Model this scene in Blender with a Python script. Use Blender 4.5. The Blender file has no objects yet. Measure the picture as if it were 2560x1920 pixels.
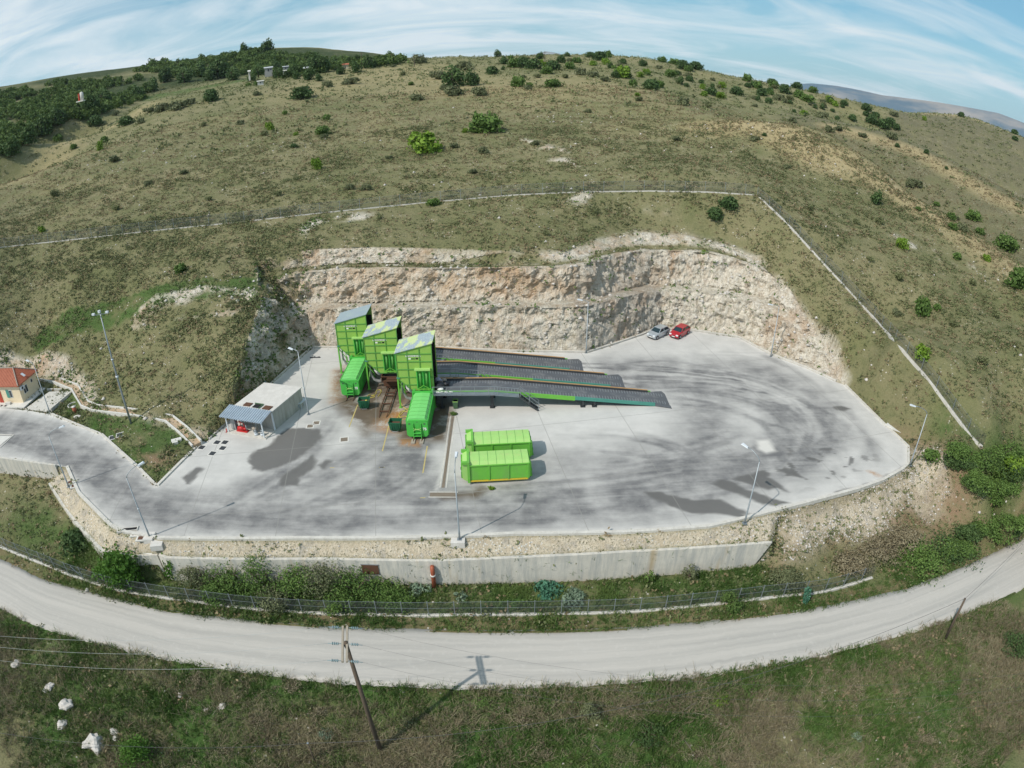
import bpy, bmesh, math, random
import numpy as np
from mathutils import Vector, Matrix
from mathutils.geometry import delaunay_2d_cdt, tessellate_polygon
from mathutils.bvhtree import BVHTree
R = math.radians
random.seed(5); RNG = np.random.default_rng(11)
SC = bpy.context.scene
# ------------------------------------------------------------------ camera, sky, sun, exposure
HC = 38.0; PITCH = R(27.8); ROLL = R(-0.5); FPX = 1600.0
cd = bpy.data.cameras.new('camera'); cam = bpy.data.objects.new('camera', cd); SC.collection.objects.link(cam)
cd.type = 'PANO'; cd.panorama_type = 'FISHEYE_LENS_POLYNOMIAL'
cd.sensor_width = 36; cd.sensor_height = 27; cd.sensor_fit = 'HORIZONTAL'; cd.fisheye_fov = R(180)
cd.fisheye_polynomial_k0 = 0; cd.fisheye_polynomial_k1 = -1/22.5
cd.fisheye_polynomial_k2 = 0; cd.fisheye_polynomial_k3 = 0; cd.fisheye_polynomial_k4 = 0
cd.clip_start = 0.5; cd.clip_end = 30000
cam.matrix_world = Matrix.Translation((0, 0, HC)) @ Matrix.Rotation(R(90)-PITCH, 4, 'X') @ Matrix.Rotation(ROLL, 4, 'Z')
SC.camera = cam
SUN_EL = 47.0; SUN_AZ = 219.0      # sun stands behind and to the left of the viewer
sd = bpy.data.lights.new('sun', 'SUN'); sun = bpy.data.objects.new('sun', sd); SC.collection.objects.link(sun)
sd.energy = 4.7; sd.angle = R(0.6); sd.color = (1, .945, .86)
sv = Vector((math.cos(R(SUN_EL))*math.cos(R(SUN_AZ)), math.cos(R(SUN_EL))*math.sin(R(SUN_AZ)), math.sin(R(SUN_EL))))
sun.rotation_euler = sv.to_track_quat('Z', 'Y').to_euler()
SC.view_settings.view_transform = 'Standard'; SC.view_settings.look = 'None'
SC.view_settings.gamma = 1; SC.view_settings.use_curve_mapping = False
SC.view_settings.exposure = -0.28
W = bpy.data.worlds.new('World'); SC.world = W; W.use_nodes = True

# ------------------------------------------------------------------ node helper
class NT:
    def __init__(s, tree): s.t = tree; s.n = tree.nodes; s.l = tree.links
    def node(s, typ, **kw):
        n = s.n.new(typ)
        for k, v in kw.items():
            if k.startswith('i_'):
                key = k[2:]; key = int(key) if key.isdigit() else key.replace('_', ' ')
                s.put(n.inputs[key], v)
            else: setattr(n, k, v)
        return n
    def put(s, sock, v):
        if isinstance(v, bpy.types.NodeSocket): s.l.new(v, sock)
        elif isinstance(v, bpy.types.Node): s.l.new(v.outputs[0], sock)
        else:
            if hasattr(sock, 'default_value') and hasattr(sock.default_value, '__len__') and not hasattr(v, '__len__'): v = (v,)*len(sock.default_value)
            if hasattr(sock.default_value, '__len__') and len(sock.default_value) == 4 and len(v) == 3: v = (*v, 1)
            sock.default_value = v
    def math(s, op, a, b=0.0, clamp=False):
        n = s.n.new('ShaderNodeMath'); n.operation = op; n.use_clamp = clamp; s.put(n.inputs[0], a); s.put(n.inputs[1], b); return n.outputs[0]
    def mix(s, f, a, b, typ='MIX'):
        n = s.n.new('ShaderNodeMix'); n.data_type = 'RGBA'; n.blend_type = typ
        s.put(n.inputs[0], f); s.put(n.inputs[6], a); s.put(n.inputs[7], b); return n.outputs[2]
    def ramp(s, f, lo, hi):
        n = s.n.new('ShaderNodeMapRange'); n.clamp = True; s.put(n.inputs[0], f); n.inputs[1].default_value = lo; n.inputs[2].default_value = hi; return n.outputs[0]
    def noise(s, vec, scale, detail=4, rough=.55, typ='FBM', dist=0):
        n = s.n.new('ShaderNodeTexNoise'); n.noise_type = typ
        if vec is not None: s.put(n.inputs['Vector'], vec)
        n.inputs['Scale'].default_value = scale; n.inputs['Detail'].default_value = detail; n.inputs['Roughness'].default_value = rough; n.inputs['Distortion'].default_value = dist
        return n.outputs[0]
    def voro(s, vec, scale, feat='F1', out=0, rnd=1):
        n = s.n.new('ShaderNodeTexVoronoi'); n.feature = feat; s.put(n.inputs['Vector'], vec); n.inputs['Scale'].default_value = scale; n.inputs['Randomness'].default_value = rnd
        return n.outputs[out]
    def scalev(s, vec, sc, rot=(0, 0, 0)):
        n = s.n.new('ShaderNodeMapping'); s.put(n.inputs[0], vec); n.inputs[2].default_value = rot; n.inputs[3].default_value = sc; return n.outputs[0]
    def attr(s, name):
        n = s.n.new('ShaderNodeAttribute'); n.attribute_name = name; return n

# world: Nishita sky with thin streaked cirrus in the same procedural sky
wt = NT(W.node_tree); wt.n.clear()
tc = wt.node('ShaderNodeTexCoord'); sky = wt.node('ShaderNodeTexSky', sky_type='NISHITA', sun_disc=False)
sky.sun_elevation = R(SUN_EL); sky.sun_rotation = R(90-SUN_AZ) % (2*math.pi); sky.altitude = 200; sky.air_density = 1.0; sky.dust_density = 1.2; sky.ozone_density = 1.5
sx = wt.node('ShaderNodeSeparateXYZ', i_0=tc.outputs['Generated'])
zz = wt.math('ADD', wt.math('MAXIMUM', sx.outputs[2], 0.0), 0.13)
cx = wt.math('DIVIDE', sx.outputs[0], zz); cy = wt.math('DIVIDE', sx.outputs[1], zz)
cv = wt.node('ShaderNodeCombineXYZ', i_0=cx, i_1=cy)
m1 = wt.scalev(cv, (.75, 1.25, 1), (0, 0, R(-28)))
n1 = wt.noise(m1, 1.0, 8, .58, dist=1.1); n2 = wt.noise(wt.scalev(cv, (.25, .42, 1), (0, 0, R(-30))), 1.5, 3, .5)
cf = wt.ramp(wt.math('ADD', wt.math('ADD', wt.math('MULTIPLY', n1, .6), wt.math('MULTIPLY', n2, .55)), wt.math('MULTIPLY', wt.math('SUBTRACT', wt.math('MULTIPLY', sx.outputs[0], -1), .1), .06)), .475, .68)
hz = wt.ramp(sx.outputs[2], .16, -.01)
bluer = wt.mix(.35, wt.mix(1.0, sky.outputs[0], (.66, 1.10, 1.16), 'MULTIPLY'), (2.6, 5.6, 7.4))
base = wt.mix(wt.math('MULTIPLY', hz, .5), bluer, (5.0, 7.2, 8.3))
skyc = wt.mix(wt.math('MULTIPLY', cf, .85), base, (8.9, 9.5, 9.8))
bg = wt.node('ShaderNodeBackground', i_0=skyc, i_1=0.115)
wo = wt.node('ShaderNodeOutputWorld', i_0=bg)

# ------------------------------------------------------------------ pixel -> world on a known level or distance (F = 2212 px wide picture)
S = 2560/2212
def _ray(x, y):
    x = x-1280; y = -(y-960); c, s = math.cos(ROLL), math.sin(ROLL); x, y = c*x-s*y, s*x+c*y
    r = math.hypot(x, y)+1e-9; t = r/FPX; a, b, e = math.sin(t)*x/r, math.cos(t), math.sin(t)*y/r
    c, s = math.cos(PITCH), math.sin(PITCH); return np.array([a, c*b+s*e, -s*b+c*e])
def FZ(x, y, z=0.):
    d = _ray(x*S, y*S); return np.array([0, 0, HC])+d*((z-HC)/d[2])
def FD(x, y, D):
    d = _ray(x*S, y*S); return np.array([0, 0, HC])+d*(D/math.hypot(d[0], d[1]))
def QC(x, y, z=0.): return FZ(x/2, y/2+829.5, z)
def QD(x, y, z=0.): return FZ(x/2+1106, y/2+829.5, z)
def col(p0, d0, pts, slopes):
    z = FD(*p0, d0)[2]; d = d0; out = [FD(*p0, d0)]
    for p, s in zip(pts, slopes):
        r = _ray(p[0]*S, p[1]*S); t = r[2]/math.hypot(r[0], r[1]); dn = (HC-z+s*d)/(s-t); z += s*(dn-d); d = dn; out.append(FD(*p, d))
    return out

# ------------------------------------------------------------------ numpy noise
def _h(ix, iy, iz):
    n = (ix*374761393+iy*668265263+iz*2147483647+1274126177) & 0xffffffff
    n = ((n ^ (n >> 13))*1274126177) & 0xffffffff; n = n ^ (n >> 16); return (n & 0xffff)/65535.0
def vnoise(P):
    P = np.asarray(P, float); I = np.floor(P).astype(np.int64); f = P-I; f = f*f*(3-2*f); o = 0
    for a in (0, 1):
        for b in (0, 1):
            for c in (0, 1):
                w = (f[:, 0] if a else 1-f[:, 0])*(f[:, 1] if b else 1-f[:, 1])*(f[:, 2] if c else 1-f[:, 2])
                o = o+w*_h(I[:, 0]+a, I[:, 1]+b, I[:, 2]+c)
    return o*2-1
def fbm(P, sc, oct=4, g=.5):
    P = np.asarray(P, float)*sc; a = 1; o = 0
    for i in range(oct): o = o+a*vnoise(P+17.3*i); P = P*2.03; a *= g
    return o
def inpoly(P, poly):
    poly = np.asarray(poly)[:, :2]; x, y = P[:, 0], P[:, 1]; r = np.zeros(len(P), bool); j = len(poly)-1
    for i in range(len(poly)):
        xi, yi = poly[i]; xj, yj = poly[j]
        if yi != yj: r ^= ((yi > y) != (yj > y)) & (x < (xj-xi)*(y-yi)/(yj-yi)+xi)
        j = i
    return r
def segdist(P, line, closed=False):
    line = np.asarray(line)[:, :2]; d = np.full(len(P), 1e9); n = len(line)
    for i in range(n if closed else n-1):
        a = line[i]; b = line[(i+1) % n]; ab = b-a; L = ab@ab+1e-12
        t = np.clip(((P[:, :2]-a)@ab)/L, 0, 1); q = a+t[:, None]*ab; d = np.minimum(d, np.hypot(P[:, 0]-q[:, 0], P[:, 1]-q[:, 1]))
    return d
def soft(P, poly, w):          # 1 inside .. 0 outside, edge width w
    d = segdist(P, poly, True); s = np.where(inpoly(P, poly), d, -d); return np.clip(s/w+.5, 0, 1)

# ------------------------------------------------------------------ object helpers
COL = SC.collection
def tag(o, label=None, cat=None, group=None, kind=None):
    if label: o['label'] = label
    if cat: o['category'] = cat
    if group: o['group'] = group
    if kind: o['kind'] = kind
    return o
def empty(name, loc, rz=0.):
    o = bpy.data.objects.new(name, None); o.empty_display_size = .3; COL.objects.link(o); o.location = loc; o.rotation_euler = (0, 0, rz); return o
def copy_tree(o, parent=None, loc=None):
    c = o.copy(); COL.objects.link(c); c.parent = parent
    if loc is not None: c.location = loc
    for ch in list(o.children): copy_tree(ch, c)
    return c
def npmesh(name, V, T, mat=None, parent=None, smooth=False, attrs=None, k=None):
    V = np.asarray(V, np.float32); T = np.asarray(T, np.int32); k = T.shape[1]
    m = bpy.data.meshes.new(name); m.vertices.add(len(V)); m.vertices.foreach_set('co', V.ravel())
    m.loops.add(T.size); m.loops.foreach_set('vertex_index', T.ravel()); m.polygons.add(len(T))
    m.polygons.foreach_set('loop_start', np.arange(0, T.size, k, dtype=np.int32)); m.polygons.foreach_set('loop_total', np.full(len(T), k, np.int32))
    if smooth: m.polygons.foreach_set('use_smooth', np.ones(len(T), bool))
    m.update(calc_edges=True)
    for an, av in (attrs or {}).items():
        av = np.asarray(av, np.float32)
        if av.ndim == 1: a = m.attributes.new(an, 'FLOAT', 'POINT'); a.data.foreach_set('value', av)
        else: a = m.attributes.new(an, 'FLOAT_COLOR', 'POINT'); a.data.foreach_set('color', np.c_[av, np.ones(len(av))].astype(np.float32).ravel())
    if mat: m.materials.append(mat)
    o = bpy.data.objects.new(name, m); COL.objects.link(o)
    if parent: o.parent = parent
    return o
class MB:
    def __init__(s): s.v = []; s.f = []; s.m = None
    def add(s, V, F):
        n = len(s.v)
        for v in V: s.v.append(tuple(s.m @ Vector(v)) if s.m else tuple(v))
        for f in F: s.f.append([i+n for i in f])
        return s
    def box(s, c, d, rz=0., rx=0., ry=0.):
        M = Matrix.Translation(c) @ Matrix.Rotation(rz, 4, 'Z') @ Matrix.Rotation(ry, 4, 'Y') @ Matrix.Rotation(rx, 4, 'X')
        V = [M @ Vector((d[0]*a/2, d[1]*b/2, d[2]*e/2)) for a in (-1, 1) for b in (-1, 1) for e in (-1, 1)]
        return s.add(V, [(0, 1, 3, 2), (4, 6, 7, 5), (0, 4, 5, 1), (2, 3, 7, 6), (0, 2, 6, 4), (1, 5, 7, 3)])
    def bb(s, x0, y0, z0, x1, y1, z1): return s.box(((x0+x1)/2, (y0+y1)/2, (z0+z1)/2), (abs(x1-x0), abs(y1-y0), abs(z1-z0)))
    def bar(s, a, b, w, h=None):      # square bar between two points
        a = Vector(a); b = Vector(b); h = h or w; d = (b-a); L = d.length; q = d.to_track_quat('X', 'Z').to_matrix().to_4x4(); M = Matrix.Translation((a+b)/2) @ q
        V = [M @ Vector((L*i/2, w*j/2, h*k/2)) for i in (-1, 1) for j in (-1, 1) for k in (-1, 1)]
        return s.add(V, [(0, 1, 3, 2), (4, 6, 7, 5), (0, 4, 5, 1), (2, 3, 7, 6), (0, 2, 6, 4), (1, 5, 7, 3)])
    def tube(s, pts, r, n=8, cap=True):
        pts = [Vector(p) for p in pts]; rs = r if hasattr(r, '__len__') else [r]*len(pts); V = []; F = []
        for i, p in enumerate(pts):
            t = (pts[min(i+1, len(pts)-1)]-pts[max(i-1, 0)]).normalized(); u = t.orthogonal().normalized() if i == 0 else (u-t*u.dot(t)).normalized(); w = t.cross(u)
            for k in range(n): a = 2*math.pi*k/n; V.append(p+(u*math.cos(a)+w*math.sin(a))*rs[i])
        for i in range(len(pts)-1):
            for k in range(n): F.append((i*n+k, i*n+(k+1) % n, (i+1)*n+(k+1) % n, (i+1)*n+k))
        if cap: F.append(tuple(range(n))[::-1]); F.append(tuple((len(pts)-1)*n+k for k in range(n)))
        return s.add(V, F)
    def prism(s, poly, z0, z1):       # poly of (x,y)
        n = len(poly); V = [(x, y, z0) for x, y in poly]+[(x, y, z1) for x, y in poly]
        return s.add(V, [tuple(range(n))[::-1], tuple(range(n, 2*n))]+[(i, (i+1) % n, n+(i+1) % n, n+i) for i in range(n)])
    def ext(s, poly, axis, a, b):     # profile in the two other axes extruded along axis ('x' profile=(y,z); 'y' profile=(x,z))
        n = len(poly); f = (lambda p, t: (t, p[0], p[1])) if axis == 'x' else (lambda p, t: (p[0], t, p[1]))
        V = [f(p, a) for p in poly]+[f(p, b) for p in poly]
        return s.add(V, [tuple(range(n)), tuple(range(n, 2*n))[::-1]]+[(i, n+i, n+(i+1) % n, (i+1) % n) for i in range(n)])
    def build(s, name, mat, parent=None, smooth=False):
        m = bpy.data.meshes.new(name); m.from_pydata(s.v, [], s.f); b = bmesh.new(); b.from_mesh(m); bmesh.ops.recalc_face_normals(b, faces=b.faces); b.to_mesh(m); b.free()
        if smooth:
            m.polygons.foreach_set('use_smooth', [True]*len(m.polygons))
        m.materials.append(mat); o = bpy.data.objects.new(name, m); COL.objects.link(o)
        if parent: o.parent = parent
        return o

# ------------------------------------------------------------------ materials
MT = {}
def newmat(name):
    m = bpy.data.materials.new(name); m.use_nodes = True; t = NT(m.node_tree); b = t.n['Principled BSDF']; return m, t, b
def geo(t): return t.node('ShaderNodeNewGeometry').outputs['Position']
def oco(t): return t.node('ShaderNodeTexCoord').outputs['Object']
def bump(t, b, h, dist=.05, st=1.0):
    n = t.node('ShaderNodeBump', i_Height=h); n.inputs['Strength'].default_value = st; n.inputs['Distance'].default_value = dist; t.put(b.inputs['Normal'], n)
def paint(name, c, c2=None, rough=.55, metal=0., sc=1.2, amt=.6, spec=.4, grime=None, gsc=2.5, bm=0.):
    m, t, b = newmat(name); p = oco(t); n = t.noise(p, sc, 5, .6)
    c2 = c2 or tuple(x*.72 for x in c)
    colr = t.mix(t.math('MULTIPLY', t.ramp(n, .3, .72), amt), c, c2)
    if grime:
        g = t.noise(t.scalev(p, (1, 1, .35)), gsc, 6, .65); colr = t.mix(t.ramp(g, .50, .68), colr, grime)
    t.put(b.inputs['Base Color'], colr); t.put(b.inputs['Roughness'], t.math('ADD', t.math('MULTIPLY', n, .3), rough-.15))
    b.inputs['Metallic'].default_value = metal; b.inputs['Specular IOR Level'].default_value = spec
    if bm: bump(t, b, t.noise(p, sc*12, 3), bm)
    MT[name] = m; return m
paint('green_paint', (.15, .45, .055), (.12, .38, .05), .5, grime=(.16, .36, .08), gsc=1.1)
paint('green_panel', (.27, .46, .085), (.21, .39, .075), .6, grime=(.27, .44, .10), gsc=.8, spec=.3, bm=.004)
paint('green_roof', (.34, .58, .17), (.29, .52, .14), .5, grime=(.36, .52, .17), gsc=1.5)
paint('bright_green', (.07, .44, .065), (.055, .36, .055), .45, grime=(.07, .33, .06), gsc=1.2)
paint('bright_green_roof', (.19, .58, .17), (.15, .52, .13), .45)
paint('rib_green', (.10, .30, .06), (.08, .25, .06), .55)
paint('teal_paint', (.07, .27, .21), (.06, .2, .17), .5)
paint('yellow_edge', (.62, .45, .04), (.5, .35, .05), .5)
paint('orange_rail', (.52, .30, .12), (.36, .22, .11), .6, sc=3)
paint('dark_steel', (.06, .065, .07), (.035, .035, .04), .5, metal=.3)
paint('deck_steel', (.13, .135, .145), (.085, .09, .10), .5, metal=.2, sc=.5, grime=(.2, .2, .2), gsc=.8)
paint('cleat_steel', (.26, .27, .28), (.18, .185, .19), .5, metal=.3)
paint('galv', (.31, .34, .36), (.25, .28, .30), .45, metal=.5)
paint('lamp_white', (.60, .63, .66), (.52, .56, .6), .4)
paint('shade_and_sign_black', (.008, .008, .009), (.015, .014, .012), .8)  # near-black for the sign panel and for painted shade inside hoods and openings
paint('rust', (.12, .055, .03), (.06, .032, .022), .8, sc=3)
paint('bin_green', (.015, .115, .055), (.01, .07, .035), .5)
paint('old_green', (.07, .14, .07), (.05, .1, .05), .6)
paint('white_pvc', (.78, .78, .76), (.65, .63, .6), .5)
paint('grey_pipe', (.35, .35, .34), (.22, .21, .2), .5)
paint('hose_yellow', (.6, .5, .08), (.5, .4, .08), .6)
paint('cream_wall', (.72, .60, .42), (.66, .54, .37), .8)
paint('roof_tile', (.38, .115, .06), (.27, .08, .045), .7, sc=2)
paint('window_white', (.75, .75, .73), None, .4)
paint('door_red', (.45, .06, .03), None, .5)
paint('machine_red', (.55, .03, .03), (.35, .02, .02), .4)
paint('blue_plastic', (.05, .17, .28), (.03, .10, .2), .4)
paint('wood_pole', (.115, .085, .06), (.06, .045, .035), .85, sc=4)
paint('wood_arm', (.36, .31, .24), (.25, .21, .17), .85, sc=4)
paint('insulator', (.22, .32, .34), (.17, .25, .28), .2, spec=.6)
paint('wire', (.10, .10, .10), None, .5)
paint('wire_pale', (.45, .47, .46), None, .5)
paint('terracotta', (.36, .10, .05), (.24, .06, .03), .6)
paint('tyre', (.02, .02, .022), None, .8)
paint('rim', (.4, .41, .43), None, .3, metal=.7)
paint('headlamp', (.75, .78, .8), None, .1, spec=.8)
paint('plate', (.8, .8, .78), None, .5)
paint('rubbish_black', (.012, .012, .014), (.02, .02, .025), .35, spec=.6)
paint('rubbish_mix', (.5, .5, .5), (.10, .12, .25), .5, sc=6, amt=1)
paint('village_wall', (.33, .33, .32), (.27, .27, .26), .8)
paint('village_cream', (.6, .54, .36), None, .8)
paint('village_roof', (.45, .46, .48), (.36, .38, .4), .7)
paint('slab_white', (.62, .6, .56), (.5, .48, .44), .85, sc=2)
paint('boulder', (.62, .58, .54), (.36, .33, .29), .9, sc=1.6, amt=.8, bm=.05)
paint('yellow_line', (.52, .40, .12), (.36, .31, .16), .8, sc=3, amt=.9)
paint('wood_dry', (.23, .2, .17), (.15, .13, .1), .9)
paint('drain_dirt', (.20, .16, .12), (.13, .11, .09), .9)
paint('bag_tan', (.35, .3, .25), None, .8)
def glassy(name, c, r=.08):
    m, t, b = newmat(name); b.inputs['Base Color'].default_value = (*c, 1); b.inputs['Roughness'].default_value = r; b.inputs['Specular IOR Level'].default_value = .7; MT[name] = m
glassy('car_glass', (.015, .03, .035)); glassy('window_glass', (.03, .04, .05))
def carpaint(name, c, metal):
    m, t, b = newmat(name); t.put(b.inputs['Base Color'], t.mix(t.ramp(t.noise(oco(t), 2.5, 4), .4, .8), c, tuple(x*.8 for x in c)))
    b.inputs['Metallic'].default_value = metal; b.inputs['Roughness'].default_value = .32; b.inputs['Coat Weight'].default_value = .6; MT[name] = m
carpaint('car_silver', (.50, .54, .57), .45); carpaint('car_red', (.42, .008, .02), .1)
def hopper_roof():
    m, t, b = newmat('hopper_roof'); p = oco(t)
    f = t.noise(t.scalev(p, (1, .5, 1)), .9, 4, .55); f = t.ramp(f, .47, .53)
    oi = t.node('ShaderNodeObjectInfo').outputs['Random']
    a = t.mix(f, (.27, .33, .38), (.52, .60, .20)); a = t.mix(t.ramp(t.noise(p, 6, 3), .45, .7), a, (.45, .52, .5))
    t.put(b.inputs['Base Color'], a); b.inputs['Roughness'].default_value = .5; MT['hopper_roof'] = m
hopper_roof()
paint('hopper_roof_grey', (.25, .31, .36), (.33, .40, .36), .5, sc=.9)
def concrete(name, c=(.50, .48, .44), stain=(.30, .28, .24), rust=None, vs=.25, sc=.8):
    m, t, b = newmat(name); p = geo(t)
    n = t.noise(p, sc, 6, .6); v = t.noise(t.scalev(p, (1, 1, .10)), 2.2, 6, .7)
    a = t.mix(t.ramp(n, .35, .7), c, tuple(x*.83 for x in c)); a = t.mix(t.math('MULTIPLY', t.ramp(v, .44, .64), .8), a, stain)
    if rust: a = t.mix(t.math('MULTIPLY', t.ramp(t.noise(t.scalev(p, (1, 1, .1)), .9, 4, .6), .58, .75), .7), a, rust)
    t.put(b.inputs['Base Color'], a); b.inputs['Roughness'].default_value = .85; bump(t, b, t.noise(p, 9, 4), .02); MT[name] = m
concrete('wall_concrete', (.60, .56, .49), (.36, .36, .34), (.42, .31, .17)); concrete('shed_concrete', (.44, .42, .38), (.27, .25, .21)); concrete('kerb', (.60, .57, .52), (.45, .42, .37)); concrete('shed_top', (.62, .59, .55), (.52, .49, .45)); concrete('channel', (.47, .36, .25), (.36, .22, .11))
def corrugated():
    m, t, b = newmat('corrugated'); p = oco(t); s_ = t.node('ShaderNodeSeparateXYZ', i_0=p)
    t.put(b.inputs['Base Color'], t.mix(t.ramp(t.noise(p, 1.5, 4), .3, .7), (.46, .52, .58), (.38, .43, .48))); b.inputs['Roughness'].default_value = .35; b.inputs['Metallic'].default_value = .3; MT['corrugated'] = m
corrugated()
def mesh_wire(name, c, sc, th, rz=0.):
    # woven wire mesh: real holes cut by a transparent shader on the fence's own panel (world-sized diamonds)
    m, t, b = newmat(name); uv = t.node('ShaderNodeUVMap').outputs[0]
    s_ = t.node('ShaderNodeSeparateXYZ', i_0=t.scalev(uv, (sc, sc, 1), (0, 0, R(45))))
    def ln(v): return t.math('LESS_THAN', t.math('ABSOLUTE', t.math('SUBTRACT', t.math('FRACT', v), .5)), th)
    f = t.math('MAXIMUM', ln(s_.outputs[0]), ln(s_.outputs[1]))
    b.inputs['Base Color'].default_value = (*c, 1); b.inputs['Roughness'].default_value = .6
    tr = t.node('ShaderNodeBsdfTransparent'); mx = t.node('ShaderNodeMixShader', i_0=f, i_1=tr, i_2=b); t.put(t.n['Material Output'].inputs[0], mx.outputs[0]); MT[name] = m
mesh_wire('fence_mesh', (.08, .09, .09), 14, .06)

def hill_mat():
    m, t, b = newmat('hill_ground'); p = geo(t); A = t.attr('cover'); B = t.attr('cover2')
    sa = t.node('ShaderNodeSeparateColor', i_0=A.outputs['Color']); sb = t.node('ShaderNodeSeparateColor', i_0=B.outputs['Color'])
    rock, lush, bare = sa.outputs[0], sa.outputs[1], sa.outputs[2]; gold, wood, soil = sb.outputs[0], sb.outputs[1], sb.outputs[2]
    nb = t.noise(p, .035, 4, .6); nm = t.noise(p, .22, 5, .65); nf = t.noise(p, 1.3, 6, .72); nff = t.noise(p, 5.5, 4, .7)
    dry = t.mix(t.ramp(nf, .35, .68), (.19, .172, .092), (.325, .285, .16))
    olive = t.mix(t.ramp(nff, .3, .7), (.12, .132, .055), (.20, .20, .092))
    g = t.mix(t.ramp(t.math('ADD', t.math('MULTIPLY', nb, .45), t.math('MULTIPLY', nm, .55)), .38, .60), olive, dry)
    g = t.mix(t.math('MULTIPLY', t.ramp(nf, .50, .64), .6), g, (.085, .10, .045))          # low scrub
    g = t.mix(t.math('MULTIPLY', t.ramp(nff, .60, .75), .45), g, (.30, .25, .15))
    g = t.mix(t.math('MULTIPLY', gold, t.ramp(nf, .25, .6)), g, (.42, .32, .16))
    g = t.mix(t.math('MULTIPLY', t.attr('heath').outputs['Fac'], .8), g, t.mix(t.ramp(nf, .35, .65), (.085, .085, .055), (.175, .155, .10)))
    g = t.mix(t.math('MULTIPLY', gold, t.ramp(nf, .2, .5)), g, (.40, .325, .185))
    lu = t.mix(t.ramp(nff, .3, .7), (.04, .095, .02), (.09, .15, .04)); lu = t.mix(t.math('MULTIPLY', t.ramp(nm, .5, .65), .7), lu, (.20, .16, .09))
    g = t.mix(lush, g, lu)
    g = t.mix(wood, g, t.mix(t.ramp(nm, .4, .6), (.035, .055, .02), (.06, .075, .03)))
    g = t.mix(t.math('MULTIPLY', soil, t.ramp(nf, .3, .55)), g, (.27, .18, .115))
    # loose pale limestone
    vc = t.voro(p, 1.7, out=0); st = t.math('MULTIPLY', t.math('LESS_THAN', vc, .17), t.ramp(nm, .52, .62))
    g = t.mix(st, g, (.62, .58, .52))
    # pale fill with pebbles
    vb = t.voro(p, 3.2, out=0)
    ba = t.mix(t.ramp(nf, .35, .65), (.52, .43, .31), (.66, .58, .46)); ba = t.mix(t.math('MULTIPLY', t.math('LESS_THAN', vb, .28), t.ramp(nm, .42, .6)), ba, (.70, .68, .64))
    ba = t.mix(t.math('MULTIPLY', t.ramp(t.noise(p, .8, 5, .7), .50, .62), .7), ba, (.38, .345, .30)); ba = t.mix(t.math('MULTIPLY', t.ramp(nff, .52, .62), t.ramp(nf, .38, .55)), ba, (.14, .13, .075))
    g = t.mix(bare, g, ba)
    # cut limestone: blocky beds, iron stains, cracks
    ps = t.scalev(p, (1, 1, .55)); r1 = t.noise(ps, 1.5, 8, .72, dist=.6); r2 = t.noise(ps, .13, 4, .6); cell = t.voro(ps, 3.4, out=1)
    cs = t.node('ShaderNodeSeparateColor', i_0=cell)
    rk = t.mix(t.ramp(r1, .36, .60), (.48, .40, .29), (.83, .76, .64)); rk = t.mix(t.math('MULTIPLY', cs.outputs[0], .35), rk, (.86, .82, .76))
    rk = t.mix(t.math('MULTIPLY', t.ramp(t.math('ADD', r2, t.math('MULTIPLY', t.noise(ps, .6, 5), .6)), .78, 1.0), .62), rk, (.46, .28, .15))
    rk = t.mix(t.math('MULTIPLY', t.ramp(t.noise(t.scalev(p, (1, 1, .2)), .8, 4), .55, .72), .35), rk, (.36, .33, .30))
    rk = t.mix(t.math('MULTIPLY', t.ramp(t.noise(ps, 3.4, 6, .75), .575, .66), .7), rk, (.17, .125, .085))
    rk = t.mix(t.math('MULTIPLY', t.attr('iron').outputs['Fac'], t.ramp(t.math('ADD', t.math('MULTIPLY', t.noise(p, .45, 5, .65), .6), t.math('MULTIPLY', nff, .4)), .40, .62)), rk, (.56, .34, .17))
    rk = t.mix(t.math('MULTIPLY', soil, .42), rk, t.mix(t.ramp(t.noise(t.scalev(p, (1, 1, .25)), 2.2, 6, .7), .4, .62), (.17, .155, .14), (.46, .43, .39)))  # soil channel on rock also carries painted grey shade of the buttress face
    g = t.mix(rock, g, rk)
    t.put(b.inputs['Base Color'], g); b.inputs['Roughness'].default_value = .95; b.inputs['Specular IOR Level'].default_value = .15
    hh = t.math('ADD', t.math('MULTIPLY', nff, .35), t.math('ADD', t.math('MULTIPLY', r1, t.math('MULTIPLY', rock, 1.4)), t.math('MULTIPLY', nf, .6)))
    bump(t, b, hh, .55, 1.0); MT['hill_ground'] = m
hill_mat()
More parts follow.
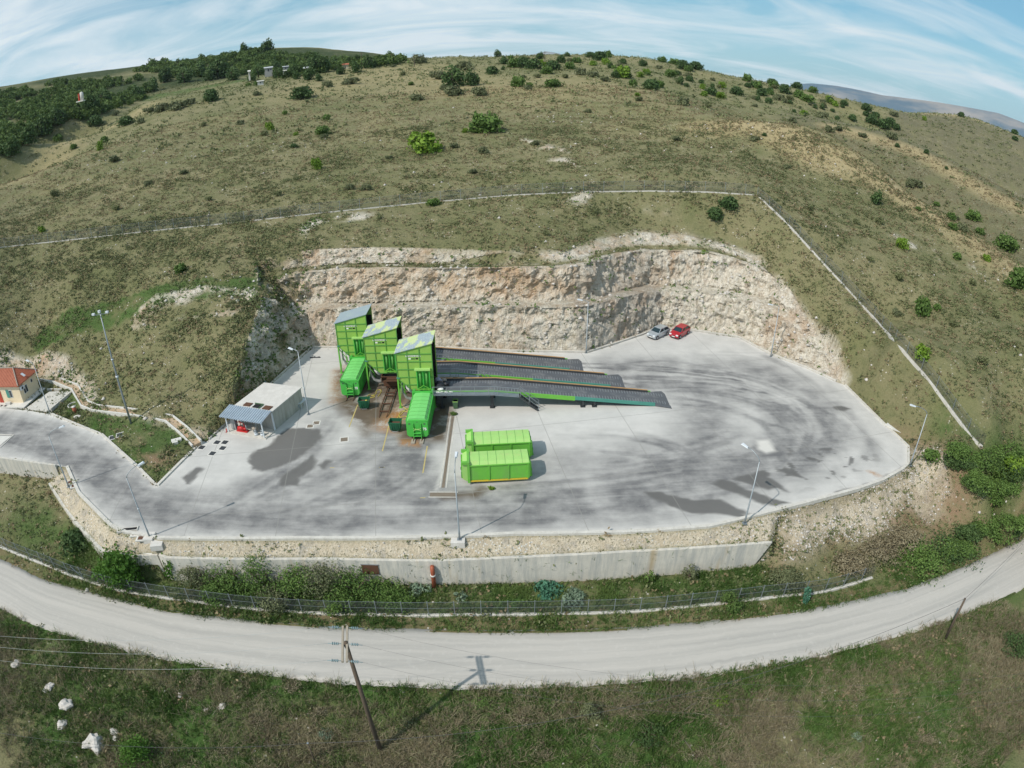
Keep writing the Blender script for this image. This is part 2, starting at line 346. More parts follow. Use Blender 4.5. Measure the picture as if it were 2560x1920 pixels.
def yard_mat():
    m, t, b = newmat('yard_concrete'); p = geo(t); A = t.attr('dirt'); s_ = t.node('ShaderNodeSeparateColor', i_0=A.outputs['Color'])
    dirt, wet, rust = s_.outputs[0], s_.outputs[1], s_.outputs[2]; B = t.node('ShaderNodeSeparateColor', i_0=t.attr('dirt2').outputs['Color'])
    n0 = t.noise(p, .35, 6, .62); n1 = t.noise(t.scalev(p, (.12, 1.2, 1)), 1.1, 6, .7, dist=.4); n2 = t.noise(p, 3.5, 5, .7); n3 = t.noise(t.scalev(p, (1, .18, 1), (0, 0, R(20))), .9, 5, .65, dist=1.2)
    c = t.mix(t.ramp(n0, .3, .7), (.57, .55, .52), (.48, .465, .44)); c = t.mix(t.math('MULTIPLY', t.ramp(n1, .5, .72), .2), c, (.40, .39, .38))
    dd = t.math('MULTIPLY', dirt, t.math('ADD', .55, t.math('MULTIPLY', t.ramp(t.math('ADD', t.math('MULTIPLY', n1, .35), t.math('MULTIPLY', n0, .65)), .36, .62), .5)), True)
    c = t.mix(dd, c, (.135, .133, .134))
    c = t.mix(t.math('MULTIPLY', t.ramp(n2, .58, .74), t.math('MULTIPLY', dirt, .35)), c, (.5, .48, .45))
    c = t.mix(t.math('MULTIPLY', rust, t.ramp(t.math('ADD', t.math('MULTIPLY', n0, .5), t.math('MULTIPLY', n2, .5)), .38, .56)), c, (.34, .16, .045))
    c = t.mix(t.math('MULTIPLY', B.outputs[0], t.ramp(n0, .22, .5), True), c, (.105, .078, .052))
    c = t.mix(t.math('MULTIPLY', wet, .92), c, (.115, .108, .10))
    c = t.mix(B.outputs[1], c, (.66, .63, .58))
    # cast joints of the slabs
    sp = t.node('ShaderNodeSeparateXYZ', i_0=t.scalev(p, (1, 1, 1), (0, 0, R(-10))))
    def jl(v, per): return t.math('LESS_THAN', t.math('ABSOLUTE', t.math('SUBTRACT', t.math('FRACT', t.math('DIVIDE', v, per)), .5)), .045/per)
    c = t.mix(t.math('MULTIPLY', t.math('MAXIMUM', jl(sp.outputs[0], 9.5), jl(sp.outputs[1], 11.0)), .55), c, (.25, .24, .22))
    t.put(b.inputs['Base Color'], c); t.put(b.inputs['Roughness'], t.math('SUBTRACT', .88, t.math('MULTIPLY', wet, .35))); bump(t, b, n2, .01); MT['yard_concrete'] = m
yard_mat()
def road_mat():
    m, t, b = newmat('road_chipseal'); uv = t.node('ShaderNodeUVMap').outputs[0]; p = geo(t)
    s_ = t.node('ShaderNodeSeparateXYZ', i_0=uv); n1 = t.noise(t.scalev(uv, (.035, 1.1, 1)), 1, 6, .65, dist=.3); n2 = t.noise(p, 1.8, 6, .7); n3 = t.noise(p, 14, 3, .6)
    tr = t.math('ABSOLUTE', t.math('SINE', t.math('MULTIPLY', s_.outputs[1], 2.1)))
    c = t.mix(t.ramp(t.math('ADD', t.math('MULTIPLY', n1, .9), t.math('MULTIPLY', tr, .05)), .38, .64), (.46, .43, .39), (.35, .333, .305))
    c = t.mix(t.math('MULTIPLY', t.ramp(n2, .55, .75), .4), c, (.57, .54, .50)); c = t.mix(t.math('MULTIPLY', n3, .25), c, (.36, .34, .32))
    t.put(b.inputs['Base Color'], c); b.inputs['Roughness'].default_value = .92; bump(t, b, n3, .01); MT['road_chipseal'] = m
road_mat()
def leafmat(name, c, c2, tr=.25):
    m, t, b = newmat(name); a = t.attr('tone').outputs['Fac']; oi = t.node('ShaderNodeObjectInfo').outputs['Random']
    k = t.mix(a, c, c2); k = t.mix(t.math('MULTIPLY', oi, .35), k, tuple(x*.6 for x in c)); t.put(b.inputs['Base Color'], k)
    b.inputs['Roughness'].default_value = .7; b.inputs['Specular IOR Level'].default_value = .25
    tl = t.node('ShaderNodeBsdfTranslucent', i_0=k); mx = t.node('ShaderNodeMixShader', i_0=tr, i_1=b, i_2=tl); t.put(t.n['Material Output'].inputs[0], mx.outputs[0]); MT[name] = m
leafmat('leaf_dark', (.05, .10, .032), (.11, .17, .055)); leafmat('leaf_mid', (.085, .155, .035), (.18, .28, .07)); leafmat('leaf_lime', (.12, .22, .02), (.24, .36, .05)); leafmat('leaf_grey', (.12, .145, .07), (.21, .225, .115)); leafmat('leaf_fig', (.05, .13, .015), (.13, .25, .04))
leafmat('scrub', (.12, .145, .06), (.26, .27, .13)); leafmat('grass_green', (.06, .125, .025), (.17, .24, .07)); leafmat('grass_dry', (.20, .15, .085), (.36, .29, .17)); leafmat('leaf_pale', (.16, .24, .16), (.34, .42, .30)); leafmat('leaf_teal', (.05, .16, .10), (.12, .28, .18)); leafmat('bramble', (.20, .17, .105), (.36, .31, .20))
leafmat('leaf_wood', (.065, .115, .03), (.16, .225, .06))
# ------------------------------------------------------------------ terrain: key lines of the place
P3 = lambda L: [FZ(*p) for p in L]
YARD_F = [(675,752),(940,752.5),(1106,760),(1271,762.5),(1330,744),(1386,725),(1420,712),(1496,715),(1596,730),(1666,767.5),(1740,795),(1806,825),(1826,832),(1886,892),(1906,912),(1962,964.5),(1962,1002),(1951,1012),(1906,1037),(1856,1054.5),(1706,1094.5),(1606,1119.5),(1531,1137),(1356,1149),(1106,1153),(950,1160),(650,1162.5),(345,1162),(270,1149),(240,1134.5),(170,1064),(145,1008),(122,1005),(0,988.5),(-120,983),(-120,868),(-60,876),(55,886),(107.5,894.5),(220,940.5),(298,1010),(340,1051),(425,966),(453,950),(589,828),(646,777.6)]
YARD = np.array([FZ(x, y, 0)[:2] for x, y in YARD_F]+[])
foot = P3([(668,747,.15),(940,747,.15),(1106,755,.15),(1266,757,.15),(1328,738,.15),(1384,718,.15),(1422,704,.15),(1500,708,.15),(1600,722,.15),(1672,758,.15),(1745,785,.15),(1812,817,.15)])
def SB(L, ref):           # the point seen at a place of the picture that lies a given set-back behind the foot of the cut
    out = []; ds = np.arange(55, 140, .1); ref = np.array(ref)
    for x, y, s_ in L:
        s_ = s_ if s_ < 1.9 else s_+(.5 if x < 1280 else 1.1 if x < 1650 else .3)
        r = _ray(x*S, y*S); h = math.hypot(r[0], r[1]); Q = np.c_[r[0]/h*ds, r[1]/h*ds, HC+r[2]/h*ds]
        ok = (segdist(Q, ref) >= s_) & ~inpoly(Q, YARD) & (np.cumsum(inpoly(Q, YARD)) >= (1 if x > 676 else 0)) & (segdist(Q, YARD, True) >= s_+.25) & (Q[:, 1] > np.interp(Q[:, 0], [-60, -30.5, -30, 50], [85.3+s_*.8, 85.3+s_*.8, 70, 60])); out.append(Q[np.argmax(ok)])
    return out
C1T = SB([(652,676,1.3),(700,668,1.3),(860,666,1.3),(1106,662,1.3),(1181,665,1.3),(1271,661,1.3),(1330,646,1.3),(1386,633,1.4),(1426,629,1.5),(1500,630,1.4),(1556,637,1.4),(1640,655,1.5),(1700,697,1.4),(1745,745,1.2),(1790,795,.8)], foot)
C2F = SB([(636,655,3.3),(700,655,3.4),(860,652,3.6),(1106,650,3.6),(1200,652,3.5),(1290,645,3.3),(1340,628,3.2),(1400,615,3.2),(1500,616,3.2),(1560,623,3.1),(1640,640,2.6),(1706,680,2.1),(1752,732,1.7),(1798,790,1.1)], foot)
C2T = SB([(582,602,4.5),(650,590,4.8),(750,582,5),(950,580,5),(1106,579,5),(1200,578,5),(1256,575,4.9),(1300,557,4.8),(1350,546,4.8),(1406,542,4.8),(1480,543,4.8),(1531,546,4.8),(1600,563,4.6),(1660,588,4.3),(1705,622,3.8),(1735,672,3.1),(1767,722,2.5),(1806,780,1.5)], foot)
C3F = SB([(568,590,6.5),(650,578,7),(750,570,7.4),(950,570,7.4),(1106,569,7.4),(1200,566,7.2),(1256,560,7.1),(1300,542,7),(1350,532,7),(1406,528,7),(1480,530,6.9),(1540,537,6.6),(1600,555,5.8)], foot)
C3T = SB([(552,565,8),(600,549,8.6),(650,540,9),(800,532,9.2),(950,537,9.2),(1106,543,9),(1216,546,9),(1281,521,9.5),(1366,498,10.2),(1481,504,10),(1571,530,8.6),(1640,566,6.6)], foot)
LE = P3([(566,640,9.3),(548,690,7.9),(530,745,6.2),(512,800,4.6),(498,850,3.1),(478,905,1.5),(460,942,.3)])
LFOOT = P3([(448,946,.2),(520,885,.2),(583,822,.2),(640,771,.2)])
WALLTOP = P3([(345,1196,-1.3),(419/S,1392/S,-1.25),(700,1205,-1.2),(947,1209,-1.2),(1106,1202,-1.2),(1356,1189.5,-1.2),(1665,1169.5,-1.2)])
def below(x, yb, tp):
    d = _ray(x*S, yb*S); D = math.hypot(tp[0], tp[1]); return np.array([tp[0], tp[1], HC+d[2]/math.hypot(d[0], d[1])*D])
WZB = [-4.3, -4.3, -4.35, below(947, 1260, WALLTOP[3])[2], below(1106, 1258, WALLTOP[4])[2], below(1356, 1250, WALLTOP[5])[2], below(1640, 1225, WALLTOP[6])[2]]
WZB = [max(-4.6, min(-3.2, z)) for z in WZB]
DIAG = P3([(107,1044,-1.3),(165,1129,-1.6),(222,1190,-1.8),(285,1200,-1.6),(341,1198,-1.35)])
LWALL = [FZ(-120, 981, .15), FZ(0, 988.5, .15), FZ(122, 1005, .15)]; LWB = -2.1
z_road = -4.6
RN = P3([(x, y, z_road) for x, y in [(-420,1120),(-200,1150),(0,1207),(100,1254.5),(250,1292),(400,1324.5),(550,1341),(700,1352),(900,1359),(1106,1362),(1356,1356),(1556,1337),(1756,1314.5),(1956,1272),(2081,1224.5),(2212,1162),(2400,1060)]])
RS = P3([(x, y, z_road) for x, y in [(-420,1190),(-200,1235),(0,1314.5),(75,1352),(200,1389.5),(350,1424.5),(500,1449.5),(650,1469.5),(850,1483),(1106,1488),(1306,1480),(1506,1462),(1706,1432),(1906,1384.5),(2056,1339.5),(2212,1269.5),(2400,1150)]])
FENCE_F = [(-420,1085),(-200,1112),(0,1183),(75,1213),(150,1243),(250,1273),(370,1296),(500,1310),(650,1322),(800,1327),(950,1330),(1106,1330),(1256,1328),(1406,1322),(1530,1310),(1626,1298),(1700,1290),(1760,1283),(1820,1266),(1885,1246)]
FENCE = P3([(x, y, -4.45) for x, y in FENCE_F])
TOPF_F = [(-60,541),(0,535),(160,518),(320,500),(500,482),(700,460),(900,440),(1106,422),(1256,415),(1406,413),(1530,415),(1636,422)]; RIGHTF_F = [(1636,422),(1700,483),(1756,545),(1846,642),(1930,735),(2006,820),(2086,929),(2126,974)]
TOPF = [FD(-260, 560, 160), FD(0, 535, 142), FD(160, 518, 133), FD(320, 500, 125), FD(500, 482, 119), FD(700, 460, 114), FD(900, 440, 112.5), FD(1106, 422, 112), FD(1256, 415, 112.3), FD(1406, 413, 113), FD(1530, 415, 114), FD(1636, 422, 115)]
RIGHTF = [FD(1636, 422, 115), FD(1700, 483, 107), FD(1756, 545, 101), FD(1846, 642, 91.5), FD(1930, 735, 84), FD(2006, 820, 78.5), FD(2086, 929, 72), FD(2126, 974, 69.5)]
hill = []
def addcol(p0, d0, pts, sl): hill.extend(col(p0, d0, pts, sl))
addcol((1106,422),112,[(1106,350),(1106,290),(1106,240),(1106,190),(1106,150),(1106,122)],[.16,.14,.13,.12,.1,.09])
addcol((900,440),112.5,[(900,370),(900,300),(900,240),(900,190),(900,150),(900,128)],[.16,.14,.13,.12,.1,.09])
addcol((0,535),142,[(0,450),(0,400),(0,345)],[.14,.12,.10])
addcol((-260,560),160,[(-260,500),(-260,450)],[.12,.1])
addcol((160,518),133,[(160,430),(160,340),(150,257)],[.15,.13,.11])
addcol((320,500),125,[(320,420),(320,350),(320,290),(310,225)],[.16,.14,.13,.12])
addcol((500,482),119,[(500,400),(500,320),(500,250),(520,193)],[.16,.14,.13,.12])
addcol((700,460),114,[(700,380),(700,300),(700,240),(700,190),(700,150)],[.16,.14,.13,.12,.1])
addcol((1256,415),112.3,[(1256,350),(1256,290),(1256,240),(1256,190),(1256,150),(1256,120)],[.16,.14,.13,.12,.1,.09])
addcol((1406,413),113,[(1406,350),(1406,290),(1406,240),(1406,200),(1406,160),(1406,128)],[.16,.14,.13,.12,.1,.09])
addcol((1530,415),114,[(1530,350),(1530,290),(1540,243)],[.16,.13,.11])
addcol((1636,422),115,[(1636,370),(1636,320),(1631,272)],[.15,.13,.1])
addcol((1846,642),91.5,[(1860,560),(1880,480),(1900,420),(1915,380)],[.2,.15,.1,.07])
addcol((1756,545),101,[(1756,480),(1756,420),(1766,322)],[.18,.14,.09])
addcol((2006,820),78.5,[(2030,740),(2055,650),(2070,560),(2081,487)],[.2,.15,.1,.06])
addcol((2126,974),69.5,[(2150,900),(2180,800),(2200,700),(2212,575)],[.2,.12,.08,.05])
addcol((2300,950),72,[(2330,800),(2350,680)],[.12,.07])
# gullies hidden behind the near ridge, then the second and third ridge
def pt(F, d, z=None):
    p = FD(*F, d)
    if z is not None: p[2] = z
    hill.append(p)
pt((1631,272), 200, 22); pt((1766,322), 185, 15); pt((1915,380), 192, 10.0); pt((2081,487), 177, 4.5); pt((2212,575), 170, 2.0); pt((2350,680), 160, 4)
for F, d in (((1560,222),262),((1640,225),275),((1796,262),285),((1700,240),280),((1900,298),270),((1977,319),262),((2054,358),255),((2132,394),248),((2212,437),240),((1850,330),225),((1990,400),215),((2120,470),205),((2212,520),195),((1700,290),225),((2350,520),225)): pt(F, d)
pt((1977,319), 290, 8); pt((2054,358), 280, 6); pt((2132,394), 275, 4); pt((2212,437), 265, 2); pt((1900,298), 300, 14)
for F, d in (((1874,226),400),((1951,244),410),((2054,247),420),((2106,257),425),((2157,277),425),((2212,298),425),((1990,290),345),((2100,330),340),((2212,380),335),((2350,380),420)): pt(F, d)
# skyline of the main hill
for F, d in (((1500,148),400),((1600,168),390),((1700,187),380),((1740,197),370),((1800,210),370),((1840,219),385),((980,126),414)): pt(F, d)
for F, d in (((1600,200),320),((1700,215),320)): pt(F, d)
# far side of the skyline falls away
for F, d in (((900,128),480),((1106,122),480),((1256,120),480),((1406,128),470),((1500,148),470),((1600,168),460),((1700,187),450),((1800,210),450),((1951,244),500),((2106,257),510),((2212,298),510)):
    p = FD(*F, d); p[2] -= 7; hill.append(p); p = FD(*F, d*1.5); p[2] -= 40; hill.append(p)
# left: hidden dip, wooded valley and the far wooded hill
pt((0,345), 262, 23); pt((150,257), 330, 27); pt((310,225), 350, 36); pt((-260,450), 260, 24)
for F, d in (((0,300),340),((60,262),400),((150,225),440),((250,205),460),((0,250),440),((400,190),440),((500,172),440),((600,160),450),((700,148),450),((100,215),520),((300,170),540),((430,155),540),((600,138),530),((750,132),530),((850,128),520)): pt(F, d)
for F, d in (((-200,215),660),((0,188),680),((100,170),690),((200,155),680),((300,143),660),((450,122),640),((540,112),640),((600,106),720),((680,106),720),((750,112),700),((840,123),620)):
    pt(F, d); p = FD(*F, d*1.2); p[2] -= 10; hill.append(p); p = FD(*F, d*1.5); p[2] -= 50; hill.append(p)
# slopes round the cut, the spur, the house bay
hill += [FD(*p) for p in ((320,668,99),(200,712,106),(100,742,112),(430,650,94),(510,647,90),(415,790,83),(300,800,88),(250,740,99),(470,720,84),(20,768,114),(90,757,108.5),(150,773,103.5),(200,822,93.5),(-100,775,118),(260,860,85),(330,870,79),(400,890,75.5))]
hill += P3([(20,820,.4),(85,820,.3),(135,823,.3),(176,843,.3),(193,880,.3),(214,886,.3),(280,900,.4),(370,918,.4),(425,945,.4)])
hill += [FD(*p) for p in ((0,700,118),(0,620,127),(150,650,113),(330,625,104),(480,615,96),(480,560,103),(330,570,112),(150,590,121),(-100,700,122),(-150,620,132))]
# flat island by the access road and house plot
hill += P3([(200,915,.12),(260,940,.12),(330,980,.12),(370,990,.12),(330,1030,.1),(160,870,.15),(120,860,.05),(60,850,.05),(0,850,.05),(-200,850,.05)])
# right of the yard, scree and lower slopes
hill += P3([(1850,835,.5),(1905,888,.4),(1990,955,.2),(2000,1000,-.1),(1900,860,1.5),(1960,900,1.7),(2040,960,1.6),(1830,800,2.0),(1850,760,3.8),(1870,700,6)])
hill += P3([(1975,1020,-.5),(1900,1060,-.7),(1800,1090,-.7),(1700,1115,-.7),(2040,1070,-2.0),(2070,1110,-3.0),(1960,1110,-2.3),(1850,1130,-2.2),(1760,1150,-2.0),(1690,1165,-1.7),(1690,1225,-3.7),(1800,1210,-3.8),(1920,1190,-3.9),(2050,1160,-4.1),(2130,1100,-3.3),(2100,1010,.3),(2212,1050,-1.2),(2212,950,2.2),(2350,1000,0)])
hill += [np.array([a[0], a[1]-.5, zb]) for a, zb in zip(WALLTOP, WZB)]
hill += P3([(700,1285,-4.4),(1106,1300,-4.5),(1400,1290,-4.5),(1600,1275,-4.5),(500,1280,-4.4),(300,1240,-4.2),(120,1150,-3.5),(60,1100,-3.0),(0,1080,-2.9),(-200,1060,-2.9),(60,1048,-2.2),(0,1036,-2.2),(-250,1000,-2.2),(100,1060,-2.2),(160,1150,-3.0),(210,1205,-3.6)])
hill += [p+np.array([0, 0, .02]) for p in FENCE[1:]]+list(RN)+list(RS)
hill += P3([(0,1400,-5.0),(150,1450,-5.3),(400,1500,-5.4),(700,1530,-5.5),(1106,1545,-5.6),(1500,1520,-5.4),(1800,1470,-5.2),(2000,1420,-5.0),(2212,1360,-4.9),(822,1620,-6.4),(0,1600,-6.2),(300,1659,-6.8),(1106,1659,-6.6),(1600,1659,-6.4),(2212,1659,-5.8)])
hill += [np.array(p, float) for p in ((0,2,-8.5),(-40,0,-7.5),(40,0,-7),(-90,10,-6.5),(90,10,-6),(0,-60,-12),(-200,0,-8),(200,0,-8),(-250,90,8),(220,80,4),(-400,200,28),(330,170,4),(-700,300,50),(600,300,5),(-900,0,0),(900,0,-10),(900,1000,0),(-900,1000,60),(0,1000,5),(-900,-60,-10),(900,-60,-20))]
for L in (C3T, LE, TOPF, RIGHTF, C2T[12:]): hill += list(L)
hill += [FZ(1826, 829, .2), FZ(1886, 889, .15), FZ(1906, 909, .15), FZ(1966, 962, .1), FZ(1966, 1003, .05)]
hp = np.array(hill); keep = []                        # drop near-duplicates before solving
for i in range(len(hp)):
    if all(np.hypot(*(hp[i, :2]-hp[j, :2])) > .5+.004*np.hypot(*hp[i, :2]) for j in keep): keep.append(i)
hp = hp[keep]
def U(r2): return np.where(r2 > 0, r2*np.log(r2+1e-9), 0)*.5
sc_ = 100.; X = hp[:, :2]/sc_; n_ = len(X); K = U(((X[:, None]-X[None])**2).sum(-1))+np.eye(n_)*8e-4
Pm = np.c_[np.ones(n_), X]; A_ = np.block([[K, Pm], [Pm.T, np.zeros((3, 3))]]); wt_ = np.linalg.solve(A_, np.r_[hp[:, 2], 0, 0, 0])
def hillz(P):
    out = np.zeros(len(P))
    for a in range(0, len(P), 20000):
        x = P[a:a+20000, :2]/sc_; out[a:a+20000] = U(((x[:, None]-X[None])**2).sum(-1)) @ wt_[:n_]+wt_[n_]+x @ wt_[n_+1:]
    return out
CUT = [p[:2] for p in C3T]+[p[:2] for p in C2T[13:]]+[FZ(1826, 829, .2)[:2]]+[YARD[i] for i in range(12, -1, -1)]+[YARD[-1], YARD[-2], YARD[-3]]+[p[:2] for p in LE[::-1]]
kerbf = [FZ(x, y, -.05) for x, y in ((345,1166),(650,1166),(950,1164),(1106,1157),(1356,1153),(1531,1141),(1606,1124),(1680,1106))]
STRIP = kerbf+WALLTOP[::-1]
LSTRIP = [FZ(x, y, -.05) for x, y in ((124,1009),(143,1012),(167,1066),(237,1138),(268,1153),(345,1166))]
LST = LSTRIP+[WALLTOP[0]]+DIAG[::-1]
lines = [[p+np.array([0, -.28, -2.4]) for p in LWALL], foot, C1T, C2F, C2T, C3F, C3T, LE, LFOOT, kerbf, WALLTOP, [np.array([p[0], p[1]-.32, z]) for p, z in zip(WALLTOP, WZB)], DIAG, [p+np.array([-.35, -.25, -1.2]) for p in DIAG], LSTRIP, RN, RS]
lines.append([np.array([x, y, 0.]) for x, y in YARD]+[np.array([*YARD[0], 0.])])
pts = []; edges = []
for L in lines:
    s0 = len(pts)
    for i in range(len(L)-1):
        a, b = L[i], L[i+1]; n = max(1, int(np.hypot(*(b-a)[:2])/6))
        for k in range(n): pts.append(a+(b-a)*k/n)
    pts.append(L[-1]); edges += [(i, i+1) for i in range(s0, len(pts)-1)]
NLP = len(pts)
for r_, na, in ((8,10),(16,16),(24,26),(32,34),(40,40),(50,44),(60,46),(72,48),(86,48),(104,48),(125,48),(150,48),(180,46),(215,46),(260,44),(320,44),(400,44),(500,40),(640,36),(820,30)):
    for k in range(na):
        a = R(-75)+R(150)*(k+RNG.random()*.7)/na; p = np.array([math.sin(a)*r_, math.cos(a)*r_, 0.])
        if segdist(p[None], YARD, True)[0] > 2 and not (inpoly(p[None], CUT)[0] or inpoly(p[None], STRIP)[0] or inpoly(p[None], LST)[0]): pts.append(p)
for p in ((-900,-60,0),(900,-60,0),(900,1000,0),(-900,1000,0)): pts.append(np.array(p, float))
pts = np.array(pts)
vo, eo, fo, ov, oe, of = delaunay_2d_cdt([Vector(p[:2]) for p in pts], edges, [], 0, 1e-3, True)
V = np.zeros((len(vo), 3))
for i, v in enumerate(vo):
    V[i, :2] = v; src = ov[i]
    V[i, 2] = pts[min(src), 2] if src else np.nan
T = np.array([f for f in fo if len(f) == 3])
bad = np.isnan(V[:, 2])
if bad.any(): V[bad, 2] = hillz(V[bad])
isin = lambda P: inpoly(P, CUT) | inpoly(P, STRIP) | inpoly(P, LST)
pin = np.zeros(len(V), bool); npin = len(set(range(len(V))))
for i in range(len(vo)): pin[i] = bool(ov[i]) and min(ov[i]) < NLP
V[~pin, 2] = hillz(V[~pin])
def refine(V, T, Lf, it=9, attrs=None):
    for _ in range(it):
        E = np.sort(np.concatenate([T[:, [0, 1]], T[:, [1, 2]], T[:, [2, 0]]]), 1); key = E[:, 0].astype(np.int64)*len(V)+E[:, 1]
        uk, inv = np.unique(key, return_inverse=True); a = uk//len(V); b = uk % len(V); mid = (V[a]+V[b])/2
        L = np.linalg.norm(V[a]-V[b], axis=1); mk = L > Lf(mid, V[a], V[b])
        if not mk.any(): break
        nid = np.full(len(uk), -1); nid[mk] = len(V)+np.arange(mk.sum()); V = np.concatenate([V, mid[mk]])
        m = nid[inv].reshape(3, -1).T; k = (m >= 0); c = k.sum(1); out = [T[c == 0]]
        for r in range(3):
            t = np.roll(T, -r, 1); mm = np.roll(m, -r, 1); kk = np.roll(k, -r, 1)
            s = (c == 1) & kk[:, 0]; q = t[s]; e = mm[s, 0]; out += [np.c_[q[:, 0], e, q[:, 2]], np.c_[e, q[:, 1], q[:, 2]]]
            s = (c == 2) & kk[:, 0] & kk[:, 1]; q = t[s]; e, f = mm[s, 0], mm[s, 1]; out += [np.c_[q[:, 0], e, f], np.c_[e, q[:, 1], f], np.c_[q[:, 0], f, q[:, 2]]]
        s = c == 3; q = T[s]; x = m[s]; out += [np.c_[q[:, 0], x[:, 0], x[:, 2]], np.c_[x[:, 0], q[:, 1], x[:, 1]], np.c_[x[:, 2], x[:, 1], q[:, 2]], x]
        T = np.concatenate(out)
    return V, T
def Lt(mid, a, b):
    d = np.hypot(mid[:, 0], mid[:, 1]); L = np.maximum(.55, .0125*d); L = np.where(inpoly(mid, CUT), .47, L)
    L = np.where((inpoly(mid, YARD)) & (segdist(mid, YARD, True) > 1.5), 8, L)
    az = np.abs(np.arctan2(mid[:, 0], mid[:, 1])); L = np.where((az > R(50)) | (mid[:, 1] < 8), L*5+4, L); return np.where(d > 560, L*1.8, L)
nb = len(V); V, T = refine(V, T, Lt, 10)
cut = isin(V); free = np.ones(len(V), bool); free[:nb] = ~pin; onl = np.zeros(len(V), bool)
for L in lines: onl |= segdist(V, np.array(L)) < .02
onl |= (segdist(V, np.array(foot)) < .75) | (segdist(V, np.array(LFOOT)) < .6) | (segdist(V, YARD, True) < .3)
h_ = hillz(V); V[:, 2] = np.where(cut | onl, V[:, 2], h_)
# undulation, rock relief
dist = np.hypot(V[:, 0], V[:, 1]); infl = inpoly(V, YARD)
nrm = np.zeros_like(V); e1 = V[T[:, 1]]-V[T[:, 0]]; e2 = V[T[:, 2]]-V[T[:, 0]]; fn = np.cross(e1, e2); fn[fn[:, 2] < 0] *= -1
for k in range(3): np.add.at(nrm, T[:, k], fn)
nrm /= np.linalg.norm(nrm, axis=1)[:, None]+1e-9
steep = np.clip((.80-nrm[:, 2])/.22, 0, 1)
CUTS = soft(V, [p for p in CUT], 1.5)
SCREE = P3([(1700,1112,-.7),(1800,1085,-.7),(1910,1045,-.4),(1965,1003,0),(1968,960,.1),(1930,925,.2),(2010,965,.4),(2050,1010,-.3),(2085,1085,-2.4),(2095,1140,-3.6),(1990,1150,-3.2),(1850,1150,-2.4),(1760,1180,-2.9),(1690,1225,-3.7),(1668,1180,-2)])
scree = soft(V, SCREE, 3.0); spec = fbm(V, .35, 4)
rock = np.clip(CUTS*(steep*1.6+np.clip(1.1-segdist(V, np.array(foot))/1.2, 0, 1)+ (segdist(V, np.array(C1T)) < 1.6)*.8), 0, 1)
bench1 = (segdist(V, np.array(C2F)) < 2.2) & (steep < .5) & (CUTS > .5); rock = np.where(bench1, np.maximum(rock, .85), rock); bench2 = segdist(V, np.array(C3F[:7])) < 1.2; rock = np.where(bench2 & (steep < .4), np.clip(spec*.6+.2, 0, 1), rock)
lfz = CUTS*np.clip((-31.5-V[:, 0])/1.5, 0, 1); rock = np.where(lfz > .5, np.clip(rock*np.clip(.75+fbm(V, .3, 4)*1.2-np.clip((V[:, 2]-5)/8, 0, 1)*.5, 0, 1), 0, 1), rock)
rightz = CUTS*np.clip((V[:, 0]-26)/8, 0, 1); rock = np.maximum(rock, rightz*np.clip(.95+spec*.5, 0, 1)*(segdist(V, np.array(C3F+C2T[12:])) > 1))
HOUSEC = [FD(-100,775,118),FD(20,768,114.5),FD(90,757,109),FD(150,773,104),FD(200,822,94)]+P3([(212,866,.4),(193,884,.3),(176,846,.3),(135,826,.3),(85,822,.3),(-100,822,.4)])
rock = np.maximum(rock, soft(V, HOUSEC, 1.0)*np.clip(.9+spec*.5, 0, 1))
TOE = P3([(205,870,1.0),(300,895,1.4),(380,912,1.4),(440,915,1.8),(480,900,2),(476,944,.3),(425,948,.4),(370,920,.4),(280,902,.4),(214,888,.3)])
rock = np.maximum(rock, soft(V, TOE, 1.6)*np.clip(.55+spec*.9, 0, 1))
rock = np.maximum(rock, (segdist(V, np.array([FD(320,670,98.5),FD(380,656,96),FD(440,650,93.5),FD(510,650,90)])) < 3.2)*np.clip(.5+spec*.9, 0, 1))
for L in ([(560,548),(650,500),(720,468),(800,470)],[(1230,432),(1330,432),(1450,436)],[(1100,300),(1150,310),(1210,328)],[(1210,350),(1240,368)],[(1950,520),(2000,540),(2080,570)]):
    Z = np.array([FD(x, y, 1)[:2] for x, y in L])      # outcrop streaks: direction only, placed on the hill by the hill's own height below
    q = []
    for x, y in L:
        r = _ray(x*S, y*S); ds = np.linspace(75, 260, 400); zz_ = hillz(np.c_[r[0]/math.hypot(r[0], r[1])*ds, r[1]/math.hypot(r[0], r[1])*ds]); hh_ = HC+r[2]/math.hypot(r[0], r[1])*ds
        k = np.argmax(zz_ > hh_); q.append([r[0]/math.hypot(r[0], r[1])*ds[k], r[1]/math.hypot(r[0], r[1])*ds[k]])
    rock = np.maximum(rock, np.clip(1.2-segdist(V, np.array(q))/2.6, 0, 1)*np.clip(spec*1.6-.1, 0, 1))
T3R = [p[:2] for p in C3F[5:]]+[p[:2] for p in C3T[5:][::-1]]; rock = np.maximum(rock, soft(V, T3R, 1.2)*np.clip(.75+spec*.7, 0, 1))
amp = np.where(infl, 0, 1)*np.clip(segdist(V, YARD, True)/1.5, 0, 1)*np.clip(segdist(V, np.array(RN+RS[::-1]), True)/1.2, 0, 1)
relief = fbm(V, .09, 4)*.30+fbm(V, .5, 3)*.10*(dist < 180)
V[:, 2] += relief*amp*(1-CUTS)*(1-(inpoly(V, STRIP) | inpoly(V, LST))*.7)*np.clip(segdist(V, np.array(WALLTOP))/1.5, .1, 1)
blk = np.round(fbm(V*[1, 1, 1.4], .45, 3)*3)/3
rdg = 1-np.abs(fbm(V*[1, 1, 1.1], .5, 3)); leftf = np.clip((-30.5-V[:, 0])/2, 0, 1)
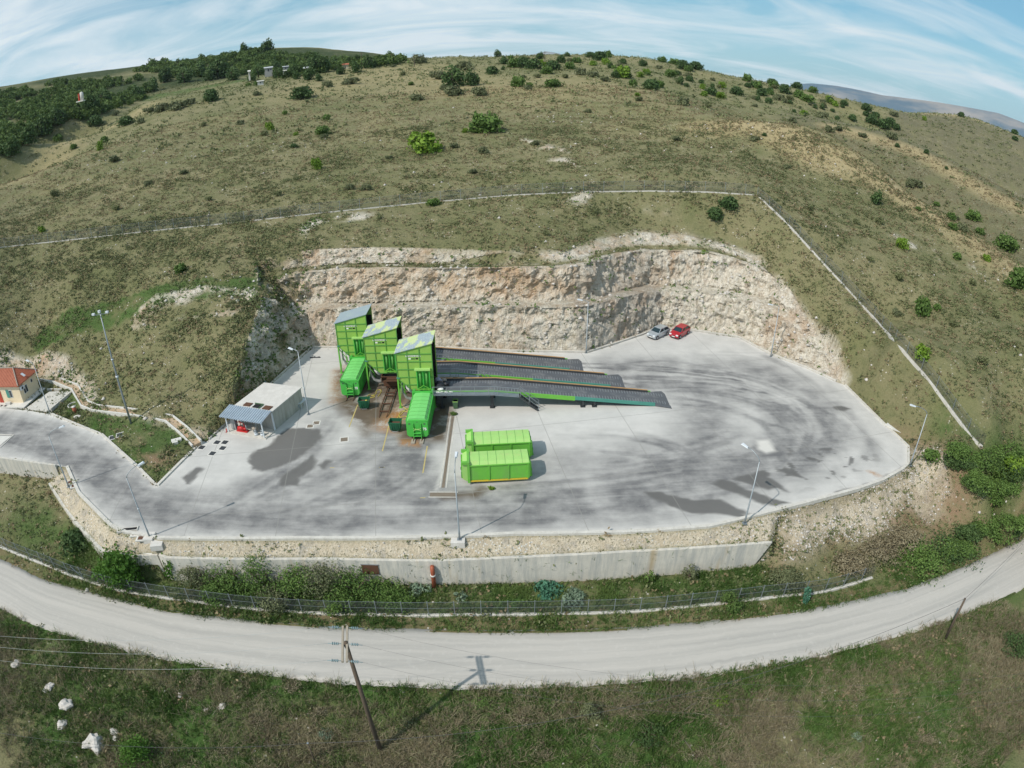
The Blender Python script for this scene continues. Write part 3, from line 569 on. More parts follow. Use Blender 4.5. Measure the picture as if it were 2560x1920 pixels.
rdisp = (fbm(V*[1, 1, .6], .2, 4)*.42+fbm(V*[1, 1, .85], 1.7, 3)*.36+blk*.42+(rdg-.6)*.42)*rock*CUTS*amp*(1+leftf*.9)*(1-.85*np.clip(1.6-segdist(V, np.array(C2F))/1.6, 0, 1)*(steep < .6))
hn = nrm*[1, 1, .25]; V += hn*rdisp[:, None]
V[:, 2] += scree*fbm(V, .8, 3)*.12*amp
# under the slabs and the road the ground drops away
V[infl & (segdist(V, YARD, True) > .25), 2] = -.35; nb_ = segdist(V, YARD, True) < .3; V[nb_, 2] = np.minimum(V[nb_, 2], -.12)
inr = inpoly(V, np.array(RN+RS[::-1])); V[inr & (segdist(V, np.array(RN+RS[::-1]), True) > .3), 2] = z_road-.3
GREYF = np.array([FZ(1271, 762, 0)[:2], FZ(1420, 712, 0)[:2]]); face_shade = np.clip(1.3-segdist(V, GREYF)/7, 0, 1)*CUTS*(V[:, 0] > 9)*(V[:, 0] < 23.5)  # shade of the buttress face, put into the rock colour as grey
# cover masks
road_d = segdist(V, np.array(RN+RS[::-1]), True)
lush = np.clip((1-road_d/3.5)*1.1, 0, 1)*(V[:, 1] > 20)*np.clip(.8+spec*.5, 0, 1)
lush = np.maximum(lush, np.clip(1.3-segdist(V, np.array(RS))/3.2, 0, 1)*np.clip(.8+spec*.6, 0, 1))
DITCH = [FENCE[2], *FENCE[7:18], FZ(1640, 1250, -4.3), *[np.array([p[0], p[1]-.4, 0]) for p in WALLTOP[::-1]], FZ(120, 1110, -3.2), FZ(0, 1060, -2.6)]
lush = np.maximum(lush, soft(V, DITCH, 1.5)*np.clip(.75+spec*.5, 0, 1)); lush = np.maximum(lush, (V[:, 1] < 27)*np.clip(fbm(V, .16, 3)*1.4+.5, 0, 1))
GUL = P3([(2000,960,.2),(2060,1000,.3),(2100,1080,-2.6),(2105,1150,-3.9),(1950,1220,-4.2),(1890,1260,-4.5),(2212,1160,-4.5),(2400,1050,-3),(2400,900,2),(2212,960,1.9),(2100,985,.9),(2030,930,1.5)])
lush = np.maximum(lush, soft(V, GUL, 4)*np.clip(.8+spec*.4, 0, 1))
ISL = P3([(110,893,0),(220,939,0),(298,1008,0),(340,1048,0),(425,964,0),(372,925,.2),(280,908,.2),(210,892,.2),(190,885,.2),(165,848,.2),(125,835,.2)])
lush = np.maximum(lush, soft(V, ISL, .8)*np.clip(.65+spec*.6, 0, 1)); lush = np.maximum(lush, (segdist(V, np.array([FD(100,740,112),FD(200,706,108),FD(330,650,102),(FD(430,636,97)),FD(540,630,93)])) < 2.4)*.85)
FIELD = [FD(180,252,430), FD(400,190,430), FD(560,178,430), FD(560,186,410), FD(420,203,410), FD(330,222,400)]
bare = np.maximum(soft(V, STRIP, .5)*.95, soft(V, LST, .5)*.95)
bare = np.maximum(bare, scree*np.clip(.95-np.clip(segdist(V, np.array(P3([(1965,1003,0),(1800,1088,-.7),(1700,1112,-.7)])))-1.8, 0, 8)/4+spec*.6, 0, 1))
soil = np.maximum(scree*.9, (segdist(V, np.array(RN)) < 1.3)*.55*(V[:, 1] > 20)); soil = np.maximum(soil*(1-rock*.0), np.maximum(face_shade, lfz*.35)*(rock > .1))
soil = np.maximum(soil, soft(V, P3([(300,985,.1),(345,985,.1),(375,1000,.1),(330,1010,.1)]), 1.5)*.9)
def near(Ls, w): return np.clip(1.2-segdist(V, np.array([FD(x, y, d)[:2] for x, y, d in Ls]))/w, 0, 1)
gold = np.maximum.reduce([near([(1540,243,165),(1631,272,170),(1766,330,153),(1915,392,158),(2081,505,142),(2212,600,130)], 9)*.85, near([(1796,270,243),(1977,332,236),(2132,408,222),(2300,480,215)], 6)*.8, near([(700,190,270),(850,150,330),(1000,190,240),(1250,200,230)], 34)*.3, near([(300,225,300),(150,260,290),(0,345,208)], 12)*.35, near([(1874,226,400),(2106,257,425),(2212,298,425)], 16)*.7])
wood = np.clip((soft(V, [FD(-300,300,330)[:2], FD(0,325,300)[:2], FD(100,262,380)[:2], FD(230,222,430)[:2], FD(560,165,470)[:2], FD(840,138,500)[:2], FD(840,128,640)[:2], FD(600,118,680)[:2], FD(450,118,700)[:2], FD(-300,190,760)[:2]], 40))*np.clip(.8+fbm(V, .02, 3)*1.3, 0, 1), 0, 1)
ridge_tone = np.maximum(soft(V, [FD(x, y, d)[:2] for x, y, d in ((1640,266,190),(1766,316,185),(1915,374,188),(2081,480,176),(2300,600,170),(2300,500,240),(2212,440,238),(2132,397,245),(2054,361,252),(1977,322,258),(1900,301,265),(1796,265,280),(1700,250,262))], 10)*.42, soft(V, [FD(x, y, d)[:2] for x, y, d in ((1880,290,310),(1977,316,290),(2054,356,285),(2132,392,280),(2300,440,270),(2300,300,440),(2157,279,422),(2106,260,422),(2054,250,417),(1951,247,408))], 10)*.5)  # darker tone on the slopes behind the near ridges
iron = CUTS*np.clip(1.35-(segdist(V, np.array(C2F))+segdist(V, np.array(C2T)))/3.4, 0, 1)*np.clip((14-V[:, 0])/10, 0, 1)*np.clip((V[:, 2]-6)/1.0, 0, 1)*.75+CUTS*(V[:, 2] > 11.2)*.3*(V[:, 0] < 14)+soft(V, TOE, 2)*.6+soft(V, HOUSEC, 1)*.5; heath = np.clip(ridge_tone*2.1*np.clip(.8+spec*.4, 0, 1), 0, 1); fieldm = soft(V, FIELD, 8); lush = np.maximum(lush, fieldm*.8); wood = wood*(1-fieldm)
relz = fbm(V, .05, 3); patch = fbm(V, .03, 3)
gold = np.clip(gold*.9*(1+spec*.3)+ (patch > .55)*.08*(dist > 150), 0, 1)
C3_ = lambda a, b, c: np.stack([np.clip(a, 0, 1), np.clip(b, 0, 1), np.clip(c, 0, 1)], 1)
TV, TT = V, T
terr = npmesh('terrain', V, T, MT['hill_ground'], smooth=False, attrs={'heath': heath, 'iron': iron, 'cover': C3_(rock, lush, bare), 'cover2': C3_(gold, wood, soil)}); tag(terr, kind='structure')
terr.data.polygons.foreach_set('use_smooth', np.array(rock[T].max(1) < .35))
BV = BVHTree.FromPolygons([Vector(v) for v in V], [tuple(t) for t in T])
def T_(x, y, dmin=0):                        # the ground point seen at a place of the picture
    d = Vector(_ray(x*S, y*S)); h = BV.ray_cast(Vector((0, 0, HC))+d*dmin, d); return h[0]
def G_(x, y):                                # ground height under a point
    h = BV.ray_cast(Vector((x, y, 400)), Vector((0, 0, -1))); return h[0].z if h[0] else 0.
# ------------------------------------------------------------------ yard slab with access road
def slab(name, poly, z, mat, L, thick=.35, attrs=None):
    n = len(poly); V = np.array([[p[0], p[1], z] for p in poly])
    T = np.array(tessellate_polygon([[Vector((p[0], p[1], 0)) for p in poly]]))
    V, T = refine(V, T, lambda m, a, b: np.full(len(m), L), 14)
    fl = np.cross(V[T[:, 1]]-V[T[:, 0]], V[T[:, 2]]-V[T[:, 0]])[:, 2] < 0; T[fl] = T[fl][:, ::-1]
    A = attrs(V) if attrs else {}
    b = len(V); p = np.array(poly)[:, :2]; V2 = np.concatenate([V, np.c_[p, np.full(n, z)], np.c_[p, np.full(n, z-thick)]])
    S2 = np.array([(b+i, b+(i+1) % n, b+n+(i+1) % n) for i in range(n)]+[(b+i, b+n+(i+1) % n, b+n+i) for i in range(n)])
    A = {k: np.concatenate([v, np.zeros((2*n, 3))]) for k, v in A.items()}
    return npmesh(name, V2, np.concatenate([T, S2]), mat, attrs=A)
def Fl(L, z=0): return np.array([FZ(x, y, z)[:2] for x, y in L])
def Cl(L): return np.array([QC(x, y)[:2] for x, y in L])
def Dl(L): return np.array([QD(x, y)[:2] for x, y in L])
def dirtf(V):
    n = fbm(V, .25, 4); V0 = V; V = V+np.c_[fbm(V, .5, 3)*.35, fbm(V+50, .5, 3)*.35, np.zeros(len(V))]
    def st(L, w, s, e=1.2): return np.clip(1-(segdist(V, L)/w)**e, 0, 1)*s
    d = np.zeros(len(V))
    for L, w, s in (([(-200,905),(0,930),(100,965),(200,1012),(290,1080),(400,1112),(700,1118),(1000,1105),(1300,1090),(1500,1070)],4.4,.72),([(0,905),(120,940),(220,990),(330,1070),(500,1095),(800,1080),(960,1060)],3.6,.6),([(300,1120),(600,1135),(1000,1130),(1400,1120)],1.6,.5),
        ([(520,1060),(640,1000),(700,930),(740,860)],3.4,.45),([(620,1070),(760,1000),(850,930)],4.0,.65),([(760,1080),(850,1010),(900,960)],4.5,.7),([(930,1070),(900,1000)],4,.7),([(600,1090),(960,1075),(1250,1060),(1450,1030)],4.5,.6),
        ([(1160,1010),(1300,1000),(1450,1010)],4.5,.55),([(1250,784),(1350,787),(1450,796),(1560,810)],.5,.95),([(1255,793),(1380,800),(1500,808),(1600,822)],.6,.95),([(1350,816),(1450,822),(1550,830),(1650,850)],.6,1),([(1350,829),(1450,836),(1600,846)],.6,1),([(1440,845),(1560,850),(1700,875)],.9,.8),([(1440,870),(1560,880),(1700,930)],1.0,.7),
        ([(1330,790),(1500,790),(1650,800),(1760,850),(1800,930),(1740,1000),(1600,1040),(1450,1050)],4.5,.55),([(1400,830),(1560,840),(1680,880),(1710,940),(1640,1000),(1480,1030)],5,.6),([(1480,880),(1560,930),(1480,990),(1380,1000)],6,.5),([(1660,770),(1760,830),(1850,910),(1880,960)],1.5,.45),([(1860,930),(1890,985),(1800,1020)],2.0,.3)):
        d = np.maximum(d, st(Fl(L), w, s))
    g_ = np.random.default_rng(3); P_main = [[(0,930),(100,965),(200,1012),(290,1080),(400,1112),(700,1118),(1000,1105),(1300,1090),(1500,1070),(1700,1020),(1800,950),(1760,850),(1640,800),(1480,792)], [(560,1090),(700,1040),(800,980),(860,960)], [(700,1100),(850,1060),(930,1000),(915,965)], [(520,1070),(640,1000),(720,900)], [(1460,860),(1600,880),(1700,940),(1650,1010),(1480,1050),(1200,1080),(900,1090)], [(1340,785),(1480,790),(1620,800),(1780,870)], [(1360,822),(1500,826),(1640,850),(1740,920),(1700,1000)], [(1250,940),(1400,950),(1550,1000),(1500,1060)], [(990,1060),(1160,1050),(1400,1020),(1600,960)]]
    for L in P_main:
        for _ in range(6):
            o_ = g_.normal(size=2)*[26, 14]; L2 = Fl([(x+o_[0]+g_.normal()*8, y+o_[1]+g_.normal()*4) for x, y in L]); L2 = np.array(L2)
            for _k in range(2): L2 = np.concatenate([[L2[0]], np.stack([L2[:-1]*.75+L2[1:]*.25, L2[:-1]*.25+L2[1:]*.75], 1).reshape(-1, 2), [L2[-1]]])
            d = d+np.clip(1-(segdist(V0, L2)/(.3+.3*g_.random()))**2, 0, 1)*(.06+.14*g_.random())
    d = np.clip(d*1.25, 0, 1.05)*np.clip(1+n*.4, .3, 1.35)+.12
    clean = np.maximum(soft(V0, Fl([(985,880),(1440,885),(1430,925),(1290,935),(1150,930),(990,935)]), 4), soft(V0, Fl([(600,752),(725,752),(700,850),(560,850)]), 3)*.5); d *= 1-clean*.8
    wet = np.zeros(len(V))
    for L in (Cl([(1070,320),(1085,365),(1110,378),(1155,372),(1200,360),(1290,325),(1350,275),(1392,225),(1375,195),(1310,190),(1240,192),(1200,225),(1160,265),(1110,285)]), Cl([(1205,425),(1215,442),(1245,436),(1285,440),(1300,405),(1350,365),(1365,330),(1350,300),(1335,320),(1300,345),(1260,370),(1220,392)]), Cl([(1370,350),(1420,325),(1440,335),(1400,375)]),
              Dl([(560,465),(640,462),(700,485),(780,500),(900,497),(960,530),(1045,562),(1020,575),(960,572),(880,560),(780,560),(720,540),(650,510)]), Dl([(860,430),(910,412),(950,420),(1010,455),(1100,488),(1180,505),(1205,515),(1140,528),(1080,515),(980,480),(900,450)]), Dl([(950,408),(1030,388),(1090,372),(1120,385),(1100,402),(1150,425),(1200,467),(1140,450),(1110,458),(1060,440),(1000,425)]), Dl([(1145,368),(1180,358),(1230,385),(1270,412),(1220,400)]),
              Dl([(1370,480),(1440,455),(1560,425),(1610,395),(1690,360),(1650,385),(1590,415),(1480,455)]), Dl([(1380,100),(1420,95),(1465,108),(1430,118),(1395,110)]), Cl([(795,400),(850,360),(880,362),(850,400),(820,432),(800,430)])):
        wet = np.maximum(wet, soft(V0+np.c_[fbm(V0, 1.2, 2)*.18, fbm(V0+9, 1.2, 2)*.18, np.zeros(len(V0))], L, .35))
    k = np.zeros(len(V)); sp = soft(V0, Dl([(1190,280),(1330,260),(1560,320),(1400,420),(1180,440),(1130,380)]), 3)
    wet = np.maximum(wet, sp*(fbm(V0, 1.1, 2) > .62)*.95)
    rust = np.maximum.reduce([soft(V0, Fl([(795,905),(830,845),(880,850),(872,940),(800,925)]), 1.5), soft(V0, Fl([(862,945),(905,945),(905,965),(865,962)]), .8), soft(V0, Fl([(720,800),(745,790),(745,870),(715,870)]), 1.5)*.9, soft(V0, Fl([(1040,610),(1050,610),(1045,615)]), .1)*0, soft(V0, Dl([(1530,375),(1550,372),(1600,398),(1580,402)]), .5)*.8])
    brown = 1.35*np.maximum.reduce([soft(V0, Fl([(735,800),(860,830),(975,870),(950,950),(870,945),(880,860),(790,940),(730,880)]), 2), soft(V0, Fl([(1020,1062),(1035,1050),(1060,1055),(1030,1075),(960,1078),(940,1068)]), 1), soft(V0, Fl([(930,905),(980,885),(965,955),(930,955)]), 1.2)*.7])
    lt = np.maximum.reduce([soft(V0, Fl([(978,935),(984,935),(946,1060),(938,1060)]), .3)*.45, np.clip(1-segdist(V0, YARD, True)/.8, 0, 1)*.55*(fbm(V0, .8, 2) > -.3), soft(V0, Dl([(1060,245),(1110,240),(1140,290),(1100,300),(1060,280)]), .6)*.8])
    return {'dirt': C3_(np.clip(d, 0, 1), wet, rust), 'dirt2': C3_(np.clip(brown*(1+n*.4), 0, 1), lt, k)}
yard = slab('yard', YARD, 0., MT['yard_concrete'], .5, attrs=dirtf); tag(yard, kind='structure')
def strip_curb(name, line, w, h, mat, z0=-.3, closed=False, parent=None, zs=None):
    # kerb or low wall of constant width along a ground line, with small level steps like poured lengths
    L = [np.array(p[:2], float) for p in line]; mb = MB(); n = len(L); q = []
    for i in range(n):
        a = L[max(i-1, 0)]; b = L[min(i+1, n-1)]; t = b-a; t /= np.hypot(*t)+1e-9; nn = np.array([-t[1], t[0]])
        q.append((L[i]-nn*w/2, L[i]+nn*w/2))
    V = []; 
    for i in range(n):
        h1 = h if zs is None else zs[i]+h; h0 = z0 if zs is None else zs[i]+z0
        V += [(*q[i][0], h0), (*q[i][1], h0), (*q[i][1], h1), (*q[i][0], h1)]
    F = [(0, 1, 2, 3), tuple(4*(n-1)+k for k in (3, 2, 1, 0))]
    for i in range(n-1):
        for k in range(4): F.append((4*i+k, 4*i+(k+1) % 4, 4*i+4+(k+1) % 4, 4*i+4+k))
    mb.add(V, F); return mb.build(name, mat, parent)
def dens(L, step):
    out = []
    for a, b in zip(L[:-1], L[1:]):
        a = np.array(a, float); b = np.array(b, float); n = max(1, int(np.hypot(*(b-a)[:2])/step)); out += [a+(b-a)*k/n for k in range(n)]
    return out+[np.array(L[-1], float)]
YF = lambda i, j: [FZ(x, y, 0) for x, y in YARD_F[i:j]]
def kerb_thing(name, line, w, h, label, cat='kerb', mat='kerb', grp=None, z0=-.3):
    o = strip_curb(name, line, w, h, MT[mat], z0); return tag(o, label, cat, grp)
kerb_thing('kerb', YF(17, 29), .35, .13, 'long pale concrete kerb along the front edge of the yard above the sloping bank', grp='concrete kerbs round the yard')
kerb_thing('kerb', YF(12, 18), .3, .14, 'pale concrete kerb round the right end of the yard beside the hillside', grp='concrete kerbs round the yard')
kerb_thing('kerb', YF(28, 32), .4, .14, 'broad pale kerb on the outer side of the access road bend', grp='concrete kerbs round the yard')
kerb_thing('kerb', [FZ(x, y) for x, y in ((109,893),(221,939),(299,1009),(338,1049))], .3, .13, 'thin kerb between the access road and the grass island', grp='concrete kerbs round the yard')
kerb_thing('kerb', [FZ(x, y) for x, y in ((341,1049),(424,966))], .35, .16, 'short thick kerb between the grass island and the yard, ending in a sharp corner', grp='concrete kerbs round the yard')
kerb_thing('kerb', [FZ(x, y) for x, y in ((452,949),(588,827),(645,776),(673,751))], .22, .2, 'dark-edged kerb at the foot of the shaded rock face left of the yard', grp='concrete kerbs round the yard')
kerb_thing('kerb', [FZ(x, y) for x, y in ((676,751),(940,751),(1106,758.5),(1270,761),(1330,742.5),(1386,723.5),(1420,710.5),(1496,713.5),(1596,728.5),(1666,766),(1740,793.5),(1806,823.5))], .22, .22, 'low kerb along the foot of the pale quarry face behind the yard', grp='concrete kerbs round the yard')
# ------------------------------------------------------------------ public road
def ribbon(name, A, B, z, mat, jit=.11, nseg=220, skirt=.3):
    def rs(L):
        L = np.array(L)[:, :2]; s = np.r_[0, np.cumsum(np.hypot(*np.diff(L, axis=0).T))]; u = np.linspace(0, s[-1], nseg)
        # smooth by a cubic through the surveyed points
        x = np.interp(u, s, L[:, 0]); y = np.interp(u, s, L[:, 1])
        for _ in range(6): x[1:-1] = (x[:-2]+2*x[1:-1]+x[2:])/4; y[1:-1] = (y[:-2]+2*y[1:-1]+y[2:])/4
        return np.c_[x, y], u
    a, u = rs(A); b, _ = rs(B); w = b-a; W_ = np.hypot(*w.T); w /= W_[:, None]
    a = a-w*(fbm(np.c_[a, a[:, :1]*0], 1.6, 4)*jit)[:, None]; b = b+w*(fbm(np.c_[b+40, a[:, :1]*0], 1.6, 4)*jit)[:, None]
    m = 10; V = []; UV = []
    for i in range(nseg):
        V.append((*a[i], z-skirt)); UV.append((u[i], 0))
        for k in range(m): t = k/(m-1); V.append((*(a[i]+(b[i]-a[i])*t), z+.05*math.sin(math.pi*t))); UV.append((u[i], t*W_[i]))
        V.append((*b[i], z-skirt)); UV.append((u[i], W_[i]))
    M = m+2; Q = np.array([(i*M+k, i*M+k+1, (i+1)*M+k+1, (i+1)*M+k) for i in range(nseg-1) for k in range(M-1)])[:, ::-1]
    o = npmesh(name, V, Q, mat); uvl = o.data.uv_layers.new(name='UVMap'); UV = np.array(UV, np.float32); uvl.data.foreach_set('uv', UV[Q.ravel()].ravel()); return o
road = ribbon('road', RN, RS, z_road+.03, MT['road_chipseal'], nseg=700); tag(road, kind='structure')
#--OBJECTS
def Z6(x, y, z=0.): return FZ(x/6.9125/S, (880+y/6.9125)/S, z)
def Z5(x, y, z=0.): return FZ((520+x/7.373)/S, (900+y/7.373)/S, z)
def ZZ(x, y, z=0.): return FZ((860+x/7.54)/S, (900+y/7.54)/S, z)     # hopper close-up
def SP(x, y, z=0.): return FZ(x/S, y/S, z)
# ------------------------------------------------------------------ retaining walls
def wallobj(name, top, zb, th, mat, capz=.08, endcut=0., off=-.3):
    V = []; n = len(top)
    for i, (p, z) in enumerate(zip(top, zb)):
        y0 = p[1]+off; y1 = p[1]+off+th; zt = p[2]+capz; bx = p[0]-(endcut if i == n-1 else 0)
        V += [(bx, y0, z-.3), (p[0], y0, zt), (p[0], y1, zt), (bx, y1, z-.3)]
    F = [(0, 1, 2, 3), tuple(4*(n-1)+k for k in (3, 2, 1, 0))]
    for i in range(n-1):
        for k in range(4): F.append((4*i+k, 4*i+(k+1) % 4, 4*i+4+(k+1) % 4, 4*i+4+k))
    return MB().add(V, F).build(name, mat)
rw = wallobj('retaining_wall', WALLTOP, WZB, .32, MT['wall_concrete'], endcut=1.6)
tag(rw, 'long weathered concrete retaining wall below the front bank of the yard', 'retaining wall')
for i in range(1, len(WALLTOP)):      # cast joints
    pass
def on_wall(F, dz=-.33):
    x, y = F; r = _ray(x*S, y*S); yy = np.interp(0, [0], [0]); D = WALLTOP; best = None
    for i in range(len(D)-1):
        for t in np.linspace(0, 1, 60):
            q = D[i]+(D[i+1]-D[i])*t; q = np.array([q[0], q[1]+dz, 0]); k = q[1]/r[1]; X_ = r[0]*k; e = abs(X_-q[0])
            if best is None or e < best[0]: best = (e, np.array([X_, q[1], HC+r[2]*k]))
    return best[1]
a = on_wall((780, 1220)); b = on_wall((820, 1240))
MB().bb(min(a[0], b[0]), a[1]-.03, min(a[2], b[2]), max(a[0], b[0]), a[1]+.05, max(a[2], b[2])).build('metal_plate', MT['rust'], rw)
MB().bb(min(a[0], b[0])-.07, a[1]-.015, min(a[2], b[2])-.07, max(a[0], b[0])+.07, a[1]+.05, min(a[2], b[2])).bb(min(a[0], b[0])-.07, a[1]-.015, max(a[2], b[2]), max(a[0], b[0])+.07, a[1]+.05, max(a[2], b[2])+.07).build('plate_frame', MT['galv'], rw)
a = on_wall((934, 1222)); b = on_wall((937, 1256)); pz = G_(a[0], a[1]-.5)
pp = empty('drain_pipe', (a[0], a[1]-.28, pz)); tag(pp, 'terracotta red downpipe standing against the front retaining wall', 'pipe')
MB().tube([(0, .22, a[2]-pz), (0, .02, a[2]-pz-.05), (0, 0, a[2]-pz-.35), (0, 0, 0)], .2, 12).build('pipe', MT['terracotta'], pp, True)
MB().tube([(0, 0, (a[2]-pz)*.62), (0, 0, (a[2]-pz)*.62+.16)], .25, 12).build('collar', MT['slab_white'], pp, True)
o = strip_curb('retaining_wall', DIAG, .34, .08, MT['wall_concrete'], z0=-2.2, zs=[p[2] for p in DIAG]); tag(o, 'low slanting concrete wall ending behind the fig tree, its broad top showing', 'retaining wall')
LWt = dens(LWALL, 3); n = len(LWt)
mb = MB(); V_ = []
for p in LWt: V_ += [(p[0], p[1]-.3, LWB-.4), (p[0], p[1]-.3, .32), (p[0], p[1], .32), (p[0], p[1], LWB-.4)]
F_ = [(0, 1, 2, 3), tuple(4*(n-1)+k for k in (3, 2, 1, 0))]+[(4*i+k, 4*i+(k+1) % 4, 4*i+4+(k+1) % 4, 4*i+4+k) for i in range(n-1) for k in range(4)]
o = mb.add(V_, F_).build('retaining_wall', MT['wall_concrete']); tag(o, 'tall pale concrete wall holding up the access road at the left edge of the photo', 'retaining wall')
def block(name, F, z, d, rz, mat, label, cat, rx=0.):
    p = FZ(*F, z); o = MB().box((0, 0, d[2]/2), d, rx=rx).build(name, MT[mat]); o.location = (p[0], p[1], z); o.rotation_euler = (0, 0, rz); tag(o, label, cat); return o
block('concrete_block', (342, 1183), -.75, (1.3, .95, .6), .25, 'shed_top', 'grey concrete block on the bank right of the lamp beside the fig tree', 'concrete block')
block('lamp_footing', (326, 1167), -.55, (1.1, 1.2, .6), .1, 'shed_top', 'pale concrete footing under the street lamp at the left front corner of the yard', 'footing')
block('lamp_footing', (990, 1176), -.6, (1.25, 1.0, .62), 0, 'shed_top', 'square concrete footing of the middle street lamp on the front bank', 'footing')
ap = MB().add([(-.75, 0, 0), (.75, 0, 0), (.62, 1.1, .55), (-.62, 1.1, .55), (-.75, 0, -.3), (.75, 0, -.3), (.62, 1.1, -.3), (-.62, 1.1, -.3)], [(0, 1, 2, 3), (4, 7, 6, 5), (0, 4, 5, 1), (1, 5, 6, 2), (2, 6, 7, 3), (3, 7, 4, 0)]).build('concrete_apron', MT['slab_white']); p = FZ(989, 1201, -1.1); ap.location = (p[0], p[1], -1.1); tag(ap, 'sloping concrete apron below the middle street lamp, reaching the retaining wall', 'apron')
ap2 = MB().add([(-.55, 0, 0), (.55, 0, 0), (.4, 1.3, .7), (-.4, 1.3, .7), (-.55, 0, -.3), (.55, 0, -.3), (.4, 1.3, -.3), (-.4, 1.3, -.3)], [(0, 1, 2, 3), (4, 7, 6, 5), (0, 4, 5, 1), (1, 5, 6, 2), (2, 6, 7, 3), (3, 7, 4, 0)]).build('concrete_apron', MT['slab_white']); p = FZ(318, 1196, -1.3); ap2.location = (p[0], p[1], -1.3); tag(ap2, 'sloping concrete chute below the lamp beside the large fig tree', 'apron')
block('concrete_slab', (1960, 938), .1, (1.5, 6.2, .16), .55, 'slab_white', 'cracked white concrete slab on the ground beyond the right corner of the yard', 'slab')
# open culvert and pads by the bank at the left
for F, d, rz, lb in (((152, 1042), (1.0, .8, .14), .5, 'small square inspection cover beside the lamp on the left bank'), ((160, 1050), (1.0, .8, .14), .5, 'inspection cover below its twin beside the lamp on the left bank'), ((293, 1153), (1.1, .9, .14), .2, 'pale square drain cover by the fig tree on the left front bank'), ((305, 1163), (1.1, .8, .12), .2, 'pale drain cover between the fig tree and the corner lamp')):
    p = FZ(*F, -.1); c = empty('inspection_cover', (p[0], p[1], -.22), rz); tag(c, lb, 'drain cover')
    MB().box((0, 0, .1), d).build('frame', MT['slab_white'], c); MB().box((0, 0, .19), (d[0]*.6, d[1]*.6, .03)).build('lid', MT['rust'], c)
c = empty('culvert_opening', (*FZ(276, 1144, 0)[:2], 0), .25); tag(c, 'dark rectangular drain opening in the kerb at the bend of the access road', 'drain')
MB().bb(-1.1, -.35, -.1, 1.1, -.25, .12).bb(-1.1, .25, -.1, 1.1, .35, .05).bb(-1.2, -.35, -.1, -1.1, .35, .1).bb(1.1, -.35, -.1, 1.2, .35, .1).build('surround', MT['kerb'], c); MB().bb(-1.1, -.25, -.1, 1.1, .25, .012).build('opening', MT['shade_and_sign_black'], c)

# ------------------------------------------------------------------ street lamps
def lamp(F, h, arm, label, cat='street lamp', rise=.8, z=None, collar=True, r=.078, head=True, src=False, bend=.86, double=False):
    p = SP(*F) if src else FZ(*F)
    if z is None: z = 0.
    else: p = (SP if src else FZ)(*F, z)
    e = empty('street_lamp', (p[0], p[1], z)); tag(e, label, cat, 'street lamps round the yard')
    hb = h*bend; A = Vector(arm); hd = Vector((A.x, A.y, 0))
    MB().tube([(0, 0, 0), (0, 0, .9), (0, 0, .92), (0, 0, hb)], [r*1.25, r*1.2, r, r*.62], 10).build('pole', MT['galv'], e, True)
    MB().box((0, 0, .015), (.42, .42, .03)).build('base_plate', MT['galv'], e)
    if A.length > 0:
        pts = [(0, 0, hb-.05)]+[tuple(hd*(t**1.5)*.9+Vector((0, 0, hb+rise*(1-(1-t)**1.6)))) for t in (.12, .25, .4, .6, .8, 1)]
        MB().tube(pts, [r*.62, r*.55, r*.5, r*.48, r*.45, r*.42, r*.4], 8).build('arm', MT['galv'], e, True)
        d = hd.normalized(); q = Vector(pts[-1]); M = Matrix.Translation(q+d*.3) @ Matrix.Rotation(math.atan2(d.y, d.x), 4, 'Z') @ Matrix.Rotation(-.15, 4, 'Y')
        m = MB(); m.m = M; m.add([(-.38, -.11, -.05), (.4, -.15, -.05), (.4, .15, -.05), (-.38, .11, -.05), (-.34, -.07, .06), (.3, -.1, .09), (.3, .1, .09), (-.34, .07, .06)], [(0, 1, 2, 3), (4, 7, 6, 5), (0, 4, 5, 1), (1, 5, 6, 2), (2, 6, 7, 3), (3, 7, 4, 0)]); m.build('lamp_head', MT['lamp_white'], e)
    if collar: MB().tube([(0, 0, h*.42), (0, 0, h*.42+.09)], r*1.35, 10).build('collar', MT['lamp_white'], e, True)
    return e
lamp((374, 1342), 8.2, (1.2, 1.1), 'grey street lamp with a curved arm standing by the large fig tree', src=True)
lamp((172, 1217), 7.9, (1.7, .7), 'grey street lamp with a curved arm on the left bank beside the access road', src=True, z=-.1, collar=False)
lamp((1149, 1348), 8.5, (.05, 1.3), 'street lamp at the middle of the front kerb, its white head seen end on', src=True, collar=False)
lamp((1861, 1308), 8.2, (-1.0, 1.3), 'street lamp on the front kerb beside the dark wet patches', src=True, collar=False)
lamp((2275, 1163), 7.9, (-1.9, .5), 'street lamp with a curved arm at the far right corner of the yard', src=True, collar=False)
lamp((772, 1036), 8.6, (-.8, .35), 'tall straight street lamp standing between the shed and the green hoppers', src=True, rise=.25, bend=.97)
lamp((1465, 882), 8.0, (-.9, .1), 'street lamp standing against the pale quarry face behind the ramps', src=True, rise=.3, bend=.95, collar=False)
lamp((1927, 891), 8.2, (-1.3, -.1), 'street lamp against the pale rock at the right end of the quarry', src=True, rise=.35, bend=.95, collar=False)
lamp((125, 1033), 8.6, (-1.2, .3), 'street lamp on the kerb beside the yellow gatehouse', src=True, collar=False)
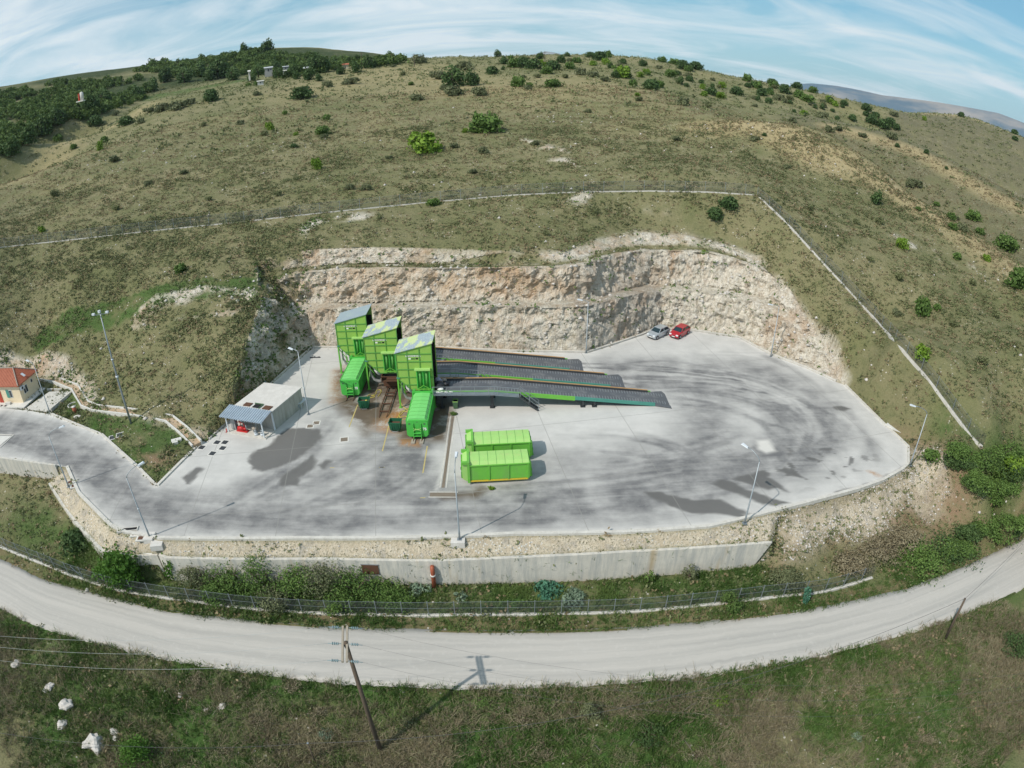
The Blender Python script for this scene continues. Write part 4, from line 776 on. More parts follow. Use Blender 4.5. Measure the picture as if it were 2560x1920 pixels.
# tall mast
p = SP(330, 1065, .2); ms = empty('camera_mast', (p[0], p[1], .15)); tag(ms, 'very tall thin mast with cross arms standing on the grass island', 'mast')
MB().tube([(0, 0, 0), (0, 0, 4), (0, 0, 9.5), (0, 0, 15.6)], [.16, .14, .11, .06], 10).build('pole', MT['galv'], ms, True)
MB().bar((-1.1, -.3, 15.4), (1.1, .3, 15.4), .06).bar((-.5, .8, 15.2), (.5, -.8, 15.2), .06).build('cross_arm', MT['galv'], ms)
MB().tube([(0, 0, 7.0), (0, 0, 7.25)], .2, 10).build('collar', MT['lamp_white'], ms, True); MB().tube([(0, 0, 9.4), (0, 0, 9.55)], .17, 10).build('collar', MT['lamp_white'], ms, True)
for b_ in (((-.9, -.25, 15.55), (.4, .25, .22)), ((.9, .25, 15.55), (.4, .25, .22)), ((0, -.1, 15.8), (.3, .3, .3))): MB().box(*b_).build('floodlight', MT['lamp_white'], ms)
MB().box((0, 0, -.05), (1.0, 1.0, .3)).build('base', MT['slab_white'], ms)

# ------------------------------------------------------------------ tipping hoppers
def text_mesh(name, txt, size, mat, parent, loc, rot=(R(90), 0, 0), extr=.01):
    c = bpy.data.curves.new(name, 'FONT'); c.body = txt; c.size = size; c.extrude = extr; c.offset = size*.03; c.align_x = 'CENTER'; c.align_y = 'CENTER'
    o = bpy.data.objects.new(name, c); COL.objects.link(o); dg = bpy.context.evaluated_depsgraph_get(); m = bpy.data.meshes.new_from_object(o.evaluated_get(dg)); bpy.data.objects.remove(o)
    m.materials.clear(); m.materials.append(mat); o = bpy.data.objects.new(name, m); COL.objects.link(o); o.parent = parent; o.location = loc; o.rotation_euler = rot; return o
def make_hopper():
    e = empty('tipping_hopper', (0, 0, 0)); W_, Dp = 4.3, 3.6; zl, zr = 7.25, 8.4; zt = lambda x: zl+(zr-zl)*x/W_
    face = [(0, 4.0), (1.75, 2.3), (W_, 2.3), (W_, zr), (0, zl)]
    MB().ext(face, 'y', 0, .06).build('front_wall', MT['green_panel'], e); MB().ext(face, 'y', Dp-.06, Dp).build('back_wall', MT['green_panel'], e)
    MB().bb(0, .06, 4.0, .06, Dp-.06, zl).build('left_wall', MT['green_panel'], e)
    MB().add([(0, .06, 4.0), (1.75, .06, 2.3), (1.75, Dp-.06, 2.3), (0, Dp-.06, 4.0), (.08, .06, 4.05), (1.8, .06, 2.38), (1.8, Dp-.06, 2.38), (.08, Dp-.06, 4.05)], [(0, 1, 2, 3), (4, 7, 6, 5), (0, 4, 5, 1), (2, 6, 7, 3), (1, 5, 6, 2), (0, 3, 7, 4)]).build('chute_floor', MT['rib_green'], e)
    MB().bb(1.85, .1, 2.3, W_-.05, Dp-.1, 2.36).bb(.1, .09, 4.1, .14, Dp-.09, zl-.05).bb(.14, .07, 4.05, W_-.1, .1, 7.0).bb(.14, Dp-.1, 4.05, W_-.1, Dp-.07, 7.0).bb(1.8, .07, 2.4, W_-.1, .1, 4.05).bb(1.8, Dp-.1, 2.4, W_-.1, Dp-.07, 4.05).build('shade_lining', MT['shade_and_sign_black'], e)  # black sheets paint the shade inside the open hood
    MB().add([(-.12, -.14, zt(-.12)), (W_+.1, -.14, zt(W_+.1)), (W_+.1, Dp+.14, zt(W_+.1)), (-.12, Dp+.14, zt(-.12)), (-.12, -.14, zt(-.12)+.09), (W_+.1, -.14, zt(W_+.1)+.09), (W_+.1, Dp+.14, zt(W_+.1)+.09), (-.12, Dp+.14, zt(-.12)+.09)], [(0, 3, 2, 1), (4, 5, 6, 7), (0, 1, 5, 4), (1, 2, 6, 5), (2, 3, 7, 6), (3, 0, 4, 7)]).build('roof', MT['hopper_roof'], e)
    m = MB()
    for x in (0.04, 1.35, 2.8, W_-.05): m.bb(x-.04, -.075, (4.0-x*.97 if x < 1.7 else 2.3), x+.04, -.002, zt(x)-.02)
    for z in (7.12, 6.14, 5.15, 4.13):
        x1 = W_; m.bb(0, -.08, z-.04, x1, -.004, z+.04)
    m.bb(.85, -.08, 3.1, 2.25, -.004, 3.18); m.bar((0, -.04, 3.98), (1.75, -.04, 2.3), .07); m.bb(1.75, -.085, 2.28, W_, -.003, 2.38); m.bar((0, -.05, zl-.03), (W_, -.05, zr-.03), .09)
    m.build('frame_ribs', MT['rib_green'], e)
    m = MB()
    for z in (6.14, 5.15, 4.13):
        for y in (1.2, 2.4): pass
    # packer housing on the front
    MB().bb(2.33, -.34, 2.75, 2.43, -.01, 5.15).bb(3.83, -.34, 2.75, 3.93, -.01, 5.15).bb(3.08, -.30, 2.75, 3.16, -.01, 5.1).bb(2.43, -.05, 2.7, 3.83, -.012, 5.1).build('cylinder_housing', MT['bright_green'], e)
    MB().bb(2.15, -.48, 5.15, 4.0, -.01, 5.33).build('housing_cap', MT['green_roof'], e)
    for x in (2.75, 3.5): MB().tube([(x, -.19, 3.0), (x, -.19, 4.7)], .12, 10).tube([(x, -.19, 4.7), (x, -.19, 5.15)], .06, 8).build('hydraulic_cylinder', MT['rib_green'], e, True)
    MB().bar((2.45, -.36, 2.75), (3.1, -.36, 3.2), .07).bar((3.1, -.36, 3.2), (3.8, -.36, 2.75), .07).bb(2.35, -.4, 2.66, 3.95, -.3, 2.74).build('brace', MT['green_paint'], e)
    # transfer mouth
    MB().bb(1.95, -.9, 1.55, 4.15, .4, 1.63).bb(1.95, -.95, 1.5, 2.03, .4, 2.28).bb(4.07, -.95, 1.5, 4.15, .4, 2.28).bb(1.95, -.98, 2.2, 4.15, -.9, 2.3).bb(1.95, .1, .35, 4.15, .45, 1.55).build('transfer_mouth', MT['bright_green'], e)
    MB().bb(1.95, .46, .2, 4.2, 2.8, 2.2).build('packer_body', MT['dark_steel'], e)
    # legs and braces
    for (x, y, zt_) in ((.02, .05, 4.05), (.02, Dp-.1, 4.05), (W_-.1, .1, 2.3), (W_-.1, Dp-.1, 2.3)):
        MB().bb(x-.09, y-.09, 0, x+.09, y+.09, zt_).bb(x-.2, y-.2, 0, x+.2, y+.2, .04).build('leg', MT['green_paint'], e)
    MB().bar((.02, .1, .5), (.02, Dp-.15, 3.7), .07).bar((.02, .1, 3.7), (.02, Dp-.15, .5), .07).bar((.1, .05, 3.5), (.9, .05, 2.3), .06).build('leg_brace', MT['green_paint'], e)
    MB().bb(-.1, -.1, 3.98, .3, Dp+.1, 4.08).build('corner_beam', MT['teal_paint'], e)
    # white discharge sleeve and grey duct under the slope
    m = bmesh.new(); bmesh.ops.create_icosphere(m, subdivisions=3, radius=.5)
    for v in m.verts: v.co = Vector((v.co.x*.75*(1+.12*math.sin(v.co.z*9)), v.co.y*.9, v.co.z*1.45-(.25 if v.co.z < 0 else 0)))
    me = bpy.data.meshes.new('white_sleeve'); m.to_mesh(me); m.free(); me.materials.append(MT['white_pvc']); me.polygons.foreach_set('use_smooth', [True]*len(me.polygons)); o = bpy.data.objects.new('white_sleeve', me); COL.objects.link(o); o.parent = e; o.location = (1.0, 1.5, 1.95); o.rotation_euler = (0, -.5, 0); o.scale = (.85, .85, .8)
    MB().tube([(.4, .5, 3.3), (.36, .45, 2.6), (.42, .4, 1.9), (.75, .45, 1.2), (1.25, .6, .85), (1.95, .8, .8)], [.07, .1, .12, .17, .22, .25], 12).build('duct', MT['grey_pipe'], e, True)
    # sign
    text_mesh('sign_text', 'ΚΟΙΝΟΠΡΑΞΙΑ', .26, MT['white_pvc'], e, (2.07, -.02, 6.83)); MB().bb(1.5, -.016, 6.42, 1.78, -.004, 6.6).build('sign_panel', MT['white_pvc'], e)
    text_mesh('sign_text', 'ΔΙΑΣ', .19, MT['bin_green'], e, (2.04, -.02, 6.5)); MB().bb(2.36, -.016, 6.42, 2.64, -.004, 6.61).build('sign_panel', MT['shade_and_sign_black'], e)
    return e
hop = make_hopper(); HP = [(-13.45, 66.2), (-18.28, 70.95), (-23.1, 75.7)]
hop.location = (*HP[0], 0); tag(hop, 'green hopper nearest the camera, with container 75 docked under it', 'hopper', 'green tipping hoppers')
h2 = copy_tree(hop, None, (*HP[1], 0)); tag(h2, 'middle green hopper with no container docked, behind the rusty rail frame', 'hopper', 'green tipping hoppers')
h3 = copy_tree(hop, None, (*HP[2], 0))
for c in h2.children:
    if c.name.startswith('transfer_mouth'): c.material_slots[0].link = 'OBJECT'; c.material_slots[0].material = MT['rust']
for c in h3.children:
    if c.name.startswith('roof'): c.material_slots[0].link = 'OBJECT'; c.material_slots[0].material = MT['hopper_roof_grey']
tag(h3, 'farthest green hopper with a mostly grey roof, above container 35', 'hopper', 'green tipping hoppers')

# ------------------------------------------------------------------ ramps
def make_ramp():
    e = empty('truck_ramp', (0, 0, 0)); xb, xe, x0 = 11.4, 32.6, 4.15      # bend, foot, hopper end (from the hopper corner); near side y=-.1
    zb = 2.3; y0, y1 = -.15, 2.75
    def prof(y_a, y_b, up, dn, name, mat, xs=None):
        xs = xs or [(x0, zb), (xb, zb), (xe-1.6, .34), (xe, .04)]
        poly = [(x, z+up) for x, z in xs]+[(x, max(0.0, z+dn)) for x, z in xs[::-1]]
        return MB().ext(poly, 'y', y_a, y_b).build(name, MT[mat], e)
    prof(y0, y1, 0, -.1, 'deck', 'deck_steel')
    def zat(x): return zb if x < xb else zb+(x-xb)/(xe-1.6-xb)*(.34-zb) if x < xe-1.6 else .34-(x-xe+1.6)/1.6*.3
    for side, (ya, yb) in enumerate(((y0+.12, y0+.82), (y1-.95, y1-.25))):
        m = MB(); x = xb+.6 if side == 0 else x0+2
        while x < xe-.3:
            z = zat(x+.06); m.bb(x, ya, z+.002, x+.09, yb, z+.035); x += .34
        m.build('tread', MT['cleat_steel'], e)
    prof(y0-.12, y0, .1, -.42, 'side_beam', 'green_paint', [(x0, zb), (xb, zb), (xb+9.5, zat(xb+9.5))]); prof(y0-.12, y0, .1, -.32, 'side_beam', 'teal_paint', [(xb+9.5, zat(xb+9.5)), (xe-1.9, .37)])
    prof(y1, y1+.12, .1, -.42, 'side_beam', 'green_paint', [(x0, zb), (xb, zb), (xe-1.9, .37)])
    prof(y1, y1+.13, .24, .1, 'wheel_guard', 'orange_rail', [(x0, zb), (xb, zb), (xe-2.3, .4)])
    prof(y1-.2, y1-.06, .2, .02, 'inner_kerb', 'dark_steel', [(x0, zb), (xb, zb), (xe-2.3, .4)])
    MB().add([(xe-1.9, y0-.1, .02), (xe+.1, y0-.75, .02), (xe+.1, y0, .02), (xe-1.9, y0, .02), (xe-1.9, y0-.1, .34), (xe+.05, y0-.75, .05), (xe+.05, y0, .05), (xe-1.9, y0, .38)], [(0, 3, 2, 1), (4, 5, 6, 7), (0, 1, 5, 4), (1, 2, 6, 5), (2, 3, 7, 6), (3, 0, 4, 7)]).build('entry_flare', MT['deck_steel'], e)
    MB().add([(xe-1.9, y1, .02), (xe-1.9, y1+.1, .02), (xe-.3, y1+.75, .02), (xe, y1, .02), (xe-1.9, y1, .38), (xe-1.9, y1+.1, .34), (xe-.3, y1+.75, .05), (xe, y1, .05)], [(0, 3, 2, 1), (4, 5, 6, 7), (0, 1, 5, 4), (1, 2, 6, 5), (2, 3, 7, 6), (3, 0, 4, 7)]).build('entry_flare', MT['deck_steel'], e)
    for x, h_, w_ in ((5.1, 1.85, .26), (xb-.3, 1.85, .3), (xb+10.5, .9, .22), (xb+11.9, .75, .22)):
        for y in (y0+.15, y1-.2): MB().bb(x-w_/2, y-w_/2, 0, x+w_/2, y+w_/2, h_).bb(x-.3, y-.3, 0, x+.3, y+.3, .03).build('support_post', MT['dark_steel'], e)
    MB().bar((xb-.3, y0+.15, .15), (xb-.3, y1-.2, 1.7), .1).bar((xb-.3, y1-.2, .15), (xb-.3, y0+.15, 1.7), .1).bb(xb-.5, y0+.05, 1.7, xb-.1, y1-.05, 1.9).build('cross_brace', MT['dark_steel'], e)
    # walkway, rails and stair on the near side
    ya, yb = y0-.95, y0-.14; xs = 14.25; zs = zat(xs)
    prof(ya, yb, -.02, -.1, 'walkway', 'galv', [(x0, zb), (xb, zb), (xs, zs)])
    m = MB()
    for x in [x0+.1+i*1.62 for i in range(5)]+[xb, xb+.35, xb+1.5, xs-.02]: m.bb(x-.025, ya-.03, zat(x)-.1, x+.025, ya+.02, zat(x)+1.05)
    for dz in (.12, .55, 1.05): m.bar((x0, ya, zb+dz), (xb, ya, zb+dz), .05); m.bar((xb, ya, zb+dz), (xs, ya, zs+dz), .05)
    m.build('railing', MT['galv'], e)
    m = MB(); xt, zt_ = xs+2.3, 0.02
    for y in (ya, yb-.05): m.bar((xs, y, zs-.05), (xt, y, .1), .05, .2)
    for k in range(8): t = (k+.6)/8.5; m.bb(xs+(xt-xs)*t-.14, ya, zs+(0-zs)*t-.02, xs+(xt-xs)*t+.14, yb-.05, zs+(0-zs)*t+.02)
    m.build('stair', MT['dark_steel'], e)
    m = MB()
    for y in (ya, yb-.05):
        for t in (.05, .5, .97): m.bar((xs+(xt-xs)*t, y, zs*(1-t)), (xs+(xt-xs)*t+.12, y, zs*(1-t)+1.0), .05)
        for dz in (.5, 1.0): m.bar((xs+.1, y, zs+dz-.05), (xt+.1, y, dz+.03), .045)
    m.build('stair_rail', MT['galv'], e)
    return e
rp = make_ramp(); rp.location = (HP[0][0], HP[0][1], 0); tag(rp, 'steel truck ramp nearest the camera, rising to the hopper above container 75', 'ramp', 'steel truck ramps')
r2 = copy_tree(rp, None, (*HP[1], 0)); tag(r2, 'middle one of the three steel truck ramps, leading to the hopper without a container', 'ramp', 'steel truck ramps')
r3 = copy_tree(rp, None, (*HP[2], 0)); tag(r3, 'farthest steel truck ramp, next to the foot of the quarry face', 'ramp', 'steel truck ramps')
# refuse left on the near ramp
def lump(name, r, loc, mat, sq=.7, seed=0, sub=2, parent=None, rough=.22):
    m = bmesh.new(); bmesh.ops.create_icosphere(m, subdivisions=sub, radius=1)
    P = np.array([v.co[:] for v in m.verts]); nz = fbm(P+seed*7.1, 1.3, 3)
    for v, k in zip(m.verts, nz): v.co = Vector((v.co.x*r[0], v.co.y*r[1], v.co.z*r[2]))*(1+k*rough)
    me = bpy.data.meshes.new(name); m.to_mesh(me); m.free(); me.materials.append(MT[mat]); o = bpy.data.objects.new(name, me); COL.objects.link(o); o.location = loc
    if parent: o.parent = parent
    return o
for i, (dx, dy, r_, mt, lb) in enumerate(((4.75, .7, (.6, .7, .5), 'rubbish_black', 'large black rubbish bag in front of the hopper mouth on the near ramp'), (5.5, 1.1, (.55, .5, .4), 'rubbish_black', 'black rubbish bag at the right of the refuse on the near ramp'), (4.6, 1.9, (.5, .5, .42), 'rubbish_mix', 'mixed blue and grey refuse bag behind the black bags on the near ramp'), (5.2, 2.2, (.4, .4, .3), 'bag_tan', 'small tan bag at the back of the refuse on the near ramp'), (5.0, .1, (.35, .3, .2), 'white_pvc', 'white plastic scrap beside the black bags on the near ramp'))):
    o = lump('rubbish_bag', r_, (HP[0][0]+dx, HP[0][1]+dy, 2.3+r_[2]*.75), mt, seed=i); tag(o, lb, 'rubbish bag', 'refuse on the near ramp')
for i in range(7):
    x = HP[0][0]+4.3+i*.3+random.random()*.2; o = MB().box((0, 0, .02), (.28+random.random()*.2, .12+random.random()*.1, .03), rz=random.random()*3).build('plastic_scrap', MT['white_pvc']); o.location = (x, HP[0][1]-.55+random.random()*.3, 2.28+i*.004); tag(o, 'torn white plastic scrap lying on the walkway beside the near hopper', 'litter', 'plastic scraps on the near walkway')

# ------------------------------------------------------------------ roll-off containers
def make_container(num=None, cols=('bright_green', 'bright_green_roof')):
    # local x across (width 2.3), y along, front (hook end) at y=0 facing -y
    e = empty('waste_container', (0, 0, 0)); Wd, L, z0, zh, zr = 1.15, 6.2, .28, 2.25, 2.62; mt = MT[cols[0]]
    sec = [(-Wd+.12, z0), (Wd-.12, z0), (Wd, z0+.25), (Wd, zh), (Wd-.28, zr-.06), (0, zr), (-Wd+.28, zr-.06), (-Wd, zh), (-Wd, z0+.25)]
    MB().ext([sec[i] for i in (0, 1, 2, 3, 7, 8)], 'y', .12, L-.15).build('body', mt, e)
    MB().ext([(Wd-.01, zh+.003), (Wd-.28, zr-.06), (0, zr), (-Wd+.28, zr-.06), (-Wd+.01, zh+.003)], 'y', .12, L-.15).build('roof', MT[cols[1]], e)
    m = MB()
    for i in range(6):
        y = .75+i*(L-1.2)/6; m.ext([(Wd+.005, zh), (Wd-.275, zr-.045), (0, zr+.016), (-Wd+.275, zr-.045), (-Wd-.005, zh), (-Wd+.02, zh-.02), (0, zr-.03), (Wd-.02, zh-.02)], 'y', y, y+.035)
    m.build('roof_seam', MT['rib_green'], e)
    m = MB()
    for s_ in (-1, 1):
        for i in range(4): y = .14+i*(L-.45)/3; m.bb(s_*Wd, y, z0+.2, s_*(Wd+.08), y+.14, zh)
        m.bb(s_*Wd, .12, zh-.06, s_*(Wd+.09), L-.16, zh+.05)
    m.build('side_rib', mt, e)
    m = MB()
    for s_ in (-1, 1): m.bb(s_*(Wd-.01), .2, z0+.05, s_*(Wd+.06), L-.2, z0+.2)
    m.build('lower_rail', MT['yellow_edge'] if num is None else mt, e)
    MB().ext([(-Wd+.18, z0+.02), (Wd-.18, z0+.02), (Wd+.03, z0+.28), (Wd+.03, zh-.1), (Wd-.25, zh+.12), (-Wd+.25, zh+.12), (-Wd-.03, zh-.1), (-Wd-.03, z0+.28)], 'y', 0, .12).build('end_plate', mt, e)
    m = MB()
    for s_ in (-1, 1):
        m.add([(s_*.42-.03, 0, .12), (s_*.42+.03, 0, .12), (s_*.42+.03, 0, 2.05), (s_*.42-.03, 0, 2.05), (s_*.42-.03, -.32, .12), (s_*.42+.03, -.32, .12), (s_*.42+.03, -.1, 2.0), (s_*.42-.03, -.1, 2.0)], [(0, 1, 2, 3), (4, 7, 6, 5), (0, 4, 5, 1), (1, 5, 6, 2), (2, 6, 7, 3), (3, 7, 4, 0)])
    for z in (.45, .8): m.bb(-.42, -.28, z, .42, -.02, z+.07)
    m.build('hook_frame', mt, e)
    MB().bar((-.4, -.2, 1.15), (-.12, -.2, 1.45), .05).bar((-.4, -.2, 1.5), (-.15, -.2, 1.25), .05).bar((.4, -.2, 1.15), (.12, -.2, 1.45), .05).bar((.4, -.2, 1.5), (.15, -.2, 1.25), .05).tube([(-.2, -.22, 1.35), (.2, -.22, 1.35)], .04, 8).build('hook_bar', MT['green_roof'], e)
    for b_ in ((-.09, -.012, 2.15, .12, 0, 2.22), (-.95, -.012, 1.85, -.75, 0, 2.02), (.72, -.012, 1.85, .92, 0, 2.02)): MB().bb(*b_).build('vent', MT['old_green'], e)
    for s_ in (-1, 1): MB().bb(s_*.5-.09, .1, .1, s_*.5+.09, L-.2, z0).build('skid', MT['dark_steel'] if num is None else mt, e)
    for s_ in (-1, 1): MB().tube([(s_*.75-.1, L-.8, .14), (s_*.75+.1, L-.8, .14)], .14, 12).build('roller', MT['dark_steel'], e, True)
    # rear: swinging press gate with its frame
    m = MB(); m.bb(-Wd-.06, L-.2, z0, Wd+.06, L-.1, zr-.02); m.bb(-Wd-.12, L-.28, z0-.02, -Wd+.04, L-.05, zr-.05).bb(Wd-.04, L-.28, z0-.02, Wd+.12, L-.05, zr-.05).bb(-Wd-.12, L-.28, zr-.06, Wd+.12, L-.05, zr+.1); m.build('gate_frame', mt, e)
    m = MB(); m.ext([(L-.1, z0), (L+.42, z0+.3), (L+.48, 1.5), (L+.4, zr-.25), (L-.1, zr+.02)], 'x', -Wd+.12, Wd-.12); m.build('gate', MT[cols[1]], e)
    m = MB()
    for s_ in (-.8, -.1, .8): m.bb(s_-.05, L+.3, z0+.3, s_+.05, L+.56, zr-.3)
    m.bb(-Wd-.05, L-.1, zr-.2, -Wd+.2, L+.5, zr+.1).bb(Wd-.2, L-.1, zr-.2, Wd+.05, L+.5, zr+.1); m.build('gate_brace', mt, e)
    m = MB(); m.tube([(Wd-.1, L+.5, .75), (Wd-.1, L+.62, .55), (Wd-.2, L+.6, .35)], .05, 6); m.build('latch', MT['dark_steel'], e); MB().bb(-.5, L+.45, .4, -.2, L+.6, .9).build('latch', MT['dark_steel'], e); MB().bb(.1, L+.45, .35, .5, L+.58, .8).build('latch', MT['dark_steel'], e)
    for s_ in (-1,): MB().tube([(Wd+.06, .9+k*.001, 1.9) for k in (0, 1)], .02, 6)
    if num: text_mesh('number', num, .42, MT['white_pvc'], e, (.83, -.02, 1.28), extr=.012)
    return e
c75 = make_container('75'); c75.location = (-10.42, 59.25, 0); tag(c75, 'bright green container marked 75 docked under the nearest hopper', 'container', 'green waste containers')
c35 = make_container('35'); c35.location = (-20.2, 68.9, 0); tag(c35, 'green container marked 35 docked under the farthest hopper', 'container', 'green waste containers')
cp = make_container(None, ('green_paint', 'green_roof')); cp.location = (1.62, 52.45, 0); cp.rotation_euler = (0, 0, R(94.5)); tag(cp, 'lime green container lying parked on the open yard, nearest the front kerb', 'container', 'green waste containers')
cq = copy_tree(cp, None, (1.85, 56.15, 0)); tag(cq, 'lime green container parked behind the front one on the open yard', 'container', 'green waste containers')

# dock rail frames
def dock(x, y, label, L=6.4):
    e = empty('dock_rails', (x, y, 0)); tag(e, label, 'rail frame', 'steel dock rail frames')
    for s_ in (-1, 1): MB().bb(s_*.55-.035, 0, .14, s_*.55+.035, L, .3).build('rail', MT['rust'], e)
    for t in (.05, 1.9, 3.9, 4.7, 6.1): MB().bb(-.5, t, .14, .5, t+.08, .26).build('crossbar', MT['rust'], e)
    for s_ in (-1, 1): MB().bar((s_*.55, 0, .25), (s_*.42, -1.1, .03), .08).build('guide', MT['rust'], e)
    return e
p1 = ZZ(760, 1000); dock(p1[0], p1[1], 'rusty rail frame lying open on the stained slab before the middle hopper')
dock(-10.42, 59.4, 'rail frame under the docked container 75, only its stub ends showing'); dock(-20.2, 69.0, 'rail frame hidden under the docked container 35')
for x, y in ((-10.9, 58.6), (-9.95, 58.6)): o = MB().box((0, 0, .06), (.42, .9, .12)).build('wheel_block', MT['bag_tan']); o.location = (x, y, 0); tag(o, 'small concrete wheel pad in front of container 75', 'pad', 'wheel pads before container 75')

# bins
def make_bin():
    e = empty('wheeled_bin', (0, 0, 0)); m = MB(); b0, b1 = .5, .62
    for (xa, ya, xb_, yb_) in ((-1, -1, 1, -1), (1, -1, 1, 1), (1, 1, -1, 1), (-1, 1, -1, -1)):
        m.add([(xa*.56, ya*.42, .22), (xb_*.56, yb_*.42, .22), (xb_*.68, yb_*.54, 1.25), (xa*.68, ya*.54, 1.25), (xa*.53, ya*.39, .22), (xb_*.53, yb_*.39, .22), (xb_*.64, yb_*.5, 1.25), (xa*.64, ya*.5, 1.25)], [(0, 1, 2, 3), (4, 7, 6, 5), (0, 4, 5, 1), (3, 2, 6, 7), (1, 5, 6, 2), (0, 3, 7, 4)])
    m.bb(-.55, -.41, .2, .55, .41, .26)
    m.build('body', MT['bin_green'], e)
    m = MB(); m.bb(-.72, -.58, 1.2, .72, -.5, 1.27).bb(-.72, .5, 1.2, .72, .58, 1.27).bb(-.72, -.5, 1.2, -.64, .5, 1.27).bb(.64, -.5, 1.2, .72, .5, 1.27); m.build('rim', MT['bin_green'], e)
    m = MB()
    for x in (-.35, -.1, .15, .4): m.bb(x-.03, -.56, .3, x+.03, -.45, 1.2)
    for x in (.25,): m.bar((x, -.6, .25), (x+.05, -.62, 1.2), .03)
    m.build('side_rib', MT['bin_green'], e)
    MB().bb(-.58, -.44, .85, .58, .44, .9).build('waste', MT['rust'], e)
    for x in (-.42, .42):
        for y in (-.3, .3): MB().tube([(x-.03, y, .1), (x+.03, y, .1)], .1, 10).build('wheel', MT['tyre'], e, True)
    MB().tube([(-.3, -.62, .3), (-.3, -.7, .25), (.3, -.7, .25), (.3, -.62, .3)], .02, 6).build('tow_bar', MT['galv'], e)
    return e
b1 = make_bin(); p = SP(911, 1024); b1.location = (p[0], p[1]+.4, 0); b1.rotation_euler = (0, 0, .06); tag(b1, 'open dark green wheeled bin in front of the container 35, with yellow litter on top', 'waste bin', 'dark green wheeled bins')
b2 = copy_tree(b1, None, (*SP(989, 1080)[:2], 0)); b2.location.y += .4; b2.rotation_euler = (0, 0, -.05); tag(b2, 'open dark green wheeled bin standing left of container 75', 'waste bin', 'dark green wheeled bins')
o = lump('litter', (.14, .12, .1), (b1.location.x+.25, b1.location.y+.1, .98), 'hose_yellow', seed=3); tag(o, 'yellow scrap lying on top of the open green bin', 'litter')
p = SP(1139, 1022); e = empty('wheelie_bin', (p[0], p[1]+.2, 0)); tag(e, 'small upright green wheelie bin standing under the near ramp', 'waste bin')
MB().add([(-.24, -.26, .06), (.24, -.26, .06), (.24, .26, .06), (-.24, .26, .06), (-.3, -.34, .98), (.3, -.34, .98), (.3, .34, .98), (-.3, .34, .98)], [(0, 3, 2, 1), (0, 1, 5, 4), (1, 2, 6, 5), (2, 3, 7, 6), (3, 0, 4, 7), (4, 5, 6, 7)]).build('body', MT['old_green'], e)
MB().bb(-.32, -.36, .98, .32, -.3, 1.04).bb(-.32, .3, .98, .32, .42, 1.06).bb(-.32, -.3, .98, -.26, .3, 1.04).bb(.26, -.3, .98, .32, .3, 1.04).build('rim', MT['green_roof'], e); MB().bb(-.26, -.3, .985, .26, .3, .99).build('opening', MT['shade_and_sign_black'], e)
for s_ in (-1, 1): MB().tube([(s_*.22, .28, .12), (s_*.3, .28, .12)], .12, 10).build('wheel', MT['tyre'], e, True)
# hoses
def hose(F, label, r=.035, mat='hose_yellow', zs=.04, fn=ZZ):
    P = [fn(x, y, .04) for x, y in F]; P = [np.array(q) for q in P]; out = []
    for i in range(len(P)-1):
        p0, p1_, p2, p3 = P[max(i-1, 0)], P[i], P[i+1], P[min(i+2, len(P)-1)]
        for t in np.linspace(0, 1, 6)[:-1]: out.append(.5*((2*p1_)+(-p0+p2)*t+(2*p0-5*p1_+4*p2-p3)*t*t+(-p0+3*p1_-3*p2+p3)*t**3))
    out.append(P[-1]); c0 = out[0]; o = MB().tube([tuple(q-c0*np.array([1, 1, 0])) for q in out], r, 6).build('hose', MT[mat], None, True); o.location = (c0[0], c0[1], 0); tag(o, label, 'hose')
hose([(500, 640), (440, 680), (470, 710), (560, 700), (580, 680), (520, 670), (600, 640), (610, 580), (680, 560), (700, 600), (640, 690)], 'yellow hose coiled on the wet slab beside container 35')
hose([(1075, 800), (1120, 880), (1240, 985), (1100, 960), (1040, 1030), (1060, 1080), (1160, 1060), (1200, 1100), (1080, 1120), (1010, 1090), (1100, 1000), (1180, 920), (1260, 910)], 'tangled yellow hose on the slab between the green leg and container 75')

# road paint and slot drain
def paintline(a, b, w, mat='yellow_line', name='road_marking'):
    a = np.array(a); b = np.array(b); t = (b-a)[:2]; t = t/np.hypot(*t); nn = np.array([-t[1], t[0]])*w/2
    o = MB().add([(a[0]-nn[0], a[1]-nn[1], .006), (a[0]+nn[0], a[1]+nn[1], .006), (b[0]+nn[0], b[1]+nn[1], .006), (b[0]-nn[0], b[1]-nn[1], .006)], [(0, 1, 2, 3)]).build(name, MT[mat]); tag(o, kind='structure')
for a, b, w in (((1545, 90), (1508, 187), .13), ((1680, 180), (1652, 290), .13), ((1846, 268), (1827, 385), .13)): paintline(QC(*a), QC(*b), w)
for a in ((1638, 360), (1425, 362), (1815, 492), (1640, 360)): q = QC(*a); paintline(q, q+np.array([.5, .03, 0]), .1)
e = empty('slot_drain', (*QC(1937, 290)[:2], 0)); tag(e, 'long narrow slot drain across the yard beside the parked containers', 'drain')
a = QC(1957, 140); b = QC(1914, 448); c_ = np.array([e.location.x, e.location.y, 0])
mm = MB(); mm.bar(tuple(a-c_+[0, 0, .004]), tuple(b-c_+[0, 0, .004]), .3, .012); mm.build('grating', MT['drain_dirt'], e)
mm = MB(); mm.bar(tuple(a-c_+[.3, 0, .003]), tuple(b-c_+[.3, 0, .003]), .1, .02); mm.bar(tuple(a-c_+[-.3, 0, .003]), tuple(b-c_+[-.3, 0, .003]), .1, .02); mm.build('edge_strip', MT['kerb'], e)
